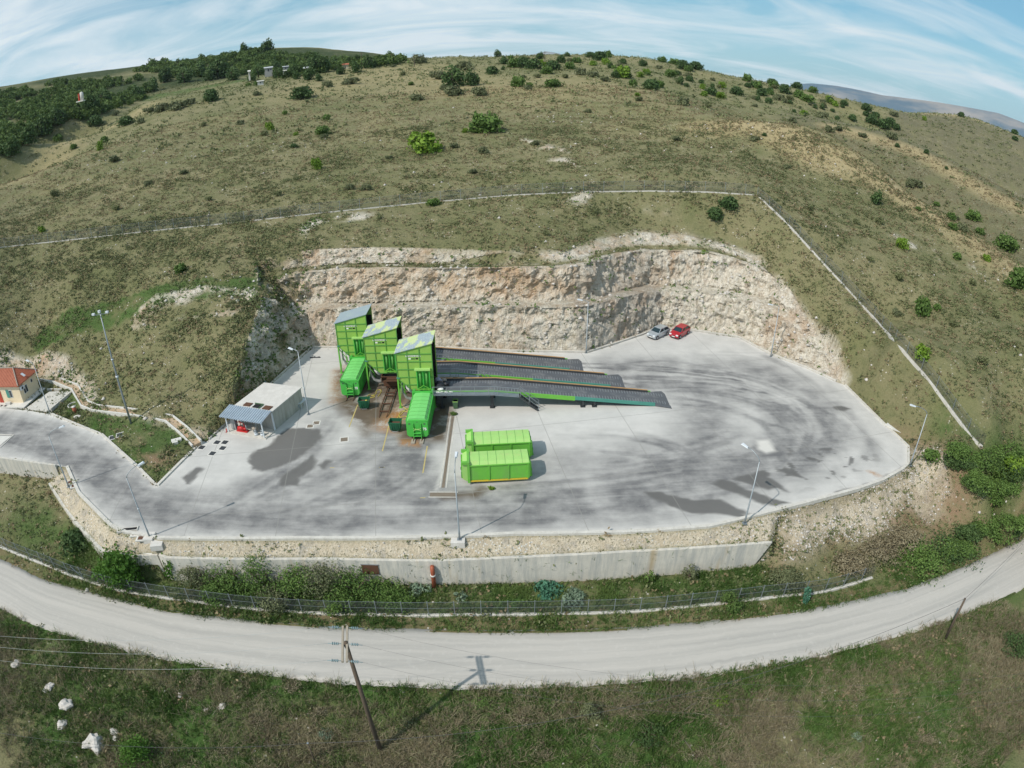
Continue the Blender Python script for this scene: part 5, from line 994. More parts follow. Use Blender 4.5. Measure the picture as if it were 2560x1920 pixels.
e2 = empty('drain_grate', (*QC(1915, 478)[:2], 0)); tag(e2, 'wide dark drain grate at the front end of the slot drain', 'drain cover'); MB().bb(-1.3, -.3, -.05, 1.3, .3, .012).build('grate', MT['drain_dirt'], e2); MB().bb(-1.4, -.45, -.05, 1.4, -.35, .02).bb(-1.4, .35, -.05, 1.4, .45, .02).build('frame', MT['kerb'], e2)
# drain covers
def cover(p, s_, label, rz=.1, grp=None, fr='slab_white', z=0., gm='dark_steel'):
    e = empty('drain_cover', (p[0], p[1], z), rz); tag(e, label, 'drain cover', grp)
    m = MB(); h = s_/2; w = .13
    m.bb(-h-w, -h-w, -.05, h+w, -h, .018).bb(-h-w, h, -.05, h+w, h+w, .018).bb(-h-w, -h, -.05, -h, h, .018).bb(h, -h, -.05, h+w, h, .018); m.build('frame', MT[fr], e); m = MB()
    m.bb(-h, -h, -.05, h, h, .008)
    m.build('grate', MT[gm], e)
for (x, y), lb in (((938, 252), 'left of the upper pair farthest from the camera'), ((972, 252), 'right of the upper pair'), ((962, 277), 'middle one of the lower group'), ((918, 300), 'lowest and nearest'), ((872, 274), 'leftmost, against the kerb')): cover(QC(x, y), .75, 'dark framed grate by the shed corner, '+lb, R(-10), 'grates near the shed corner')
cover(QC(1340, 182), .7, 'left one of two square grates touching at their corners beside the tall lamp', gm='drain_dirt'); cover(QC(1367, 168), .7, 'right one of two square grates touching at their corners beside the tall lamp', gm='drain_dirt'); cover(QC(1487, 240), .8, 'dark square grate set alone in the stained slab in front of the hoppers', .2, gm='drain_dirt')
cover(QC(487, 231), .9, 'square grate in the grass island, the left one of the two', .5, None, 'slab_white', G_(*QC(487, 231)[:2])+.03); cover(QC(521, 226), .9, 'square grate in the grass island, the right one of the two', .5, None, 'slab_white', G_(*QC(521, 226)[:2])+.03)
# ------------------------------------------------------------------ concrete shed with its lean-to
fr, br_, bl, fl = Z5(1240, 1270), None, None, None
P_fr = np.array([-27.85, 61.0]); u = np.array([-5.35, 1.3]); v = np.array([1.9, 5.8]); rot = math.atan2(-u[1], -u[0]); Wd = np.hypot(*u); Dp = np.hypot(*v)
e = empty('concrete_shed', (P_fr[0], P_fr[1], 0)); tag(e, 'flat roofed bare concrete shed with a corrugated lean-to at the left side of the yard', 'shed')
U = lambda a, b, z: (P_fr[0]*0+u[0]*a+v[0]*b, u[1]*a+v[1]*b, z)
def quadbox(m, a0, a1, b0, b1, z0, z1): 
    V_ = [U(a, b, z) for z in (z0, z1) for a, b in ((a0, b0), (a1, b0), (a1, b1), (a0, b1))]; return m.add(V_, [(0, 1, 2, 3), (4, 7, 6, 5), (0, 4, 5, 1), (1, 5, 6, 2), (2, 6, 7, 3), (3, 7, 4, 0)])
quadbox(MB(), 0, 1, 0, 1, 0, 2.45).build('wall', MT['shed_concrete'], e)
rfo = quadbox(MB(), -.02, 1.02, -.02, 1.02, 2.45, 2.56).build('roof', MT['shed_top'], e)
quadbox(MB(), .62, .80, .04, .16, 2.56, 2.66).build('roof_hatch', MT['rust'], e); quadbox(MB(), .08, .27, .02, .15, 2.56, 2.66).build('roof_hatch', MT['rust'], e)
quadbox(MB(), .36, .55, .03, .16, 2.56, 2.6).build('hatch_opening', MT['shade_and_sign_black'], e); m = MB(); quadbox(m, .34, .57, .16, .175, 2.56, 2.72); quadbox(m, .34, .355, .02, .16, 2.56, 2.7); m.build('hatch_frame', MT['old_green'], e)
quadbox(MB(), -.03, 1.04, -.36, -.001, .0, .12).build('floor_slab', MT['kerb'], e)
# corrugated canopy: ribs run down the slope
nr = 19; V_ = []; F_ = []
for i in range(nr*6+1):
    a = 1.10-1.14*i/(nr*6); dz = (.07, .07, .035, -.05, -.05, -.015)[i % 6]
    V_ += [U(a, -.40, 2.28+dz), U(a, -.03, 2.72+dz)]
for i in range(nr*6): F_.append((2*i, 2*i+1, 2*i+3, 2*i+2))
cn = MB().add(V_, F_).build('canopy', MT['corrugated'], e); sm = cn.modifiers.new('thickness', 'SOLIDIFY'); sm.thickness = .012
for a, b in ((0.02, -.34), (.98, -.34)): q = U(a, b, 0); MB().bb(q[0]-.06, q[1]-.06, .1, q[0]+.06, q[1]+.06, 2.28).build('post', MT['lamp_white'], e)
q0 = U(0.02, -.34, 2.22); q1 = U(.98, -.34, 2.22); MB().bar(q0, q1, .08).build('beam', MT['galv'], e)
q = U(-.01, -.02, 0); MB().bb(q[0]-.09, q[1]-.09, 0, q[0]+.09, q[1]+.05, 2.4).build('corner_post', MT['lamp_white'], e)
def inshed(a, b, z=.12): q = U(a, b, z); return (P_fr[0]+q[0], P_fr[1]+q[1], z)
# machines under the canopy
g = empty('fire_pump', inshed(.66, -.24), rot); tag(g, 'red fire pump set on the slab under the corrugated lean-to', 'pump')
MB().bb(-.9, -.25, 0, .7, .25, .12).build('base_frame', MT['machine_red'], g); MB().tube([(-.7, 0, .38), (.1, 0, .38)], .22, 14).tube([(.1, 0, .38), (.5, 0, .38)], .15, 12).build('motor', MT['machine_red'], g, True)
MB().tube([(.3, 0, .4), (.3, 0, 1.1), (-.4, .15, 1.15), (-.9, .2, 1.0)], .06, 8).tube([(-.5, .3, .3), (-.5, .3, 1.2)], .05, 8).build('pipework', MT['machine_red'], g, True); MB().tube([(.55, 0, .2), (.55, 0, .9)], .07, 8).build('valve', MT['galv'], g, True); MB().tube([(-.1, .2, 1.15), (-.1, .2, 1.3)], .14, 12).build('gauge', MT['galv'], g, True)
g = empty('pressure_tank', inshed(.36, -.2), rot); tag(g, 'pinkish horizontal pressure tank beside the red pump under the lean-to', 'tank'); MB().tube([(-.35, 0, .55), (-.28, 0, .55), (.28, 0, .55), (.35, 0, .55)], [.1, .27, .27, .1], 16).build('tank', MT['bag_tan'], g, True)
for s_ in (-.2, .2): MB().bb(s_-.04, -.15, 0, s_+.04, .15, .35).build('leg', MT['galv'], g)
def pumpc(a, b, lb):
    g = empty('pump', inshed(a, b), rot); tag(g, lb, 'pump', 'silver pumps under the lean-to'); MB().tube([(0, 0, 0), (0, 0, .32)], .24, 14).build('housing', MT['lamp_white'], g, True); MB().tube([(0, 0, .32), (0, 0, .5)], [.22, .16], 14).tube([(0, 0, .5), (0, 0, .72)], .13, 12).build('motor', MT['galv'], g, True)
    MB().tube([(0, .1, .6), (-.1, .4, 1.0), (-.1, .6, 1.7)], .03, 6).build('pipe', MT['galv'], g, True)
pumpc(.27, -.29, 'silver upright pump beside the pressure tank under the lean-to'); pumpc(.12, -.27, 'silver upright pump nearest the right post of the lean-to')
g = empty('cabinet', inshed(.92, -.2), rot); tag(g, 'grey steel cabinet at the left end under the corrugated lean-to', 'cabinet'); MB().bb(-.35, -.25, .05, .35, .25, 1.7).build('body', MT['galv'], g); MB().bb(-.3, -.27, .15, .3, -.25, 1.6).build('door', MT['grey_pipe'], g); MB().bb(.2, -.29, .8, .24, -.27, 1.0).build('handle', MT['dark_steel'], g)
o = MB().tube([(0, 0, 0), (.15, 0, .25), (.1, .1, .5)], .07, 8).build('red_valve', MT['machine_red'], None, True); q = inshed(1.05, -.36, 0); o.location = q; tag(o, 'small red pipe valve on the ground left of the lean-to', 'valve')
p = Z5(1735, 860); g = empty('table', (p[0], p[1], 0), R(75)); tag(g, 'small pale table standing against the shed wall', 'table'); MB().box((0, 0, .78), (1.35, .75, .05)).build('tabletop', MT['lamp_white'], g)
for x, y in ((-.6, -.32), (.6, -.32), (.6, .32), (-.6, .32)): MB().bb(x-.025, y-.025, 0, x+.025, y+.025, .76).build('leg', MT['lamp_white'], g)
p = Z5(1650, 900); o = MB().tube([(0, 0, 0), (0, 0, .2), (0, 0, .6), (0, 0, .8)], [.28, .32, .32, .27], 16).build('plastic_drum', MT['blue_plastic'], None, True); o.location = (p[0], p[1], 0); tag(o, 'dark blue plastic drum beside the pale table at the shed wall', 'drum')
p = Z5(1120, 425); o = MB().tube([(0, 0, 0), (0, 0, .8), (0, 0, .95)], [.4, .42, .2], 16).build('plastic_drum', MT['blue_plastic'], None, True); o.location = (p[0]-.3, p[1]-1.2, 0); tag(o, 'bright blue drum half hidden behind the back of the shed', 'drum')
o = MB().box((0, 0, .06), (1.6, .1, .1)).box((.4, .1, .06), (.5, .1, .1), rz=.6).box((-.3, .1, .06), (.5, .1, .1), rz=.6).build('iron_bracket', MT['dark_steel']); p = FZ(681, 773); o.location = p; tag(o, 'dark iron brackets lying on the clean slab behind the hoppers', 'scrap iron')

# ------------------------------------------------------------------ gatehouse
hx, hy, hw, hd, hh = -73.8, 67.2, 8.0, 4.6, 3.15
e = empty('gatehouse', (hx, hy, 0)); tag(e, 'small cream gatehouse with a red tiled hip roof at the left edge', 'house')
MB().bb(-hw, 0, 0, 0, hd, hh).build('wall', MT['cream_wall'], e); MB().bb(-hw-1.6, -1.5, -.1, 1.3, hd+1.6, .13).build('plinth', MT['slab_white'], e)
ov = .45; zr = hh+1.75; V_ = [(-hw-ov, -ov, hh), (ov, -ov, hh), (ov, hd+ov, hh), (-hw-ov, hd+ov, hh), (-hw-ov, -ov, hh-.14), (ov, -ov, hh-.14), (ov, hd+ov, hh-.14), (-hw-ov, hd+ov, hh-.14), (-hw/2-1.7, hd/2, zr), (-hd/2, hd/2, zr)]
rf = MB().add(V_, [(4, 5, 6, 7)[::-1], (0, 4, 5, 1), (1, 5, 6, 2), (2, 6, 7, 3), (3, 7, 4, 0), (0, 1, 9, 8), (1, 2, 9), (2, 3, 8, 9), (3, 0, 8)]).build('roof', MT['roof_tile'], e)
m = MB(); ap_ = Vector((-hd/2, hd/2, zr))
for k in range(1, 14):
    t = k/14; 
    b_ = Vector((ov, -ov+(hd+2*ov)*t, hh)); tp = b_.lerp(ap_, 1.0); hq = min(t, 1-t)*2; top_ = Vector((ov, -ov+(hd+2*ov)*t, hh)).lerp(Vector((-hd/2, -ov+(hd+2*ov)*t, zr)), hq*.96); m.bar(tuple(b_+Vector((0, 0, .02))), tuple(top_+Vector((0, 0, .03))), .07, .05)
for k in range(1, 24):
    x = ov-(hw+2*ov)*k/24; hq = min(1, (ov-x)/(hd/2+ov)); top_ = Vector((x, -ov+(hd/2+ov)*hq*.96, hh+(zr-hh)*hq*.96)); m.bar((x, -ov, hh+.02), tuple(top_+Vector((0, 0, .03))), .07, .05)
m.build('tile_rib', MT['roof_tile'], rf); MB().bar((ov, -ov, hh+.05), tuple(ap_+Vector((0, 0, .05))), .16, .1).bar((ov, hd+ov, hh+.05), tuple(ap_+Vector((0, 0, .05))), .16, .1).bar(tuple(ap_+Vector((0, 0, .05))), (-hw/2-1.7, hd/2, zr+.05), .16, .1).build('ridge_tile', MT['bag_tan'], rf)
MB().box((.0, 1.9, hh+.75), (.8, .45, .05), ry=R(32)).build('skylight', MT['lamp_white'], rf)
w = MB().bb(0, .85, 1.1, .05, 1.95, 2.35).build('window', MT['window_white'], e); MB().bb(.05, .93, 1.18, .07, 1.36, 2.27).bb(.05, 1.44, 1.18, .07, 1.87, 2.27).build('pane', MT['window_glass'], w)
w = MB().bb(0, 3.0, 1.9, .05, 3.5, 2.5).build('window', MT['window_white'], e); MB().bb(.05, 3.06, 1.96, .07, 3.44, 2.44).build('pane', MT['window_glass'], w)
w = MB().bb(-2.6, -.05, 1.0, -1.9, 0, 2.3).build('window', MT['window_white'], e); MB().bb(-2.52, -.07, 1.08, -1.98, -.05, 2.22).build('pane', MT['window_glass'], w); MB().bb(-3.25, -.09, 1.0, -2.62, -.03, 2.3).build('shutter', MT['teal_paint'], w)
dr = MB().bb(-5.5, -.06, .1, -4.6, 0, 2.2).build('door', MT['door_red'], e); MB().bb(-4.75, -.1, 1.1, -4.7, -.06, 1.2).build('handle', MT['galv'], dr)
ac = MB().bb(.06, .15, 2.1, .42, .95, 2.7).build('air_conditioner', MT['lamp_white'], e); MB().tube([(.42, .48, 2.4), (.44, .48, 2.4)], .22, 16).build('fan_grille', MT['dark_steel'], ac)
MB().bb(-3.6, -.75, .13, -2.5, -.25, .45).build('step', MT['shed_top'], e)
for i in range(4): cover((hx-6.2+i*.95, hy-1.05), .5, 'small brown grate in the pale paving before the gatehouse', 0, 'grates before the gatehouse', 'kerb', .135)
dpts = [Z6(*q) for q in ((425, 990), (850, 690), (1265, 665), (870, 1000), (800, 1030))]
o = MB().prism([(q[0], q[1]) for q in dpts], -.2, .035).build('driveway', MT['kerb']); tag(o, kind='structure')
kerb_thing('kerb', [Z6(*q) for q in ((820, 655), (1270, 655), (1275, 670), (880, 1000))], .2, .22, 'low kerb along the edge of the driveway beside the gatehouse', grp='concrete kerbs round the yard')
kerb_thing('kerb', [Z6(*q) for q in ((690, 520), (985, 530))], .2, .25, 'short kerb behind the gatehouse, beneath the small rock face', grp='concrete kerbs round the yard')
kerb_thing('kerb', [Z6(*q) for q in ((0, 1430), (240, 1440), (0, 1660))], .18, .08, 'thin kerb of the weighbridge pad at the left edge of the photo', grp='concrete kerbs round the yard')
o = MB().prism([(q[0], q[1]) for q in (Z6(-500, 1440), Z6(200, 1455), Z6(0, 1610), Z6(-500, 1800))], -.1, .02).build('weighbridge_deck', MT['slab_white']); tag(o, 'pale weighbridge deck at the left edge of the access road', 'weighbridge')
# channel along the foot of the slope
chl = [FZ(x, y, .05) for x, y in ((95,824),(125,828),(163,841),(185,879),(207,889),(276,902),(370,919),(400,940),(427,964))]
e = empty('drain_channel', (0, 0, 0)); tag(e, 'open rusty brown concrete drain channel following the slope foot behind the island', 'drain channel')
def offl(L, d):
    out = []
    for i in range(len(L)):
        t = L[min(i+1, len(L)-1)][:2]-L[max(i-1, 0)][:2]; t = t/np.hypot(*t); out.append(np.array([L[i][0]-t[1]*d, L[i][1]+t[0]*d]))
    return out
chl = [np.array([*q[:2], 0]) for q in dens(chl, 1.5)]; cz = [min(1.1, max(0, G_(q[0], q[1]-.3))) for q in chl]; cz = list(np.convolve(np.pad(cz, 3, 'edge'), np.ones(7)/7, 'valid'))
strip_curb('side_wall', offl(chl, .62), .2, .42, MT['slab_white'], parent=e, zs=cz); strip_curb('side_wall', offl(chl, -.62), .2, .3, MT['slab_white'], parent=e, zs=cz); strip_curb('bed', chl, 1.05, .16, MT['channel'], parent=e, zs=cz)
p = Z6(1300, 1040); e = empty('well_pipe', (p[0], p[1], G_(p[0], p[1]))); tag(e, 'faded red pipe stub standing on the grass island', 'pipe'); MB().tube([(0, 0, 0), (0, 0, .95)], .3, 14).build('pipe', MT['terracotta'], e, True); MB().tube([(0, 0, .95), (0, 0, 1.0)], .34, 14).build('cap', MT['slab_white'], e, True)
p = Z6(1255, 925); o = MB(); n = 20
for k in range(n): a0 = 2*math.pi*k/n; a1 = 2*math.pi*(k+1)/n; o.bar((.75*math.cos(a0), .75*math.sin(a0), .1), (.75*math.cos(a1), .75*math.sin(a1), .1), .1, .14)
o = o.build('manhole_ring', MT['slab_white']); o.location = (p[0], p[1], G_(p[0], p[1])); tag(o, 'white concrete manhole ring lying in the grass behind the red pipe stub', 'manhole ring')
for i, (F, d, lb) in enumerate((((768, 262), (1.3, .6, .4), 'white concrete block lying on the grass island near the slope'), ((762, 270), (.7, .55, .35), 'smaller white concrete block in front of its larger neighbour on the island'))):
    p = QC(*F); o = MB().box((0, 0, d[2]/2), d).build('concrete_block', MT['slab_white']); o.location = (p[0], p[1], G_(p[0], p[1])); o.rotation_euler = (0, 0, .5); tag(o, lb, 'concrete block')
p = Z6(1340, 1120); o = lump('stone', (.7, .4, .25), (p[0], p[1], G_(p[0], p[1])+.1), 'boulder', seed=4); tag(o, 'flat white stone in the grass in front of the red pipe stub', 'stone')
for F, lb in (((300, 1010), 'black cable lying in loops on the bare soil of the grass island'),): hose([(F[0]+dx, F[1]+dy) for dx, dy in ((0, 0), (14, -8), (24, -22), (30, -38), (18, -30), (8, -12))], lb, .05, 'wire', fn=lambda x, y, z: FZ(x, y, .22))

# ------------------------------------------------------------------ parked cars
def make_car(body):
    # nose towards -x, length 3.95
    e = empty('parked_car', (0, 0, 0)); L = 3.95
    prof = [(-1.97, .32), (-1.98, .52), (-1.9, .68), (-1.72, .78), (-.95, .93), (-.2, .97), (1.55, .98), (1.86, .95), (1.96, .80), (1.97, .35), (1.75, .22), (-1.8, .22)]
    st = [(-.84, .86), (-.80, 1.0), (.80, 1.0), (.84, .86)]
    V_ = []; F_ = []; n = len(prof)
    for y, k in ((-.84, 0), (-.80, 1), (.80, 1), (.84, 0)):
        for x, z in prof: V_.append((x*(1 if k else .975), y*(1-.10*max(0, (abs(x)-1.5))/.5), z if k or z < .6 else z-.05))
    for j in range(3):
        for i in range(n): F_.append((j*n+i, j*n+(i+1) % n, (j+1)*n+(i+1) % n, (j+1)*n+i))
    F_ += [tuple(range(n)), tuple(3*n+i for i in range(n))[::-1]]
    MB().add(V_, F_).build('body', MT[body], e)
    def cab(x0, x1, x2, x3, z0, z1, w0, w1): return [(x0, -w0, z0), (x3, -w0, z0), (x3, w0, z0), (x0, w0, z0), (x1, -w1, z1), (x2, -w1, z1), (x2, w1, z1), (x1, w1, z1)]
    Fb = [(0, 3, 2, 1), (4, 5, 6, 7), (0, 1, 5, 4), (1, 2, 6, 5), (2, 3, 7, 6), (3, 0, 4, 7)]
    MB().add(cab(-.92, -.28, 1.28, 1.82, .93, 1.42, .76, .60), Fb).build('greenhouse', MT['car_glass'], e)
    MB().add(cab(-.34, -.2, 1.32, 1.42, 1.39, 1.45, .625, .585), Fb).build('roof', MT[body], e)
    m = MB()
    for s_ in (-1, 1):
        for (xa, xb_, wd) in ((-.93, -.28, .07), (.42, .42, .07), (1.80, 1.30, .16)): m.bar((xa, s_*.765, .95), (xb_, s_*.61, 1.41), wd, .05)
        m.bar((-.3, s_*.61, 1.41), (1.34, s_*.61, 1.41), .06)
    m.build('pillar', MT[body], e)
    for x in (-1.22, 1.22):
        for s_ in (-1, 1):
            w = MB().tube([(x, s_*.68, .31), (x, s_*.86, .31)], .31, 18).build('wheel', MT['tyre'], e, True); MB().tube([(x, s_*.855, .31), (x, s_*.872, .31)], .2, 14).build('rim', MT['rim'], w, True)
    for s_ in (-1, 1): MB().box((-1.87, s_*.58, .66), (.2, .36, .14), ry=R(-12)).build('headlight', MT['headlamp'], e); MB().box((1.93, s_*.66, .78), (.08, .22, .2)).build('tail_light', MT['door_red'], e); MB().box((-.72, s_*.9, .98), (.14, .16, .11)).build('mirror', MT[body], e)
    MB().box((-1.985, 0, .42), (.02, .5, .12)).build('number_plate', MT['plate'], e); MB().box((-1.97, 0, .58), (.03, .62, .08)).build('grille', MT['dark_steel'], e); MB().box((-1.97, 0, .3), (.03, 1.2, .08)).build('lower_grille', MT['dark_steel'], e)
    return e
cs = make_car('car_silver'); cs.location = (22.15, 87.25, 0); cs.rotation_euler = (0, 0, R(41)); tag(cs, 'silver hatchback parked in the back corner of the yard', 'car', 'cars parked below the quarry face')
cr = make_car('car_red'); cr.location = (25.6, 87.55, 0); cr.rotation_euler = (0, 0, R(46)); tag(cr, 'red hatchback parked beside the silver car', 'car', 'cars parked below the quarry face')

# ------------------------------------------------------------------ fences
def fence(name, line, label, h, step, foot_w, foot_h, postw=.06, strut=(), seen=None):
    if seen:
        L = []
        for (x0, y0), (x1, y1) in zip(seen[:-1], seen[1:]):
            n_ = max(2, int(math.hypot(x1-x0, y1-y0)/7))
            for i in range(n_):
                q = T_(x0+(x1-x0)*i/n_, y0+(y1-y0)*i/n_)
                if q is not None: L.append(np.array(q))
        L = np.array(L)
        for _ in range(4): L[1:-1] = (L[:-2]+2*L[1:-1]+L[2:])/4
        L = [np.array([p[0], p[1], G_(p[0], p[1])]) for p in dens(L, .8)]
    else: L = [np.array([p[0], p[1], G_(p[0], p[1])]) for p in dens(line, .8)]
    e = empty(name, tuple(L[0])); tag(e, label, 'fence'); o0 = L[0]
    s_ = np.r_[0, np.cumsum([np.hypot(*(L[i+1]-L[i])[:2]) for i in range(len(L)-1)])]
    z = np.array([p[2] for p in L]); zk = np.convolve(np.pad(z, 3, 'edge'), np.ones(7)/7, 'valid'); X_ = np.array([p[0] for p in L]); Y_ = np.array([p[1] for p in L])
    def at(d): return np.array([np.interp(d, s_, X_), np.interp(d, s_, Y_), np.interp(d, s_, zk)])-o0
    strip_curb('footing', [p-o0 for p in L], foot_w, foot_h, MT['kerb'], z0=-.35, parent=e, zs=list(zk-o0[2]))
    V_ = []; UV = []
    for p, zz_, d in zip(L, zk, s_): q = p-o0; V_ += [(q[0], q[1], zz_-o0[2]+foot_h), (q[0], q[1], zz_-o0[2]+h)]; UV += [(d, 0), (d, h-foot_h)]
    Q = np.array([(2*i, 2*i+2, 2*i+3, 2*i+1) for i in range(len(L)-1)]); o = npmesh('wire_mesh', V_, Q, MT['fence_mesh'], e); ul = o.data.uv_layers.new(name='UVMap'); ul.data.foreach_set('uv', np.array(UV, np.float32)[Q.ravel()].ravel())
    n = int(s_[-1]/step); pc = None
    for k in range(n+1):
        q = at(min(k*step, s_[-1]))
        if pc is None: pc = MB().bb(-postw/2, -postw/2, -.2, postw/2, postw/2, h+.08).build('post', MT['galv'], e); c = pc
        else: c = pc.copy(); COL.objects.link(c); c.parent = e
        c.location = q
    for k in strut:
        a = at(k); b = at(k+1.4); MB().bar(tuple(a+[0, 0, h*.9]), tuple(b+[0, 0, foot_h]), .05).build('strut', MT['galv'], e)
    for hh_ in (h-.02, h*.55):
        m = MB(); pr_ = [at(d) for d in np.arange(0, s_[-1], step)]
        for a, b in zip(pr_[:-1], pr_[1:]): m.bar(tuple(a+[0, 0, hh_]), tuple(b+[0, 0, hh_]), .018)
        m.build('line_wire', MT['galv'], e)
    return e
fence('wire_fence', FENCE, 'wire mesh fence on a white footing between the grassy ditch and the road', 1.75, 2.3, .3, .12, strut=(24, 52, 70))
fence('wire_fence', TOPF, 'long wire mesh fence on a pale footing crossing the whole hillside above the quarry', 1.9, 3.6, .28, .12, postw=.055, seen=TOPF_F)
fence('wire_fence', RIGHTF, 'wire mesh fence on a pale footing running straight down the hill at the right', 1.7, 3.4, .32, .15, postw=.055, seen=RIGHTF_F)

# ------------------------------------------------------------------ utility poles and wires
pb = SP(951, 1875, G_(-10.3, 24.8)); g0 = G_(pb[0], pb[1]); pb = SP(951, 1875, g0)
r_ = _ray(866, 1608); D_ = math.hypot(pb[0], pb[1]); ptop = np.array([0, 0, HC])+r_*(D_/math.hypot(r_[0], r_[1]))*1.0
e = empty('utility_pole', (pb[0], pb[1], g0)); tag(e, 'tall wooden power pole with two long timber arms in the foreground, standing below the road', 'utility pole'); H_ = 12.9
r2_ = _ray(864, 1605); 
tt = (g0+H_-HC)/r2_[2]; pt_ = np.array([0, 0, HC])+r2_*tt; lean = pt_-np.array([pb[0], pb[1], g0])
MB().tube([(0, 0, -.3), tuple(lean*.5), tuple(lean)], [.19, .165, .13], 12).build('pole', MT['wood_pole'], e, True)
zc = g0+H_-.15
ends = []
for xs_ in (857.3, 868.3):
    a = SP(xs_, 1566, zc)-np.array([pb[0], pb[1], g0]); b = SP(xs_-1, 1655, zc)-np.array([pb[0], pb[1], g0]); ends.append((a, b)); MB().bar(tuple(a), tuple(b), .13, .16).build('cross_arm', MT['wood_arm'], e)
MB().bar(tuple(lean*.93), tuple((ends[0][0]+ends[0][1])/2), .06).bar(tuple(lean*.93), tuple((ends[1][0]*.3+ends[1][1]*.7)), .05).build('brace', MT['galv'], e)
ins = []
for t in (.03, .5, .97):
    for s_, en in ((-1, ends[0]), (1, ends[1])):
        q = en[0]*(1-t)+en[1]*t; m = MB(); x = q[0]
        m.tube([(x, q[1], q[2]), (x+s_*1.0, q[1], q[2]-.05)], .022, 6)
        for k in (.3, .42, .54, .66): m.tube([(x+s_*k, q[1], q[2]-.02), (x+s_*(k+.04), q[1], q[2]-.02)], .1, 10)
        m.build('insulator', MT['insulator'], e, True); ins.append((s_, Vector((x+s_*1.0, q[1], q[2]-.05))+Vector((pb[0], pb[1], g0))))
def cable(a, b, sag, label, r=.012, mat='wire_pale', grp=None):
    a = Vector(a); b = Vector(b); P = [a.lerp(b, t)-Vector((0, 0, sag*4*t*(1-t))) for t in np.linspace(0, 1, 25)]; o = MB().tube([tuple(p-a) for p in P], r, 5).build('overhead_wire', MT[mat], None, True); o.location = a; tag(o, label, 'wire', grp)
lw = [(-60, SP(-60, 1567, zc)), (-60, SP(-60, 1594, zc)), (-60, SP(-60, 1627, zc))]
nm = ('far', 'middle', 'near')
for k, (s_, q) in enumerate([i for i in ins if i[0] < 0]):
    t_ = np.array(lw[k][1]); d = t_-np.array(q); cable(q, tuple(np.array(q)+d*1.6), .9, 'thin bare power line running left from the foreground power pole, the %s one of three' % nm[k], .009)
for k, (s_, q) in enumerate([i for i in ins if i[0] > 0]): cable(q, (q.x+75, q.y-14+k*.3, q.z+.8), 1.6, 'thin bare power line running right from the foreground power pole, the %s one of three' % nm[k], .006, 'wire')
b2_ = SP(2363, 1597, -4.9); g2 = G_(b2_[0], b2_[1]); b2_ = SP(2363, 1597, g2); hh2 = 5.3
t2 = SP(2413, 1496, g2+hh2)
e = empty('utility_pole', (b2_[0], b2_[1], g2)); tag(e, 'short brown telephone pole beside the road at the right', 'utility pole'); MB().tube([(0, 0, -.2), tuple(np.array(t2)-np.array([b2_[0], b2_[1], g2]))], [.14, .1], 10).build('pole', MT['wood_pole'], e, True); MB().tube([(t2[0]-b2_[0]-.2, t2[1]-b2_[1], t2[2]-g2-.2), (t2[0]-b2_[0]+.2, t2[1]-b2_[1], t2[2]-g2-.2)], .03, 6).build('bracket', MT['galv'], e)
b3 = SP(787, 1903, -6.6); g3 = G_(b3[0], b3[1]); b3 = SP(787, 1903, g3); t3 = SP(769, 1858, g3+2.6)
e = empty('utility_pole', (b3[0], b3[1], g3)); tag(e, 'thin broken wooden post in the brush left of the power pole', 'post'); MB().tube([(0, 0, -.2), tuple(np.array(t3)-np.array([b3[0], b3[1], g3]))], [.07, .05], 8).build('pole', MT['wood_pole'], e, True); MB().box((t3[0]-b3[0], t3[1]-b3[1], t3[2]-g3), (.14, .14, .03)).build('cap', MT['galv'], e)
cable(t2, t3, .5, 'dark telephone cable crossing above the road between the short poles', .016, 'wire'); cable(t2, (t2[0]+30, t2[1]+14, t2[2]+.5), .5, 'dark telephone cable leaving the short pole to the right', .016, 'wire'); cable(t3, (t3[0]-40, t3[1]-8, t3[2]+1.5), .8, 'dark telephone cable running left from the broken post', .014, 'wire')
# small poles on the far hill
def far_pole(F, h, label):
    p = T_(*F); 
    if p is None: return
    e = empty('utility_pole', tuple(p)); tag(e, label, 'utility pole', 'distant poles on the hill'); MB().tube([(0, 0, -.3), (0, 0, h)], [.2, .14], 6).build('pole', MT['wood_pole'], e); MB().bar((-1, 0, h-.6), (1, 0, h-.6), .14).build('cross_arm', MT['wood_pole'], e)
far_pole((895, 144), 7, 'distant wooden pole on the skyline at the top of the farm track'); far_pole((782, 148), 9, 'thin distant pole right of the cream farmhouse'); far_pole((847, 138), 6, 'faint distant pole left of the track on the hill'); far_pole((1177, 135), 6, 'distant pole among the bushes on the skyline above the quarry')
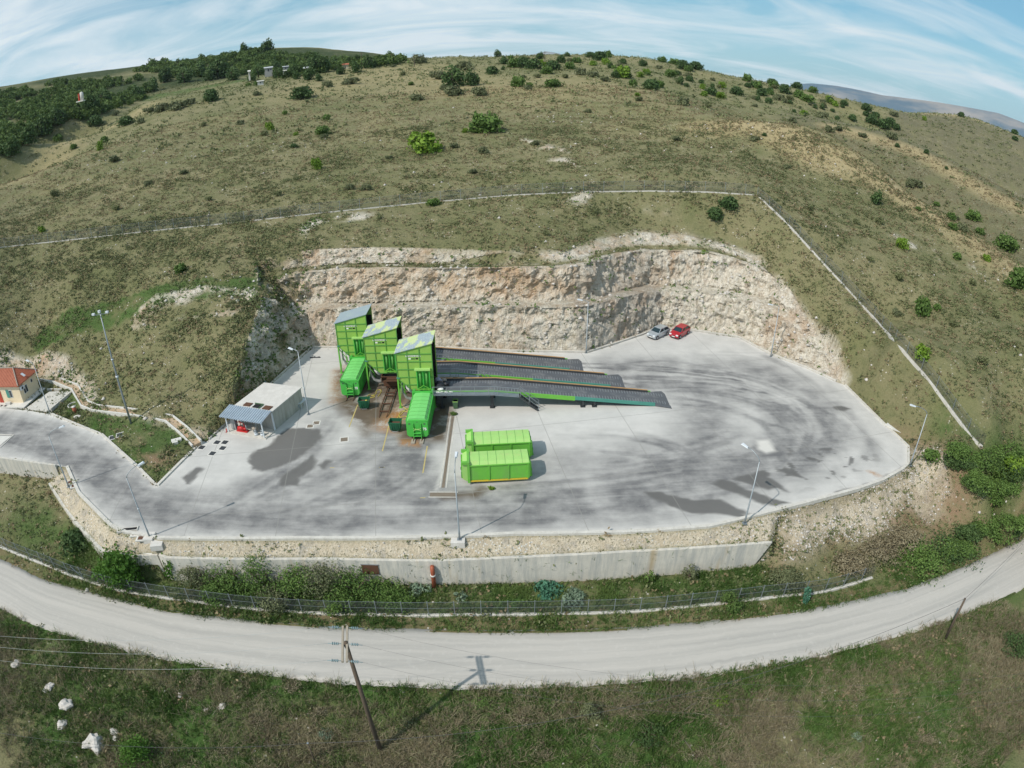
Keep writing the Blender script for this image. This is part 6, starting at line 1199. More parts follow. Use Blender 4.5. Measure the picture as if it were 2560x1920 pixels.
#--PLANTS
# ------------------------------------------------------------------ foliage builders
def leafcloud(C, N, sz, tone, asp=.55):
    # C centres, N outward normals, sz half sizes -> two-triangle leaves with their own tilt
    n = len(C); r = RNG.normal(size=(n, 3)); N = N+r*.75; N /= np.linalg.norm(N, axis=1)[:, None]+1e-9
    t = np.cross(N, RNG.normal(size=(n, 3))); t /= np.linalg.norm(t, axis=1)[:, None]+1e-9; b = np.cross(N, t); s = np.asarray(sz)[:, None]
    V = np.stack([C-t*s, C-b*s*asp, C+t*s, C+b*s*asp], 1).reshape(-1, 3); Q = np.arange(4*n).reshape(n, 4); return V, Q, np.repeat(tone, 4)
def crown(n, rx, ry, rz, lobes, leaf, seed, base=.0, dens=.5):
    g = np.random.default_rng(seed); L = []
    for i in range(lobes):
        a = g.random()*6.283; q = g.random()**.5*.62; z = base+g.random()*.62+.16; f = .55+g.random()*.5-.25*z; L.append((q*rx*math.cos(a)*(1.2-z*.6), q*ry*math.sin(a)*(1.2-z*.6), z*rz*.82, rx*f*.6, ry*f*.6, rz*f*.52, g.random()))
    L = np.array(L); k = g.integers(0, lobes, n); d = g.normal(size=(n, 3)); d /= np.linalg.norm(d, axis=1)[:, None]; pass
    rr = dens+(1-dens)*g.random(n)**.5; rr *= 1+.18*g.normal(size=n)*(g.random(n) < .3)
    C = L[k, :3]+d*L[k, 3:6]*rr[:, None]; C[:, 2] = np.where(C[:, 2] < leaf*.4, leaf*.4+np.abs(C[:, 2])*.5, C[:, 2])
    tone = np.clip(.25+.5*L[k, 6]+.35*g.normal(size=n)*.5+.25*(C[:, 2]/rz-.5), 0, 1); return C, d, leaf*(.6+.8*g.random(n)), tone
def make_bush(name, n, r, h, lobes, leaf, mat, seed, trunk=.25, stems=4):
    e = empty(name, (0, 0, 0)); C, N, s, t = crown(n, r, r, h-trunk*.6, lobes, leaf, seed); C[:, 2] += trunk*.6
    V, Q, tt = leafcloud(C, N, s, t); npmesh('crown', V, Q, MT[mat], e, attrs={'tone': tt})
    m = MB(); g = random.Random(seed)
    for i in range(stems): a = g.random()*6.28; m.tube([(0.05*math.cos(a), .05*math.sin(a), -.3), (r*.15*math.cos(a), r*.15*math.sin(a), h*.3), (r*.4*math.cos(a), r*.4*math.sin(a), h*.62)], [.03+.022*h, .02+.015*h, .01], 6)
    m.build('trunk', MT['wood_pole'], e, True); return e
TB = {}
for k_, (n, r, h, lo, lf, mt, tr) in {'dark': (1100, 1, 1.25, 12, .12, 'leaf_dark', .03), 'dark2': (1100, 1, 1.55, 11, .12, 'leaf_dark', .05), 'mid': (1000, 1, 1.35, 11, .12, 'leaf_mid', .03), 'lime': (950, 1, 1.5, 10, .12, 'leaf_lime', .03), 'grey': (750, 1, 1.0, 11, .11, 'leaf_grey', .02), 'grey2': (600, 1, 1.1, 9, .11, 'scrub', .02)}.items():
    TB[k_] = make_bush('bush', n, r, h, lo, lf, mt, hash(k_) % 97 if False else len(TB)*7+3, tr, 3)
used = set()
AREAS = [(lambda x, y: x > 1640 and y > 640, 'beside the lower half of the straight right fence'), (lambda x, y: x > 1640 and y > 430, 'on the slope right of the straight fence'), (lambda x, y: x > 1820 and y > 300, 'on the golden ridge at the right'), (lambda x, y: x > 1820, 'in the dark gully before the far mountain'), (lambda x, y: x > 1560 and y < 300, 'on the hilltop shoulder near the mountain'), (lambda x, y: x > 1560, 'on the golden slope above the fence corner'),
 (lambda x, y: x > 1280 and y < 235, 'on the bushy hilltop right of the skyline pole'), (lambda x, y: x > 1060 and y < 235, 'on the bushy hilltop above the fresh green bush'), (lambda x, y: x > 860 and y < 235, 'around the dark clump near the hilltop'), (lambda x, y: 600 < x <= 860 and y < 235, 'below the farm track'), (lambda x, y: x <= 600 and y < 235, 'beside the green field below the wood'), (lambda x, y: x < 640 and y < 300, 'along the hill edge above the wooded valley'),
 (lambda x, y: x < 640 and y > 520, 'on the spur beside the tall mast'), (lambda x, y: x < 640, 'on the open slope above the left part of the fence'), (lambda x, y: y > 420, 'between the upper fence and the quarry'), (lambda x, y: True, 'on the open slope around the lime green bush')]
NAMES = {'dark': 'dark evergreen', 'dark2': 'dark round-topped', 'mid': 'mid green', 'lime': 'bright lime green', 'grey': 'grey-green low', 'grey2': 'dull olive'}
def put(kind, x, y, w, label=None, name='bush', hs=1.0, d=None, group=None):
    p = T_(x, y+w*.18) if d is None else Vector(FD(x, y, d))
    if p is None: return
    D = (p-Vector((0, 0, HC))).length; r = w*S/FPX*D*.5*1.18
    src = TB[kind]; 
    if kind in used: e = copy_tree(src, None, p)
    else: e = src; used.add(kind); e.location = p
    e.name = name; e.scale = (r, r*(.9+.2*random.random()), r*hs); e.rotation_euler = (0, 0, random.random()*6.28)
    if label: tag(e, label, 'bush' if name == 'bush' else name, group)
    else:
        ar = next(a for a in AREAS if a[0](x, y)); size = 'small' if w < 22 else 'medium' if w < 34 else 'large'
        tag(e, '%s %s bush %s' % (size, NAMES[kind], ar[1]), 'bush', 'bushes '+ar[1])
    if label and not group and 'group' in e: del e['group']
    return e
# large bushes that stand alone
for kind, x, y, w, lb, hs in (('lime', 915, 315, 72, 'large bright lime green round bush alone on the open slope above the hoppers', .85), ('mid', 1046, 275, 64, 'large fresh green bush right of the lime one, higher on the slope', 1.0), ('dark', 655, 203, 50, 'wide dark bush alone on the slope below the farmhouses', .75), ('grey', 758, 175, 38, 'low wide grey-green bush just below the farm track', .8),
    ('dark2', 980, 178, 52, 'biggest dark tree of the clump near the hilltop, left of its twin', 1.0), ('dark2', 1022, 178, 38, 'dark tree at the right of the clump near the hilltop', 1.0), ('dark', 1573, 443, 40, 'round dark evergreen bush inside the fence corner, the upper of two', 1.0), ('dark', 1543, 466, 38, 'round dark evergreen bush inside the fence corner, the lower of two', 1.0),
    ('dark2', 1890, 434, 32, 'dark bush standing by itself on the golden ridge right of the fence', 1.0), ('lime', 1946, 530, 30, 'lime green bush by the pale rock outcrop on the right slope', 1.0), ('mid', 2172, 532, 52, 'bright green bush on the right slope near the photo edge', .9), ('mid', 1992, 672, 42, 'pointed green tree on the right slope beside the fence', 1.35), ('mid', 2200, 612, 56, 'large green tree cut by the right edge of the photo', 1.1), ('lime', 1990, 765, 36, 'yellow-green bush close to the right fence', 1.0),
    ('lime', 684, 362, 22, 'slim yellow-green shrub on the slope at the left of the lime bush', 1.6), ('lime', 218, 322, 14, 'slim lime green shrub on the left slope', 2.0), ('mid', 2010, 985, 44, 'green bush at the right end of the yard beside the cracked slab', .8), ('lime', 2190, 1015, 60, 'yellow-green bush on the right edge of the thicket', .9), ('dark', 168, 1165, 64, 'dark bush growing over the slanting wall at the left', .8), ('mid', 936, 438, 28, 'green bush growing in the upper fence above the quarry', .8)):
    put(kind, x, y, w, lb, hs=hs)
LST_ = {'grey': [(980,197,46),(900,210,32),(945,165,34),(1005,142,46),(708,184,24),(755,405,25),(1020,370,24),(245,345,26),(385,228,42),(412,220,26),(350,235,32),(322,238,26),(272,262,34),(305,262,20),(250,246,18),(790,405,28),(1281,162,26),(1476,222,30),(1681,212,26),(1776,250,28),(1791,280,22),(1810,278,22),(1863,292,20),(1931,247,20),(1926,295,26),(1973,397,36),(2078,493,28),(1938,675,26),(1713,260,22),(850,142,14),(905,130,34),(555,202,20),(1035,200,34),(1306,172,22),(1256,157,26),(2063,470,20),(960,190,24),(1140,190,20),(700,295,18),(1045,325,26),(1155,310,22),(1270,240,18),(1460,300,20),(980,315,24),(395,372,22),(320,395,20),(520,265,20),(840,340,18),(1630,300,22),(1700,360,20)],
 'dark': [(272,264,34),(207,265,32),(455,213,34),(10,327,28),(635,316,16),(1196,147,28),(1151,142,36),(1276,120,22),(1296,124,34),(1358,165,16),(1406,187,38),(1476,145,26),(1503,145,30),(1536,200,26),(1591,200,28),(1631,185,24),(1646,202,26),(1666,178,24),(1693,197,26),(1721,187,24),(1706,222,13),(1761,232,12),(1798,239,12),(1808,257,14),(1841,257,20),(1881,262,24),(1906,270,32),(1921,268,24),(1936,277,18),(1871,235,22),(1946,235,26),(1966,235,24),(1986,237,18),(2008,242,14),(1871,247,18),(1891,250,22),(2001,329,14),(1938,316,11),(2076,250,16),(2191,287,18),(2192,300,16),(1883,262,20),(1651,292,10),(2044,364,9),(1063,155,30),(1088,135,20),(1131,140,30)],
 'mid': [(705,256,20),(697,284,34),(125,300,26),(227,304,18),(615,245,14),(888,182,12),(537,184,14),(555,182,14),(1113,140,30),(1181,155,26),(1231,145,24),(1246,132,20),(1313,120,20),(1368,182,20),(1426,185,22),(1448,162,26),(1431,130,22),(1456,135,22),(1486,150,20),(1551,150,22),(1613,172,22),(1671,185,24),(1636,187,22),(1743,215,30),(1726,207,24),(1906,227,20),(1756,197,20),(1665,202,18),(1521,204,16),(2055,470,22),(2101,470,32),(2058,492,22),(2066,555,24),(2023,442,14),(1983,452,14),(390,582,30),(1193,182,34),(1118,182,30),(2116,502,20),(950,118,20),(1143,185,16),(160,318,18),(2023,665,22)],
 'lime': [(582,277,20),(1005,284,14),(1308,137,20),(1345,162,34),(1521,204,15),(1376,205,13),(1736,245,18),(1803,226,16),(1793,220,18),(1996,258,11),(1281,138,18),(90,497,18),(1520,545,13),(1556,208,22),(1396,158,18),(640,290,12),(2130,560,18)],
 'dark2': [(1446,165,0),(300,205,30),(1329,165,18),(1616,152,20),(1653,167,22),(1570,140,18),(1390,140,18),(1540,150,16),(1210,130,18),(1075,120,16),(1225,120,14),(1440,128,16),(1500,140,14)],
 'grey2': [(870,160,20),(1220,165,20),(1160,165,18),(1380,215,20),(1530,230,18),(570,290,18),(440,270,16),(1900,480,22),(2100,610,24),(2150,680,26),(1850,480,20),(1750,450,20),(2060,700,26),(1940,600,24),(2120,780,30),(1880,560,20),(600,420,20),(250,450,20),(120,420,22),(450,430,18),(820,470,16),(1290,460,16),(1180,505,18)]}
for kd, L in LST_.items():
    for (x, y, w) in L:
        if w: put(kd, x, y, w, hs=.8+.4*random.random())
# skyline bushes: more of the scattered band on the hilltop right of centre
for i in range(70):
    x = random.uniform(1085, 1850); yt = np.interp(x, [1085, 1256, 1406, 1500, 1600, 1700, 1850], [122, 122, 131, 150, 171, 191, 226]); y = yt+abs(random.gauss(0, 22))+2; put(random.choice(['dark', 'grey', 'mid', 'dark', 'grey', 'lime', 'grey2', 'dark2']), x, y, random.uniform(10, 20))
# individual trees at the wood's edge on the left hill, then the wood itself as one mass
WOODP = [(0,205),(60,192),(130,178),(200,170),(290,158),(330,140),(420,128),(500,122),(545,112),(600,118),(700,125),(800,132),(880,128),(870,140),(800,146),(740,150),(690,160),(640,168),(560,176),(480,182),(400,188),(330,200),(300,222),(240,238),(190,258),(130,262),(90,290),(40,320),(0,338)]
def inF(x, y, P): return inpoly(np.array([[x, y, 0.]]), np.array(P, float))[0]
wl = []
tries = 0
while len(wl) < 1400 and tries < 16000:
    tries += 1; x = random.uniform(-30, 885); y = random.uniform(105, 340)
    if not inF(max(x, 1), y, WOODP): continue
    if inF(x, y, [(330,178),(420,168),(560,160),(620,172),(560,186),(420,204),(330,222)]) or inF(x, y, [(0,262),(30,258),(60,268),(20,280)]) or inF(x, y, [(190,205),(240,190),(330,168),(350,176),(260,210)]): continue
    if fbm(np.array([[x*.012, y*.03, 2.]]), 1, 2)[0] < -.75: continue
    wl.append((x, y))
VIL = [(656,160),(672,160),(712,165),(770,165),(830,158),(864,150)]
for (x, y, w) in ((559,160,32),(603,162,26),(640,155,30),(694,148,38),(772,126,14),(797,144,30),(729,150,18),(668,160,20)): put('dark2', x, y+w*.1, w*.85, 'dark round tree standing among the farm buildings', 'tree', hs=.95, d=349, group='trees among the farm buildings')
edge = [(25,330,40),(60,305,44),(95,285,44),(130,262,40),(200,235,44),(225,220,36),(300,208,30),(475,160,46),(400,172,34),(355,172,34),(330,192,30),(505,168,30),(452,168,34),(430,160,34),(598,165,24),(545,172,22),(640,168,20),(690,150,46),(665,168,28),(600,152,26),(575,112,34),(530,112,24),(720,140,22),(800,142,30),(840,128,22),(735,158,18),(770,152,26),(690,172,18)]
for (x, y, w) in edge: put('dark2', x, y, w, 'large dark tree standing at the edge of the wood on the left hill', 'tree', hs=1.1, group='trees at the edge of the wood')
VV = []; QQ = []; TTn = []; o_ = 0
base = [crown(150, 1, 1, 1.3, 6, .2, s) for s in (1, 2, 3, 4)]
for i, (x, y) in enumerate(wl):
    p = T_(x, y)
    if p is None: continue
    D = (p-Vector((0, 0, HC))).length
    if D < 215: continue
    r = random.uniform(17, 30)*S/FPX*D*.5*(1 if D < 480 else .8); C, N, s, t = base[i % 4]; a = random.random()*6.28; ca, sa_ = math.cos(a), math.sin(a)
    P_ = np.c_[(C[:, 0]*ca-C[:, 1]*sa_)*r, (C[:, 0]*sa_+C[:, 1]*ca)*r, C[:, 2]*r*random.uniform(.8, 1.2)]+np.array(p); tn = np.clip(t*.8+random.uniform(-.25, .35), 0, 1)
    v, q, tt = leafcloud(P_, N, s*r, tn); VV.append(v); QQ.append(q+o_); TTn.append(tt); o_ += len(v)
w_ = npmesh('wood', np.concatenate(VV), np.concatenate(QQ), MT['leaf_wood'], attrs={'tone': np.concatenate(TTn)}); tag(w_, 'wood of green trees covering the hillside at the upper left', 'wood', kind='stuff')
# ------------------------------------------------------------------ near plants with their own habit
TB_TH = {}
def place_leafy(name, F, z, n, r, h, lobes, leaf, mat, seed, label, cat, trunk=.3, stems=5, src=False, asp=None):
    p = (SP(*F, z) if src else FZ(*F, z)); gz = G_(p[0], p[1]); e = make_bush(name, n, r, h, lobes, leaf, mat, seed, trunk, stems); e.location = (p[0], p[1], gz); tag(e, label, cat); return e
place_leafy('fig_tree', (272, 1240), -3.6, 3600, 2.9, 4.9, 26, .17, 'leaf_fig', 5, 'large bright green fig tree growing in front of the left corner of the yard', 'tree', .8, 8)
place_leafy('fig_tree', (378, 1252), -4.3, 500, 1.2, 3.4, 9, .17, 'leaf_fig', 8, 'slender young fig tree against the left end of the front retaining wall', 'tree', .5, 6)
place_leafy('fig_tree', (225, 1245), -3.9, 700, 1.3, 2.0, 8, .15, 'leaf_fig', 12, 'low fig shoot left of the large fig tree', 'bush', .2, 5)
place_leafy('olive_bush', (1575, 1312), -4.4, 1500, 1.5, 2.1, 14, .09, 'grass_green', 15, 'olive green bush growing through the front fence near its right end', 'bush', .1, 9)
place_leafy('teal_shrub', (1738, 1300), -4.4, 420, .45, 2.4, 9, .12, 'leaf_teal', 17, 'narrow blue-green shrub leaning at the right part of the front fence', 'shrub', .1, 3)
place_leafy('sapling', (1400, 1262), -4.5, 160, .6, 1.9, 5, .12, 'leaf_mid', 19, 'thin sapling in front of the retaining wall, right of centre', 'sapling', .5, 3)
place_leafy('sapling', (1487, 1258), -4.5, 260, 1.1, 1.9, 7, .11, 'leaf_grey', 21, 'pale thin-leaved sapling near the right end of the retaining wall', 'sapling', .5, 5)
place_leafy('broadleaf_weed', (1180, 1278), -4.5, 700, 1.6, .8, 12, .15, 'leaf_teal', 23, 'patch of broad dark leaves in the ditch right of the red pipe', 'plant', .02, 2)
place_leafy('broadleaf_weed', (1235, 1300), -4.5, 900, 1.5, .8, 12, .14, 'leaf_pale', 25, 'patch of pale silvery leaves in the ditch below the retaining wall', 'plant', .02, 2)
place_leafy('broadleaf_weed', (905, 1277), -4.4, 500, 1.3, .7, 9, .14, 'leaf_pale', 27, 'pale leafy weeds in the ditch left of the red pipe', 'plant', .02, 2)
place_leafy('broadleaf_weed', (993, 1297), -4.5, 280, .9, .5, 7, .12, 'leaf_pale', 29, 'small patch of silvery leaves near the fence, right of the red pipe', 'plant', .02, 2)
for i, (x, y, r, h) in enumerate(((430, 1262, 2.0, 2.0), (500, 1270, 2.3, 2.3), (575, 1268, 2.4, 2.9), (640, 1275, 2.3, 2.3), (705, 1275, 2.5, 2.7), (770, 1280, 2.4, 2.2), (830, 1290, 1.9, 1.4), (470, 1290, 1.6, 1.2), (600, 1300, 1.8, 1.3), (735, 1308, 1.8, 1.2), (865, 1300, 1.3, .8))):
    place_leafy('bramble_bush', (x, y), -4.3, 2800, r*1.25, h*1.5, 22, .10, 'leaf_mid' if i % 4 else 'leaf_grey', 31+i, ('tangled green bramble, number from the left unclear, filling the ditch before the wall' if False else ('%s tangled bramble bush in the ditch before the retaining wall' % ('leftmost', 'second from left tall', 'tallest', 'fourth tall', 'dense dark', 'last tall', 'rightmost sloping', 'small front left', 'small front middle', 'small front right', 'lowest right end')[i])), 'bush', .05, 8)
for i, (x, y, z, r, h, mt, lb) in enumerate(((2130, 1085, -3, 3.2, 1.6, 'leaf_mid', 'broad green bramble on the right bank above the road'), (2185, 1060, -1.5, 3.4, 1.7, 'leaf_dark', 'dark green thicket at the right edge of the photo'), (2100, 1020, -.2, 2.6, 1.4, 'leaf_mid', 'green thicket in the gully below the right fence end'), (2160, 1000, .5, 3, 1.7, 'leaf_mid', 'green thicket at the foot of the right slope'), (2060, 1180, -4, 2.8, 1.3, 'leaf_dark', 'dark green bramble beside the road at the right'), (1985, 1205, -4.1, 2.6, 1.2, 'leaf_mid', 'green bramble by the road right of the scree'), (2140, 1140, -3.6, 3, 1.4, 'leaf_mid', 'green bramble close to the road at the far right'), (1900, 1190, -4, 2.3, 1.0, 'bramble', 'brown dry bramble at the foot of the scree'), (1840, 1215, -4, 2.2, .9, 'bramble', 'brown dry bramble left of its neighbour below the scree'), (1950, 1165, -3.6, 2.2, 1.1, 'bramble', 'brown bramble higher on the foot of the scree'), (1700, 1255, -4.2, 1.6, .8, 'leaf_grey', 'grey scrub at the right end of the retaining wall'))):
    place_leafy('bramble_bush', (x, y), z, 2600, r*1.45, h*1.1, 26, .12, mt, 61+i, lb, 'bush', .02, 6)
nth = 0
for i in range(200):
    x = random.uniform(2010, 2212); y = random.uniform(965, 1230)
    if not inF(x, y, [(2030,975),(2060,1000),(2100,1060),(2110,1130),(2060,1180),(1985,1215),(1930,1240),(2000,1232),(2212,1150),(2212,985),(2120,985),(2060,955)]): continue
    p = T_(x, y); nth += 1
    if p is None or nth > 44: continue
    q_ = TB_TH[nth % 3] if nth > 3 else make_bush('thicket_bush', 1500, 1.9, 1.2, 16, .12, ('leaf_mid', 'leaf_dark', 'leaf_mid')[nth % 3], 300+nth, .05, 4)
    if nth <= 3: TB_TH[nth % 3] = q_; e = q_; e.location = p
    else: e = copy_tree(q_, None, p)
    e.location.z -= .1; e.rotation_euler = (0, 0, random.random()*6.28); sc__ = random.uniform(.7, 1.15); e.scale = (sc__, sc__, sc__*random.uniform(.7, 1.1)); tag(e, 'low %s bush in the green thicket beside the road bend' % ('mid green' if nth % 3 != 1 else 'dark green'), 'bush', 'bushes of the thicket beside the road bend')
# foreground bushes
place_leafy('fig_tree', (300, 1640), -6.7, 3200, 2.0, 2.4, 20, .085, 'leaf_fig', 81, 'round green bush beside the largest of the white boulders', 'bush', .2, 6)
place_leafy('spiky_shrub', (1280, 1555), -5.6, 1500, 1.25, 1.5, 14, .07, 'leaf_grey', 83, 'pale spiky shrub in the foreground below the road, right of centre', 'shrub', .05, 9)
place_leafy('dark_shrub', (2192, 1410), -5.2, 2600, 2.4, 2.0, 16, .09, 'leaf_dark', 85, 'large dark shrub at the right edge below the road', 'shrub', .1, 6)
place_leafy('dark_shrub', (1400, 1590), -6, 1500, 1.8, .9, 14, .07, 'leaf_dark', 87, 'low dark brush behind the pale spiky shrub', 'bush', .05, 6)
place_leafy('pale_herb', (705, 1592), -6.3, 700, .8, .5, 9, .05, 'leaf_pale', 89, 'pale round herb left of the foreground power pole', 'plant', .02, 3)
place_leafy('pale_herb', (1850, 1595), -6, 500, .7, .4, 8, .05, 'leaf_pale', 91, 'pale herb clump in the lower right foreground', 'plant', .02, 3)
place_leafy('pale_herb', (1550, 1520), -5.6, 500, .9, .6, 8, .06, 'leaf_lime', 93, 'yellow-green herb in the foreground right of the spiky shrub', 'plant', .02, 3)
for i, (x, y, r, mt) in enumerate(((560, 1560, 1.5, 'bramble'), (640, 1500, 1.2, 'bramble'), (690, 1545, 1.0, 'bramble'), (1130, 1560, 1.3, 'bramble'), (1180, 1620, 1.6, 'bramble'), (1500, 1630, 1.5, 'bramble'), (1700, 1560, 1.6, 'bramble'), (880, 1560, 1.1, 'leaf_grey'), (1000, 1600, 1.2, 'leaf_dark'), (1050, 1525, 1.2, 'leaf_mid'), (430, 1480, 1.3, 'bramble'), (250, 1440, 1.4, 'scrub'), (90, 1480, 1.6, 'scrub'), (1620, 1500, 1.3, 'leaf_mid'), (1850, 1500, 1.5, 'bramble'), (2050, 1480, 1.4, 'leaf_mid'), (2000, 1600, 1.5, 'bramble'), (1340, 1640, 1.4, 'scrub'), (60, 1600, 1.5, 'leaf_dark'), (480, 1620, 1.3, 'bramble'))):
    place_leafy('brush_clump', (x, y), -5.8, 900, r, .55+.25*random.random(), 12, .05, mt, 101+i, 'low %s clump of brush in the foreground below the road' % {'bramble': 'dry brown', 'leaf_grey': 'grey-green', 'leaf_dark': 'dark green', 'leaf_mid': 'fresh green', 'scrub': 'dull olive'}[mt], 'brush', .02, 7)['group'] = 'brush clumps in the foreground'
# weeds on the slab and fallen branches
for F, r, mt, lb in ((QC(1958, 133), .5, 'leaf_mid', 'round green weed growing at the head of the slot drain'), (QC(2122, 455), .35, 'leaf_lime', 'small yellow-green weed in front of the parked containers')):
    e = make_bush('weed', 160, r, .35, 6, .1, mt, 131, .02, 2); e.location = tuple(F); tag(e, lb, 'weed')
for i in range(16):
    x = random.choice([random.uniform(380, 700), random.uniform(1450, 2000), random.uniform(1050, 1400)]); y = random.uniform(1510, 1640); p = T_(x, y)
    if p is None: continue
    m = MB(); a = random.random()*3.14; L_ = random.uniform(.8, 2); d = Vector((math.cos(a), math.sin(a), .05)); m.tube([(0, 0, .12), tuple(d*L_*.5+Vector((0, .06, .22))), tuple(d*L_+Vector((0, 0, .15)))], [.03, .022, .01], 5)
    for k in (.4, .6, .8): q = d*L_*k+Vector((0, 0, .2)); m.tube([tuple(q), tuple(q+Vector((random.uniform(-.4, .4), random.uniform(-.4, .4), .1)))], [.014, .006], 4)
    o = m.build('dry_branch', MT['wood_dry']); o.location = p; tag(o, 'bare dry branch lying in the foreground brush', 'branch', 'dry branches in the foreground')
# boulders
for i, (x, y, w) in enumerate(((145, 1524, 34), (135, 1565, 24), (205, 1607, 46), (107, 1484, 18), (98, 1492, 12), (245, 1580, 20), (36, 1434, 20), (250, 1593, 14), (480, 1527, 16), (390, 1502, 12), (445, 1533, 9))):
    p = T_(x, y); D = (p-Vector((0, 0, HC))).length; r = w*S/FPX*D*.5
    o = lump('boulder', (r, r*.9, r*.55), (p.x, p.y, p.z+r*.12), 'boulder', seed=i+1, sub=3, rough=.55); o.rotation_euler = (0, 0, i*1.3)
    tag(o, ('white boulder at the top of the row leading to the round green bush', 'white boulder directly below the first beside the round green bush', 'largest white boulder, next to the round green bush', 'smaller white boulder farthest from the round green bush', 'small white stone touching the highest boulder at the left', 'pale boulder partly under the round green bush', 'pale boulder near the left edge below the road', 'small pale stone at the foot of the green bush', 'pale stone beside the road verge left of the power pole', 'small pale stone in the brush left of the road verge stones', 'tiny pale stone near the power pole')[i], 'boulder' if i < 8 else 'stone')
# ------------------------------------------------------------------ ground cover (uncountable): scrub, grass, loose stones
TA = TV[TT]; cen = TA.mean(1); ar = np.linalg.norm(np.cross(TA[:, 1]-TA[:, 0], TA[:, 2]-TA[:, 0]), axis=1)/2; cd_ = np.hypot(cen[:, 0], cen[:, 1]); az_ = np.abs(np.degrees(np.arctan2(cen[:, 0], cen[:, 1])))
vis = (az_ < np.where(cd_ < 60, 68, 56)) & (cen[:, 1] > 12); inY = inpoly(cen, YARD); inR = inpoly(cen, np.array(RN+RS[::-1])) & (segdist(cen, np.array(RN+RS[::-1]), True) > .25)
rk_, lu_, ba_ = rock[TT].mean(1), lush[TT].mean(1), bare[TT].mean(1); so_ = soil[TT].mean(1); ok = vis & ~inY & ~inR
pat = np.clip(fbm(cen, .12, 4)*1.0+.85, .35, 1.5); pat2 = np.clip(fbm(cen+31, .35, 3)*1.1+.8, .15, 1.7)
def samp(w, nmax):
    w = w*ar; n = int(min(nmax, w.sum())); k = RNG.choice(len(w), n, p=w/w.sum()); a = RNG.random((n, 2)); f = a.sum(1) > 1; a[f] = 1-a[f]
    t = TA[k]; return t[:, 0]+(t[:, 1]-t[:, 0])*a[:, :1]+(t[:, 2]-t[:, 0])*a[:, 1:], k
def tufts(P, size, per, leaf, h, toneb, up=.6):
    n = len(P); C = np.repeat(P, per, 0); s = np.repeat(size, per); j = RNG.normal(size=(len(C), 3)); C = C+np.c_[j[:, 0]*s*.38, j[:, 1]*s*.38, np.abs(j[:, 2])*s*h*.5+s*.06]
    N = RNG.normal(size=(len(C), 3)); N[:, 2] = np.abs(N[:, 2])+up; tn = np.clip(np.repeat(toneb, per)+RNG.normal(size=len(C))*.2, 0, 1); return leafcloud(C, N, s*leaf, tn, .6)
slopef = ok & (rk_ < .45) & (ba_ < .4)
P_, k = samp(np.where(slopef & (cd_ > 36) & (cd_ < 175), 2.4*pat*pat2*(1-lu_*.6)*np.where((cen[:, 0] < -31) & (cen[:, 1] < 112) & (cen[:, 1] > 55), 2.2, 1), 0), 72000); sz = .28+.42*RNG.random(len(P_))**2
v, q, t = tufts(P_, sz, 7, .30, .55, np.clip(.35+fbm(P_, .06, 3)*.5, 0, 1)); o = npmesh('hill_scrub', v, q, MT['scrub'], attrs={'tone': t}); tag(o, 'low olive scrub spread over the whole hillside', 'scrub', kind='stuff')
P_, k = samp(np.where(slopef & (cd_ >= 175) & (cd_ < 470), .13*pat*pat2, 0), 15000); sz = .9+1.1*RNG.random(len(P_))**2
v, q, t = tufts(P_, sz, 6, .30, .5, np.clip(.4+fbm(P_, .03, 3)*.5, 0, 1)); o = npmesh('far_scrub', v, q, MT['scrub'], attrs={'tone': t}); tag(o, 'distant low scrub on the upper hill', 'scrub', kind='stuff')
P_, k = samp(np.where(slopef & (cd_ > 36) & (cd_ < 240), 1.6*pat2*(1-lu_*.7)*(.6+gold[TT].mean(1)), 0), 34000); sz = .3+.35*RNG.random(len(P_))
v, q, t = tufts(P_, sz, 6, .32, .6, np.full(len(P_), .45)); o = npmesh('dry_grass', v, q, MT['grass_dry'], attrs={'tone': t}); tag(o, 'dry straw coloured grass on the hillside', 'grass', kind='stuff')
def blades(P, size, per, toneb, w=.016, lean=.5):
    n = len(P); C = np.repeat(P, per, 0); s_ = np.repeat(size, per)*(.5+.7*RNG.random(n*per)); C = C+np.c_[RNG.normal(size=(len(C), 2))*np.repeat(size, per)[:, None]*.38, np.zeros(len(C))]
    a = RNG.random(len(C))*6.28; q = np.c_[np.cos(a), np.sin(a), a*0]*(w*(.7+.8*RNG.random(len(C))))[:, None]; tip = C+np.c_[RNG.normal(size=(len(C), 2))*s_[:, None]*lean, s_]
    V_ = np.stack([C-q-[0, 0, .04], C+q-[0, 0, .04], tip+q*.5, tip-q*.5], 1).reshape(-1, 3); tn = np.clip(np.repeat(toneb, per)+RNG.normal(size=len(C))*.22, 0, 1); return V_, np.arange(4*len(C)).reshape(-1, 4), np.repeat(tn, 4)
lwt = np.where(ok & (rk_ < .4) & (ba_ < .5), lu_, 0)
P_, k = samp(np.where(cd_ < 62, lwt*13*np.clip(pat2, .45, 2), 0), 34000); sz = .16+.34*RNG.random(len(P_))**1.5
v, q, t = blades(P_, sz, 15, np.clip(.4+fbm(P_, .3, 3)*.5, 0, 1), .022); o = npmesh('green_grass', v, q, MT['grass_green'], attrs={'tone': t}); tag(o, 'green grass along the road verges, the ditch and the foreground', 'grass', kind='stuff')
P_, k = samp(np.where(cd_ < 120, lwt*3.6*np.clip(pat2, .3, 2), 0), 15000); sz = .2+.24*RNG.random(len(P_))
v, q, t = tufts(P_, sz, 9, .22, .9, np.clip(.35+fbm(P_, .3, 3)*.5, 0, 1)); o = npmesh('green_weeds', v, q, MT['grass_green'], attrs={'tone': t}); tag(o, 'low leafy green weeds on the verges, the ditch and the island', 'weeds', kind='stuff')
fw = np.where(ok & (cen[:, 1] < 34) & (cd_ < 85), np.clip(pat, .35, 2)*np.clip(1.15-lu_, .15, 1), 0)
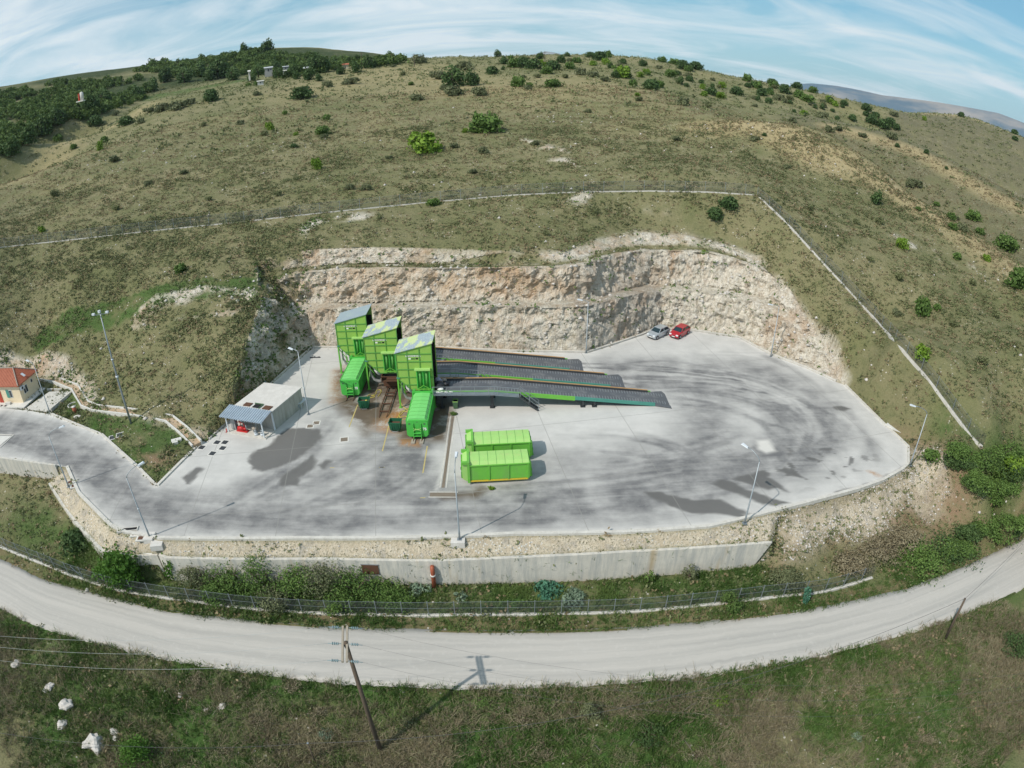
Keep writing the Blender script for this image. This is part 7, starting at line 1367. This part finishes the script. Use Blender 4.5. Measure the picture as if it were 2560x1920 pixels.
P_, k = samp(fw*16, 30000); sz = .2+.42*RNG.random(len(P_))**1.5
v, q, t = blades(P_, sz, 14, np.clip(.5+fbm(P_, .4, 3)*.5, 0, 1), .018, .7); o = npmesh('dry_grass', v, q, MT['bramble'], attrs={'tone': t}); tag(o, 'dry brown grass and stalks covering the foreground slope', 'grass', kind='stuff')
P_, k = samp(fw*3, 6000); sz = .25+.3*RNG.random(len(P_))
v, q, t = tufts(P_, sz, 14, .15, .8, np.clip(.3+fbm(P_, .4, 3)*.5, 0, 1)); o = npmesh('foreground_scrub', v, q, MT['scrub'], attrs={'tone': t}); tag(o, 'low olive scrub in the foreground', 'scrub', kind='stuff')
P_, k = samp(np.where(ok & (ba_ > .3) | (ok & (so_ > .4) & (cd_ < 80)), np.where(cen[:, 0] > 20, 3.5, .9)*pat2, 0), 6500); sz = .15+.25*RNG.random(len(P_))
v, q, t = tufts(P_, sz, 6, .4, .6, np.full(len(P_), .5)); o = npmesh('bank_weeds', v, q, MT['scrub'], attrs={'tone': t}); tag(o, 'small weeds dotting the pale bank and scree', 'weeds', kind='stuff')
P_, k = samp(np.where(ok & (rk_ > .2) & (cd_ < 130), np.where(cen[:, 0] < -31, 2.6, .35)*pat2, 0), 2600); sz = .25+.4*RNG.random(len(P_))**2
v, q, t = tufts(P_, sz, 7, .36, .6, np.full(len(P_), .5)); o = npmesh('rock_weeds', v, q, MT['grass_green'], attrs={'tone': t}); tag(o, 'small plants rooted on the ledges of the quarry face', 'weeds', kind='stuff')
# loose stones
P1, _ = samp(np.where(ok & (ba_ > .25) & (cen[:, 0] > 20), 12.0*pat2, 0), 8000); P2, _ = samp(np.where(slopef & (cd_ > 50) & (cd_ < 200), .05*np.clip(fbm(cen, .07, 3)*3, 0, 2), 0), 1600); P3_, _ = samp(np.where(ok & (rk_ > .2) & (cd_ < 130), .5*pat2, 0), 2600); P4, _ = samp(np.where(ok & (ba_ > .3) & (cen[:, 0] <= 20), 2.5*pat2, 0), 1200); P5, _ = samp(np.where(ok & (cd_ < 75) & (cen[:, 1] < 45) & (ba_ < .2), .18*pat2, 0), 300)
PS = np.concatenate([P1, P2, P3_, P4, P5]); sS = np.concatenate([.05+.15*RNG.random(len(P1))**3, .12+.3*RNG.random(len(P2))**3, .1+.35*RNG.random(len(P3_))**3, .04+.1*RNG.random(len(P4))**3, .04+.12*RNG.random(len(P5))**2])
oct_ = np.array([(1,0,0),(-1,0,0),(0,1,0),(0,-1,0),(0,0,1),(0,0,-1)], float); ot = np.array([(0,2,4),(2,1,4),(1,3,4),(3,0,4),(2,0,5),(1,2,5),(3,1,5),(0,3,5)])
n = len(PS); vv = (oct_[None]*(.7+.6*RNG.random((n, 6, 1)))*sS[:, None, None]*np.array([1, 1, .7])); an = RNG.random(n)*6.28; c_, s_ = np.cos(an)[:, None], np.sin(an)[:, None]
vv = np.stack([vv[:, :, 0]*c_-vv[:, :, 1]*s_, vv[:, :, 0]*s_+vv[:, :, 1]*c_, vv[:, :, 2]], 2)+PS[:, None]+np.array([0, 0, .02]); tt_ = (ot[None]+np.arange(n)[:, None, None]*6).reshape(-1, 3)
o = npmesh('loose_stones', vv.reshape(-1, 3), tt_, MT['boulder']); tag(o, 'loose pale limestone pieces scattered on the banks and slopes', 'stones', kind='stuff')
# ------------------------------------------------------------------ farm houses and silo on the far hill
def farm(x, y, w, h, D, wall, roof, label, gable=False, cat='house', depth=1.0):
    p = T_(x/S, y/S)
    r = _ray(x, y); q = np.array([0, 0, HC])+r*(D/math.hypot(r[0], r[1])); q[2] -= 1.2; k = D*1.02/FPX; W_ = w*k; H_ = h*k
    e = empty('farm_building', tuple(q), -math.atan2(q[0], q[1])); tag(e, label, cat); dp = max(4, W_*.7)*depth
    MB().bb(-W_/2, 0, -3, W_/2, dp, H_*.72).build('wall', MT[wall], e)
    z0 = H_*.72
    if gable: MB().add([(-W_/2-.4, -.4, z0), (W_/2+.4, -.4, z0), (W_/2+.4, dp+.4, z0), (-W_/2-.4, dp+.4, z0), (-W_/2-.4, dp/2, H_), (W_/2+.4, dp/2, H_)], [(0, 3, 2, 1), (0, 1, 5, 4), (2, 3, 4, 5), (1, 2, 5), (3, 0, 4)]).build('roof', MT[roof], e)
    else: MB().add([(-W_/2-.4, -.4, z0), (W_/2+.4, -.4, z0), (W_/2+.4, dp+.4, H_), (-W_/2-.4, dp+.4, H_), (-W_/2-.4, -.4, z0+.15), (W_/2+.4, -.4, z0+.15), (W_/2+.4, dp+.4, H_+.15), (-W_/2-.4, dp+.4, H_+.15)], [(0, 3, 2, 1), (4, 5, 6, 7), (0, 1, 5, 4), (1, 2, 6, 5), (2, 3, 7, 6), (3, 0, 4, 7)]).build('roof', MT[roof], e)
    MB().bb(-W_*.1, -.06, 0, W_*.08, .0, z0*.7).build('door', MT['dark_steel'], e); MB().bb(W_*.22, -.05, z0*.35, W_*.36, 0, z0*.7).build('window', MT['window_glass'], e)
    return e
farm(671, 173, 19, 11, 372, 'village_wall', 'village_roof', 'grey farm shed with a pale roof, leftmost of the farm buildings among the trees')
farm(714, 167, 13, 7, 378, 'village_wall', 'village_roof', 'small farm roof showing between two dark trees, second of the farm buildings'); farm(712, 176, 9, 6, 362, 'village_wall', 'slab_white', 'tiny white sloping roof below the second farm building', True)
farm(769, 179, 16, 17, 352, 'village_wall', 'village_roof', 'tall grey farmhouse with a white roof and a dark door'); farm(831, 171, 13, 9, 362, 'village_wall', 'village_roof', 'grey farm shed right of the large round tree, beside the cream farmhouse'); farm(863, 166, 15, 13, 355, 'village_cream', 'roof_tile', 'cream farmhouse with a reddish roof at the right end of the farm', True)
farm(623, 183, 4, 12, 380, 'slab_white', 'slab_white', 'narrow white block at the left end of the farm')
farm(651, 202, 14, 6, 330, 'slab_white', 'slab_white', 'low white shelter in the field edge below the farm')
p = _ray(205, 246); q = np.array([0, 0, HC])+p*(330/math.hypot(p[0], p[1])); e = empty('water_tank', tuple(q)); tag(e, 'small white cylindrical tank among the trees at the far left', 'tank'); MB().tube([(0, 0, -1), (0, 0, 2.8), (0, 0, 3.2)], [.9, .9, .3], 14).build('tank', MT['slab_white'], e, True); MB().bb(-1.6, -1, -1.2, -.9, 0, 2.6).build('stand', MT['door_red'], e); MB().bb(-2.6, -1.6, -1.4, 1.6, .4, -.9).build('base', MT['slab_white'], e)
# farm track
tk = [T_(x, y) for x, y in ((905,122),(880,128),(850,134),(822,140))]; tk = [t for t in tk if t]
# ------------------------------------------------------------------ far mountains
def mountains(name, prof, D0, D1, dark, lite, base=-500):
    A = []; 
    for x, y in prof: r = _ray(x*S, y*S); A.append((math.atan2(r[0], r[1]), r[2]/math.hypot(r[0], r[1])))
    A = np.array(A); az = np.linspace(A[0, 0], A[-1, 0], 160); tn = np.interp(az, A[:, 0], A[:, 1]); rows = 26; V = []
    for j in range(rows):
        f = j/(rows-1); D = D0+(D1-D0)*f; prof_ = math.sin(f*math.pi/1.25)/math.sin(math.pi*.8/1.0/1.25) if False else min(1, (f/.7)**.8) if f < .7 else 1-(f-.7)*.9
        P_ = np.c_[np.sin(az)*D, np.cos(az)*D, az*0]; zc_ = HC+tn*(D0+(D1-D0)*.7); zz_ = base+(zc_-base)*prof_; nz = fbm(np.c_[P_[:, :2], zz_*0], 1/600, 5)*60*math.sin(min(1, f/.7)*math.pi)*.8
        V.append(np.c_[P_[:, :2], zz_+nz])
    V = np.concatenate(V); n = 160; Q = np.array([(j*n+i, j*n+i+1, (j+1)*n+i+1, (j+1)*n+i) for j in range(rows-1) for i in range(n-1)])
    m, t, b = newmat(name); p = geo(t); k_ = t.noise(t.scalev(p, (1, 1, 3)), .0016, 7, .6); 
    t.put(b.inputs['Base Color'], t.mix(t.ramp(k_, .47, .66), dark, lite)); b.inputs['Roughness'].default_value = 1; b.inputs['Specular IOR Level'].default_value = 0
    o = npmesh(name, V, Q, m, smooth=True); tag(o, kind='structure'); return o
mountains('mountain_ridge', [(1690,184),(1735,178),(1753,177),(1806,182),(1850,190),(1906,202.5),(1960,209),(2029,218),(2100,230),(2158,241),(2212,262),(2300,290),(2400,330)], 3800, 6500, (.085, .13, .17), (.27, .25, .235))  # dark tone tinted blue to imitate distance haze
mountains('mountain_ridge', [(60,215),(100,190),(150,174),(175,168),(205,165),(230,160),(260,156),(290,160),(330,170),(420,180)], 7000, 9500, (.10, .12, .12), (.2, .2, .17), -300)
mountains('mountain_ridge', [(820,145),(880,126),(910,122),(950,128),(1120,122),(1150,116),(1180,109),(1205,113),(1240,124),(1300,150)], 7500, 9500, (.2, .2, .2), (.4, .38, .35), -300)
# ------------------------------------------------------------------ air: one closed even box of haze round everything, sky outside
HD = 0.00004
hb = MB().bb(-9800, -3000, -700, 9800, 9800, 760).build('haze', MT['plate']); hb.data.materials.clear(); hm = bpy.data.materials.new('haze_air'); hm.use_nodes = True; ht = NT(hm.node_tree); ht.n.clear(); pv = ht.node('ShaderNodeVolumePrincipled'); pv.inputs['Color'].default_value = (.78, .88, 1, 1); pv.inputs['Density'].default_value = HD; pv.inputs['Anisotropy'].default_value = .2
ho = ht.node('ShaderNodeOutputMaterial'); ht.l.new(pv.outputs[0], ho.inputs['Volume']); hb.data.materials.append(hm); tag(hb, 'thin pale air haze over the whole valley', 'haze', kind='stuff')
SC.cycles.volume_max_steps = 64; SC.cycles.max_bounces = 6; SC.cycles.transparent_max_bounces = 10; SC.cycles.volume_bounces = 0
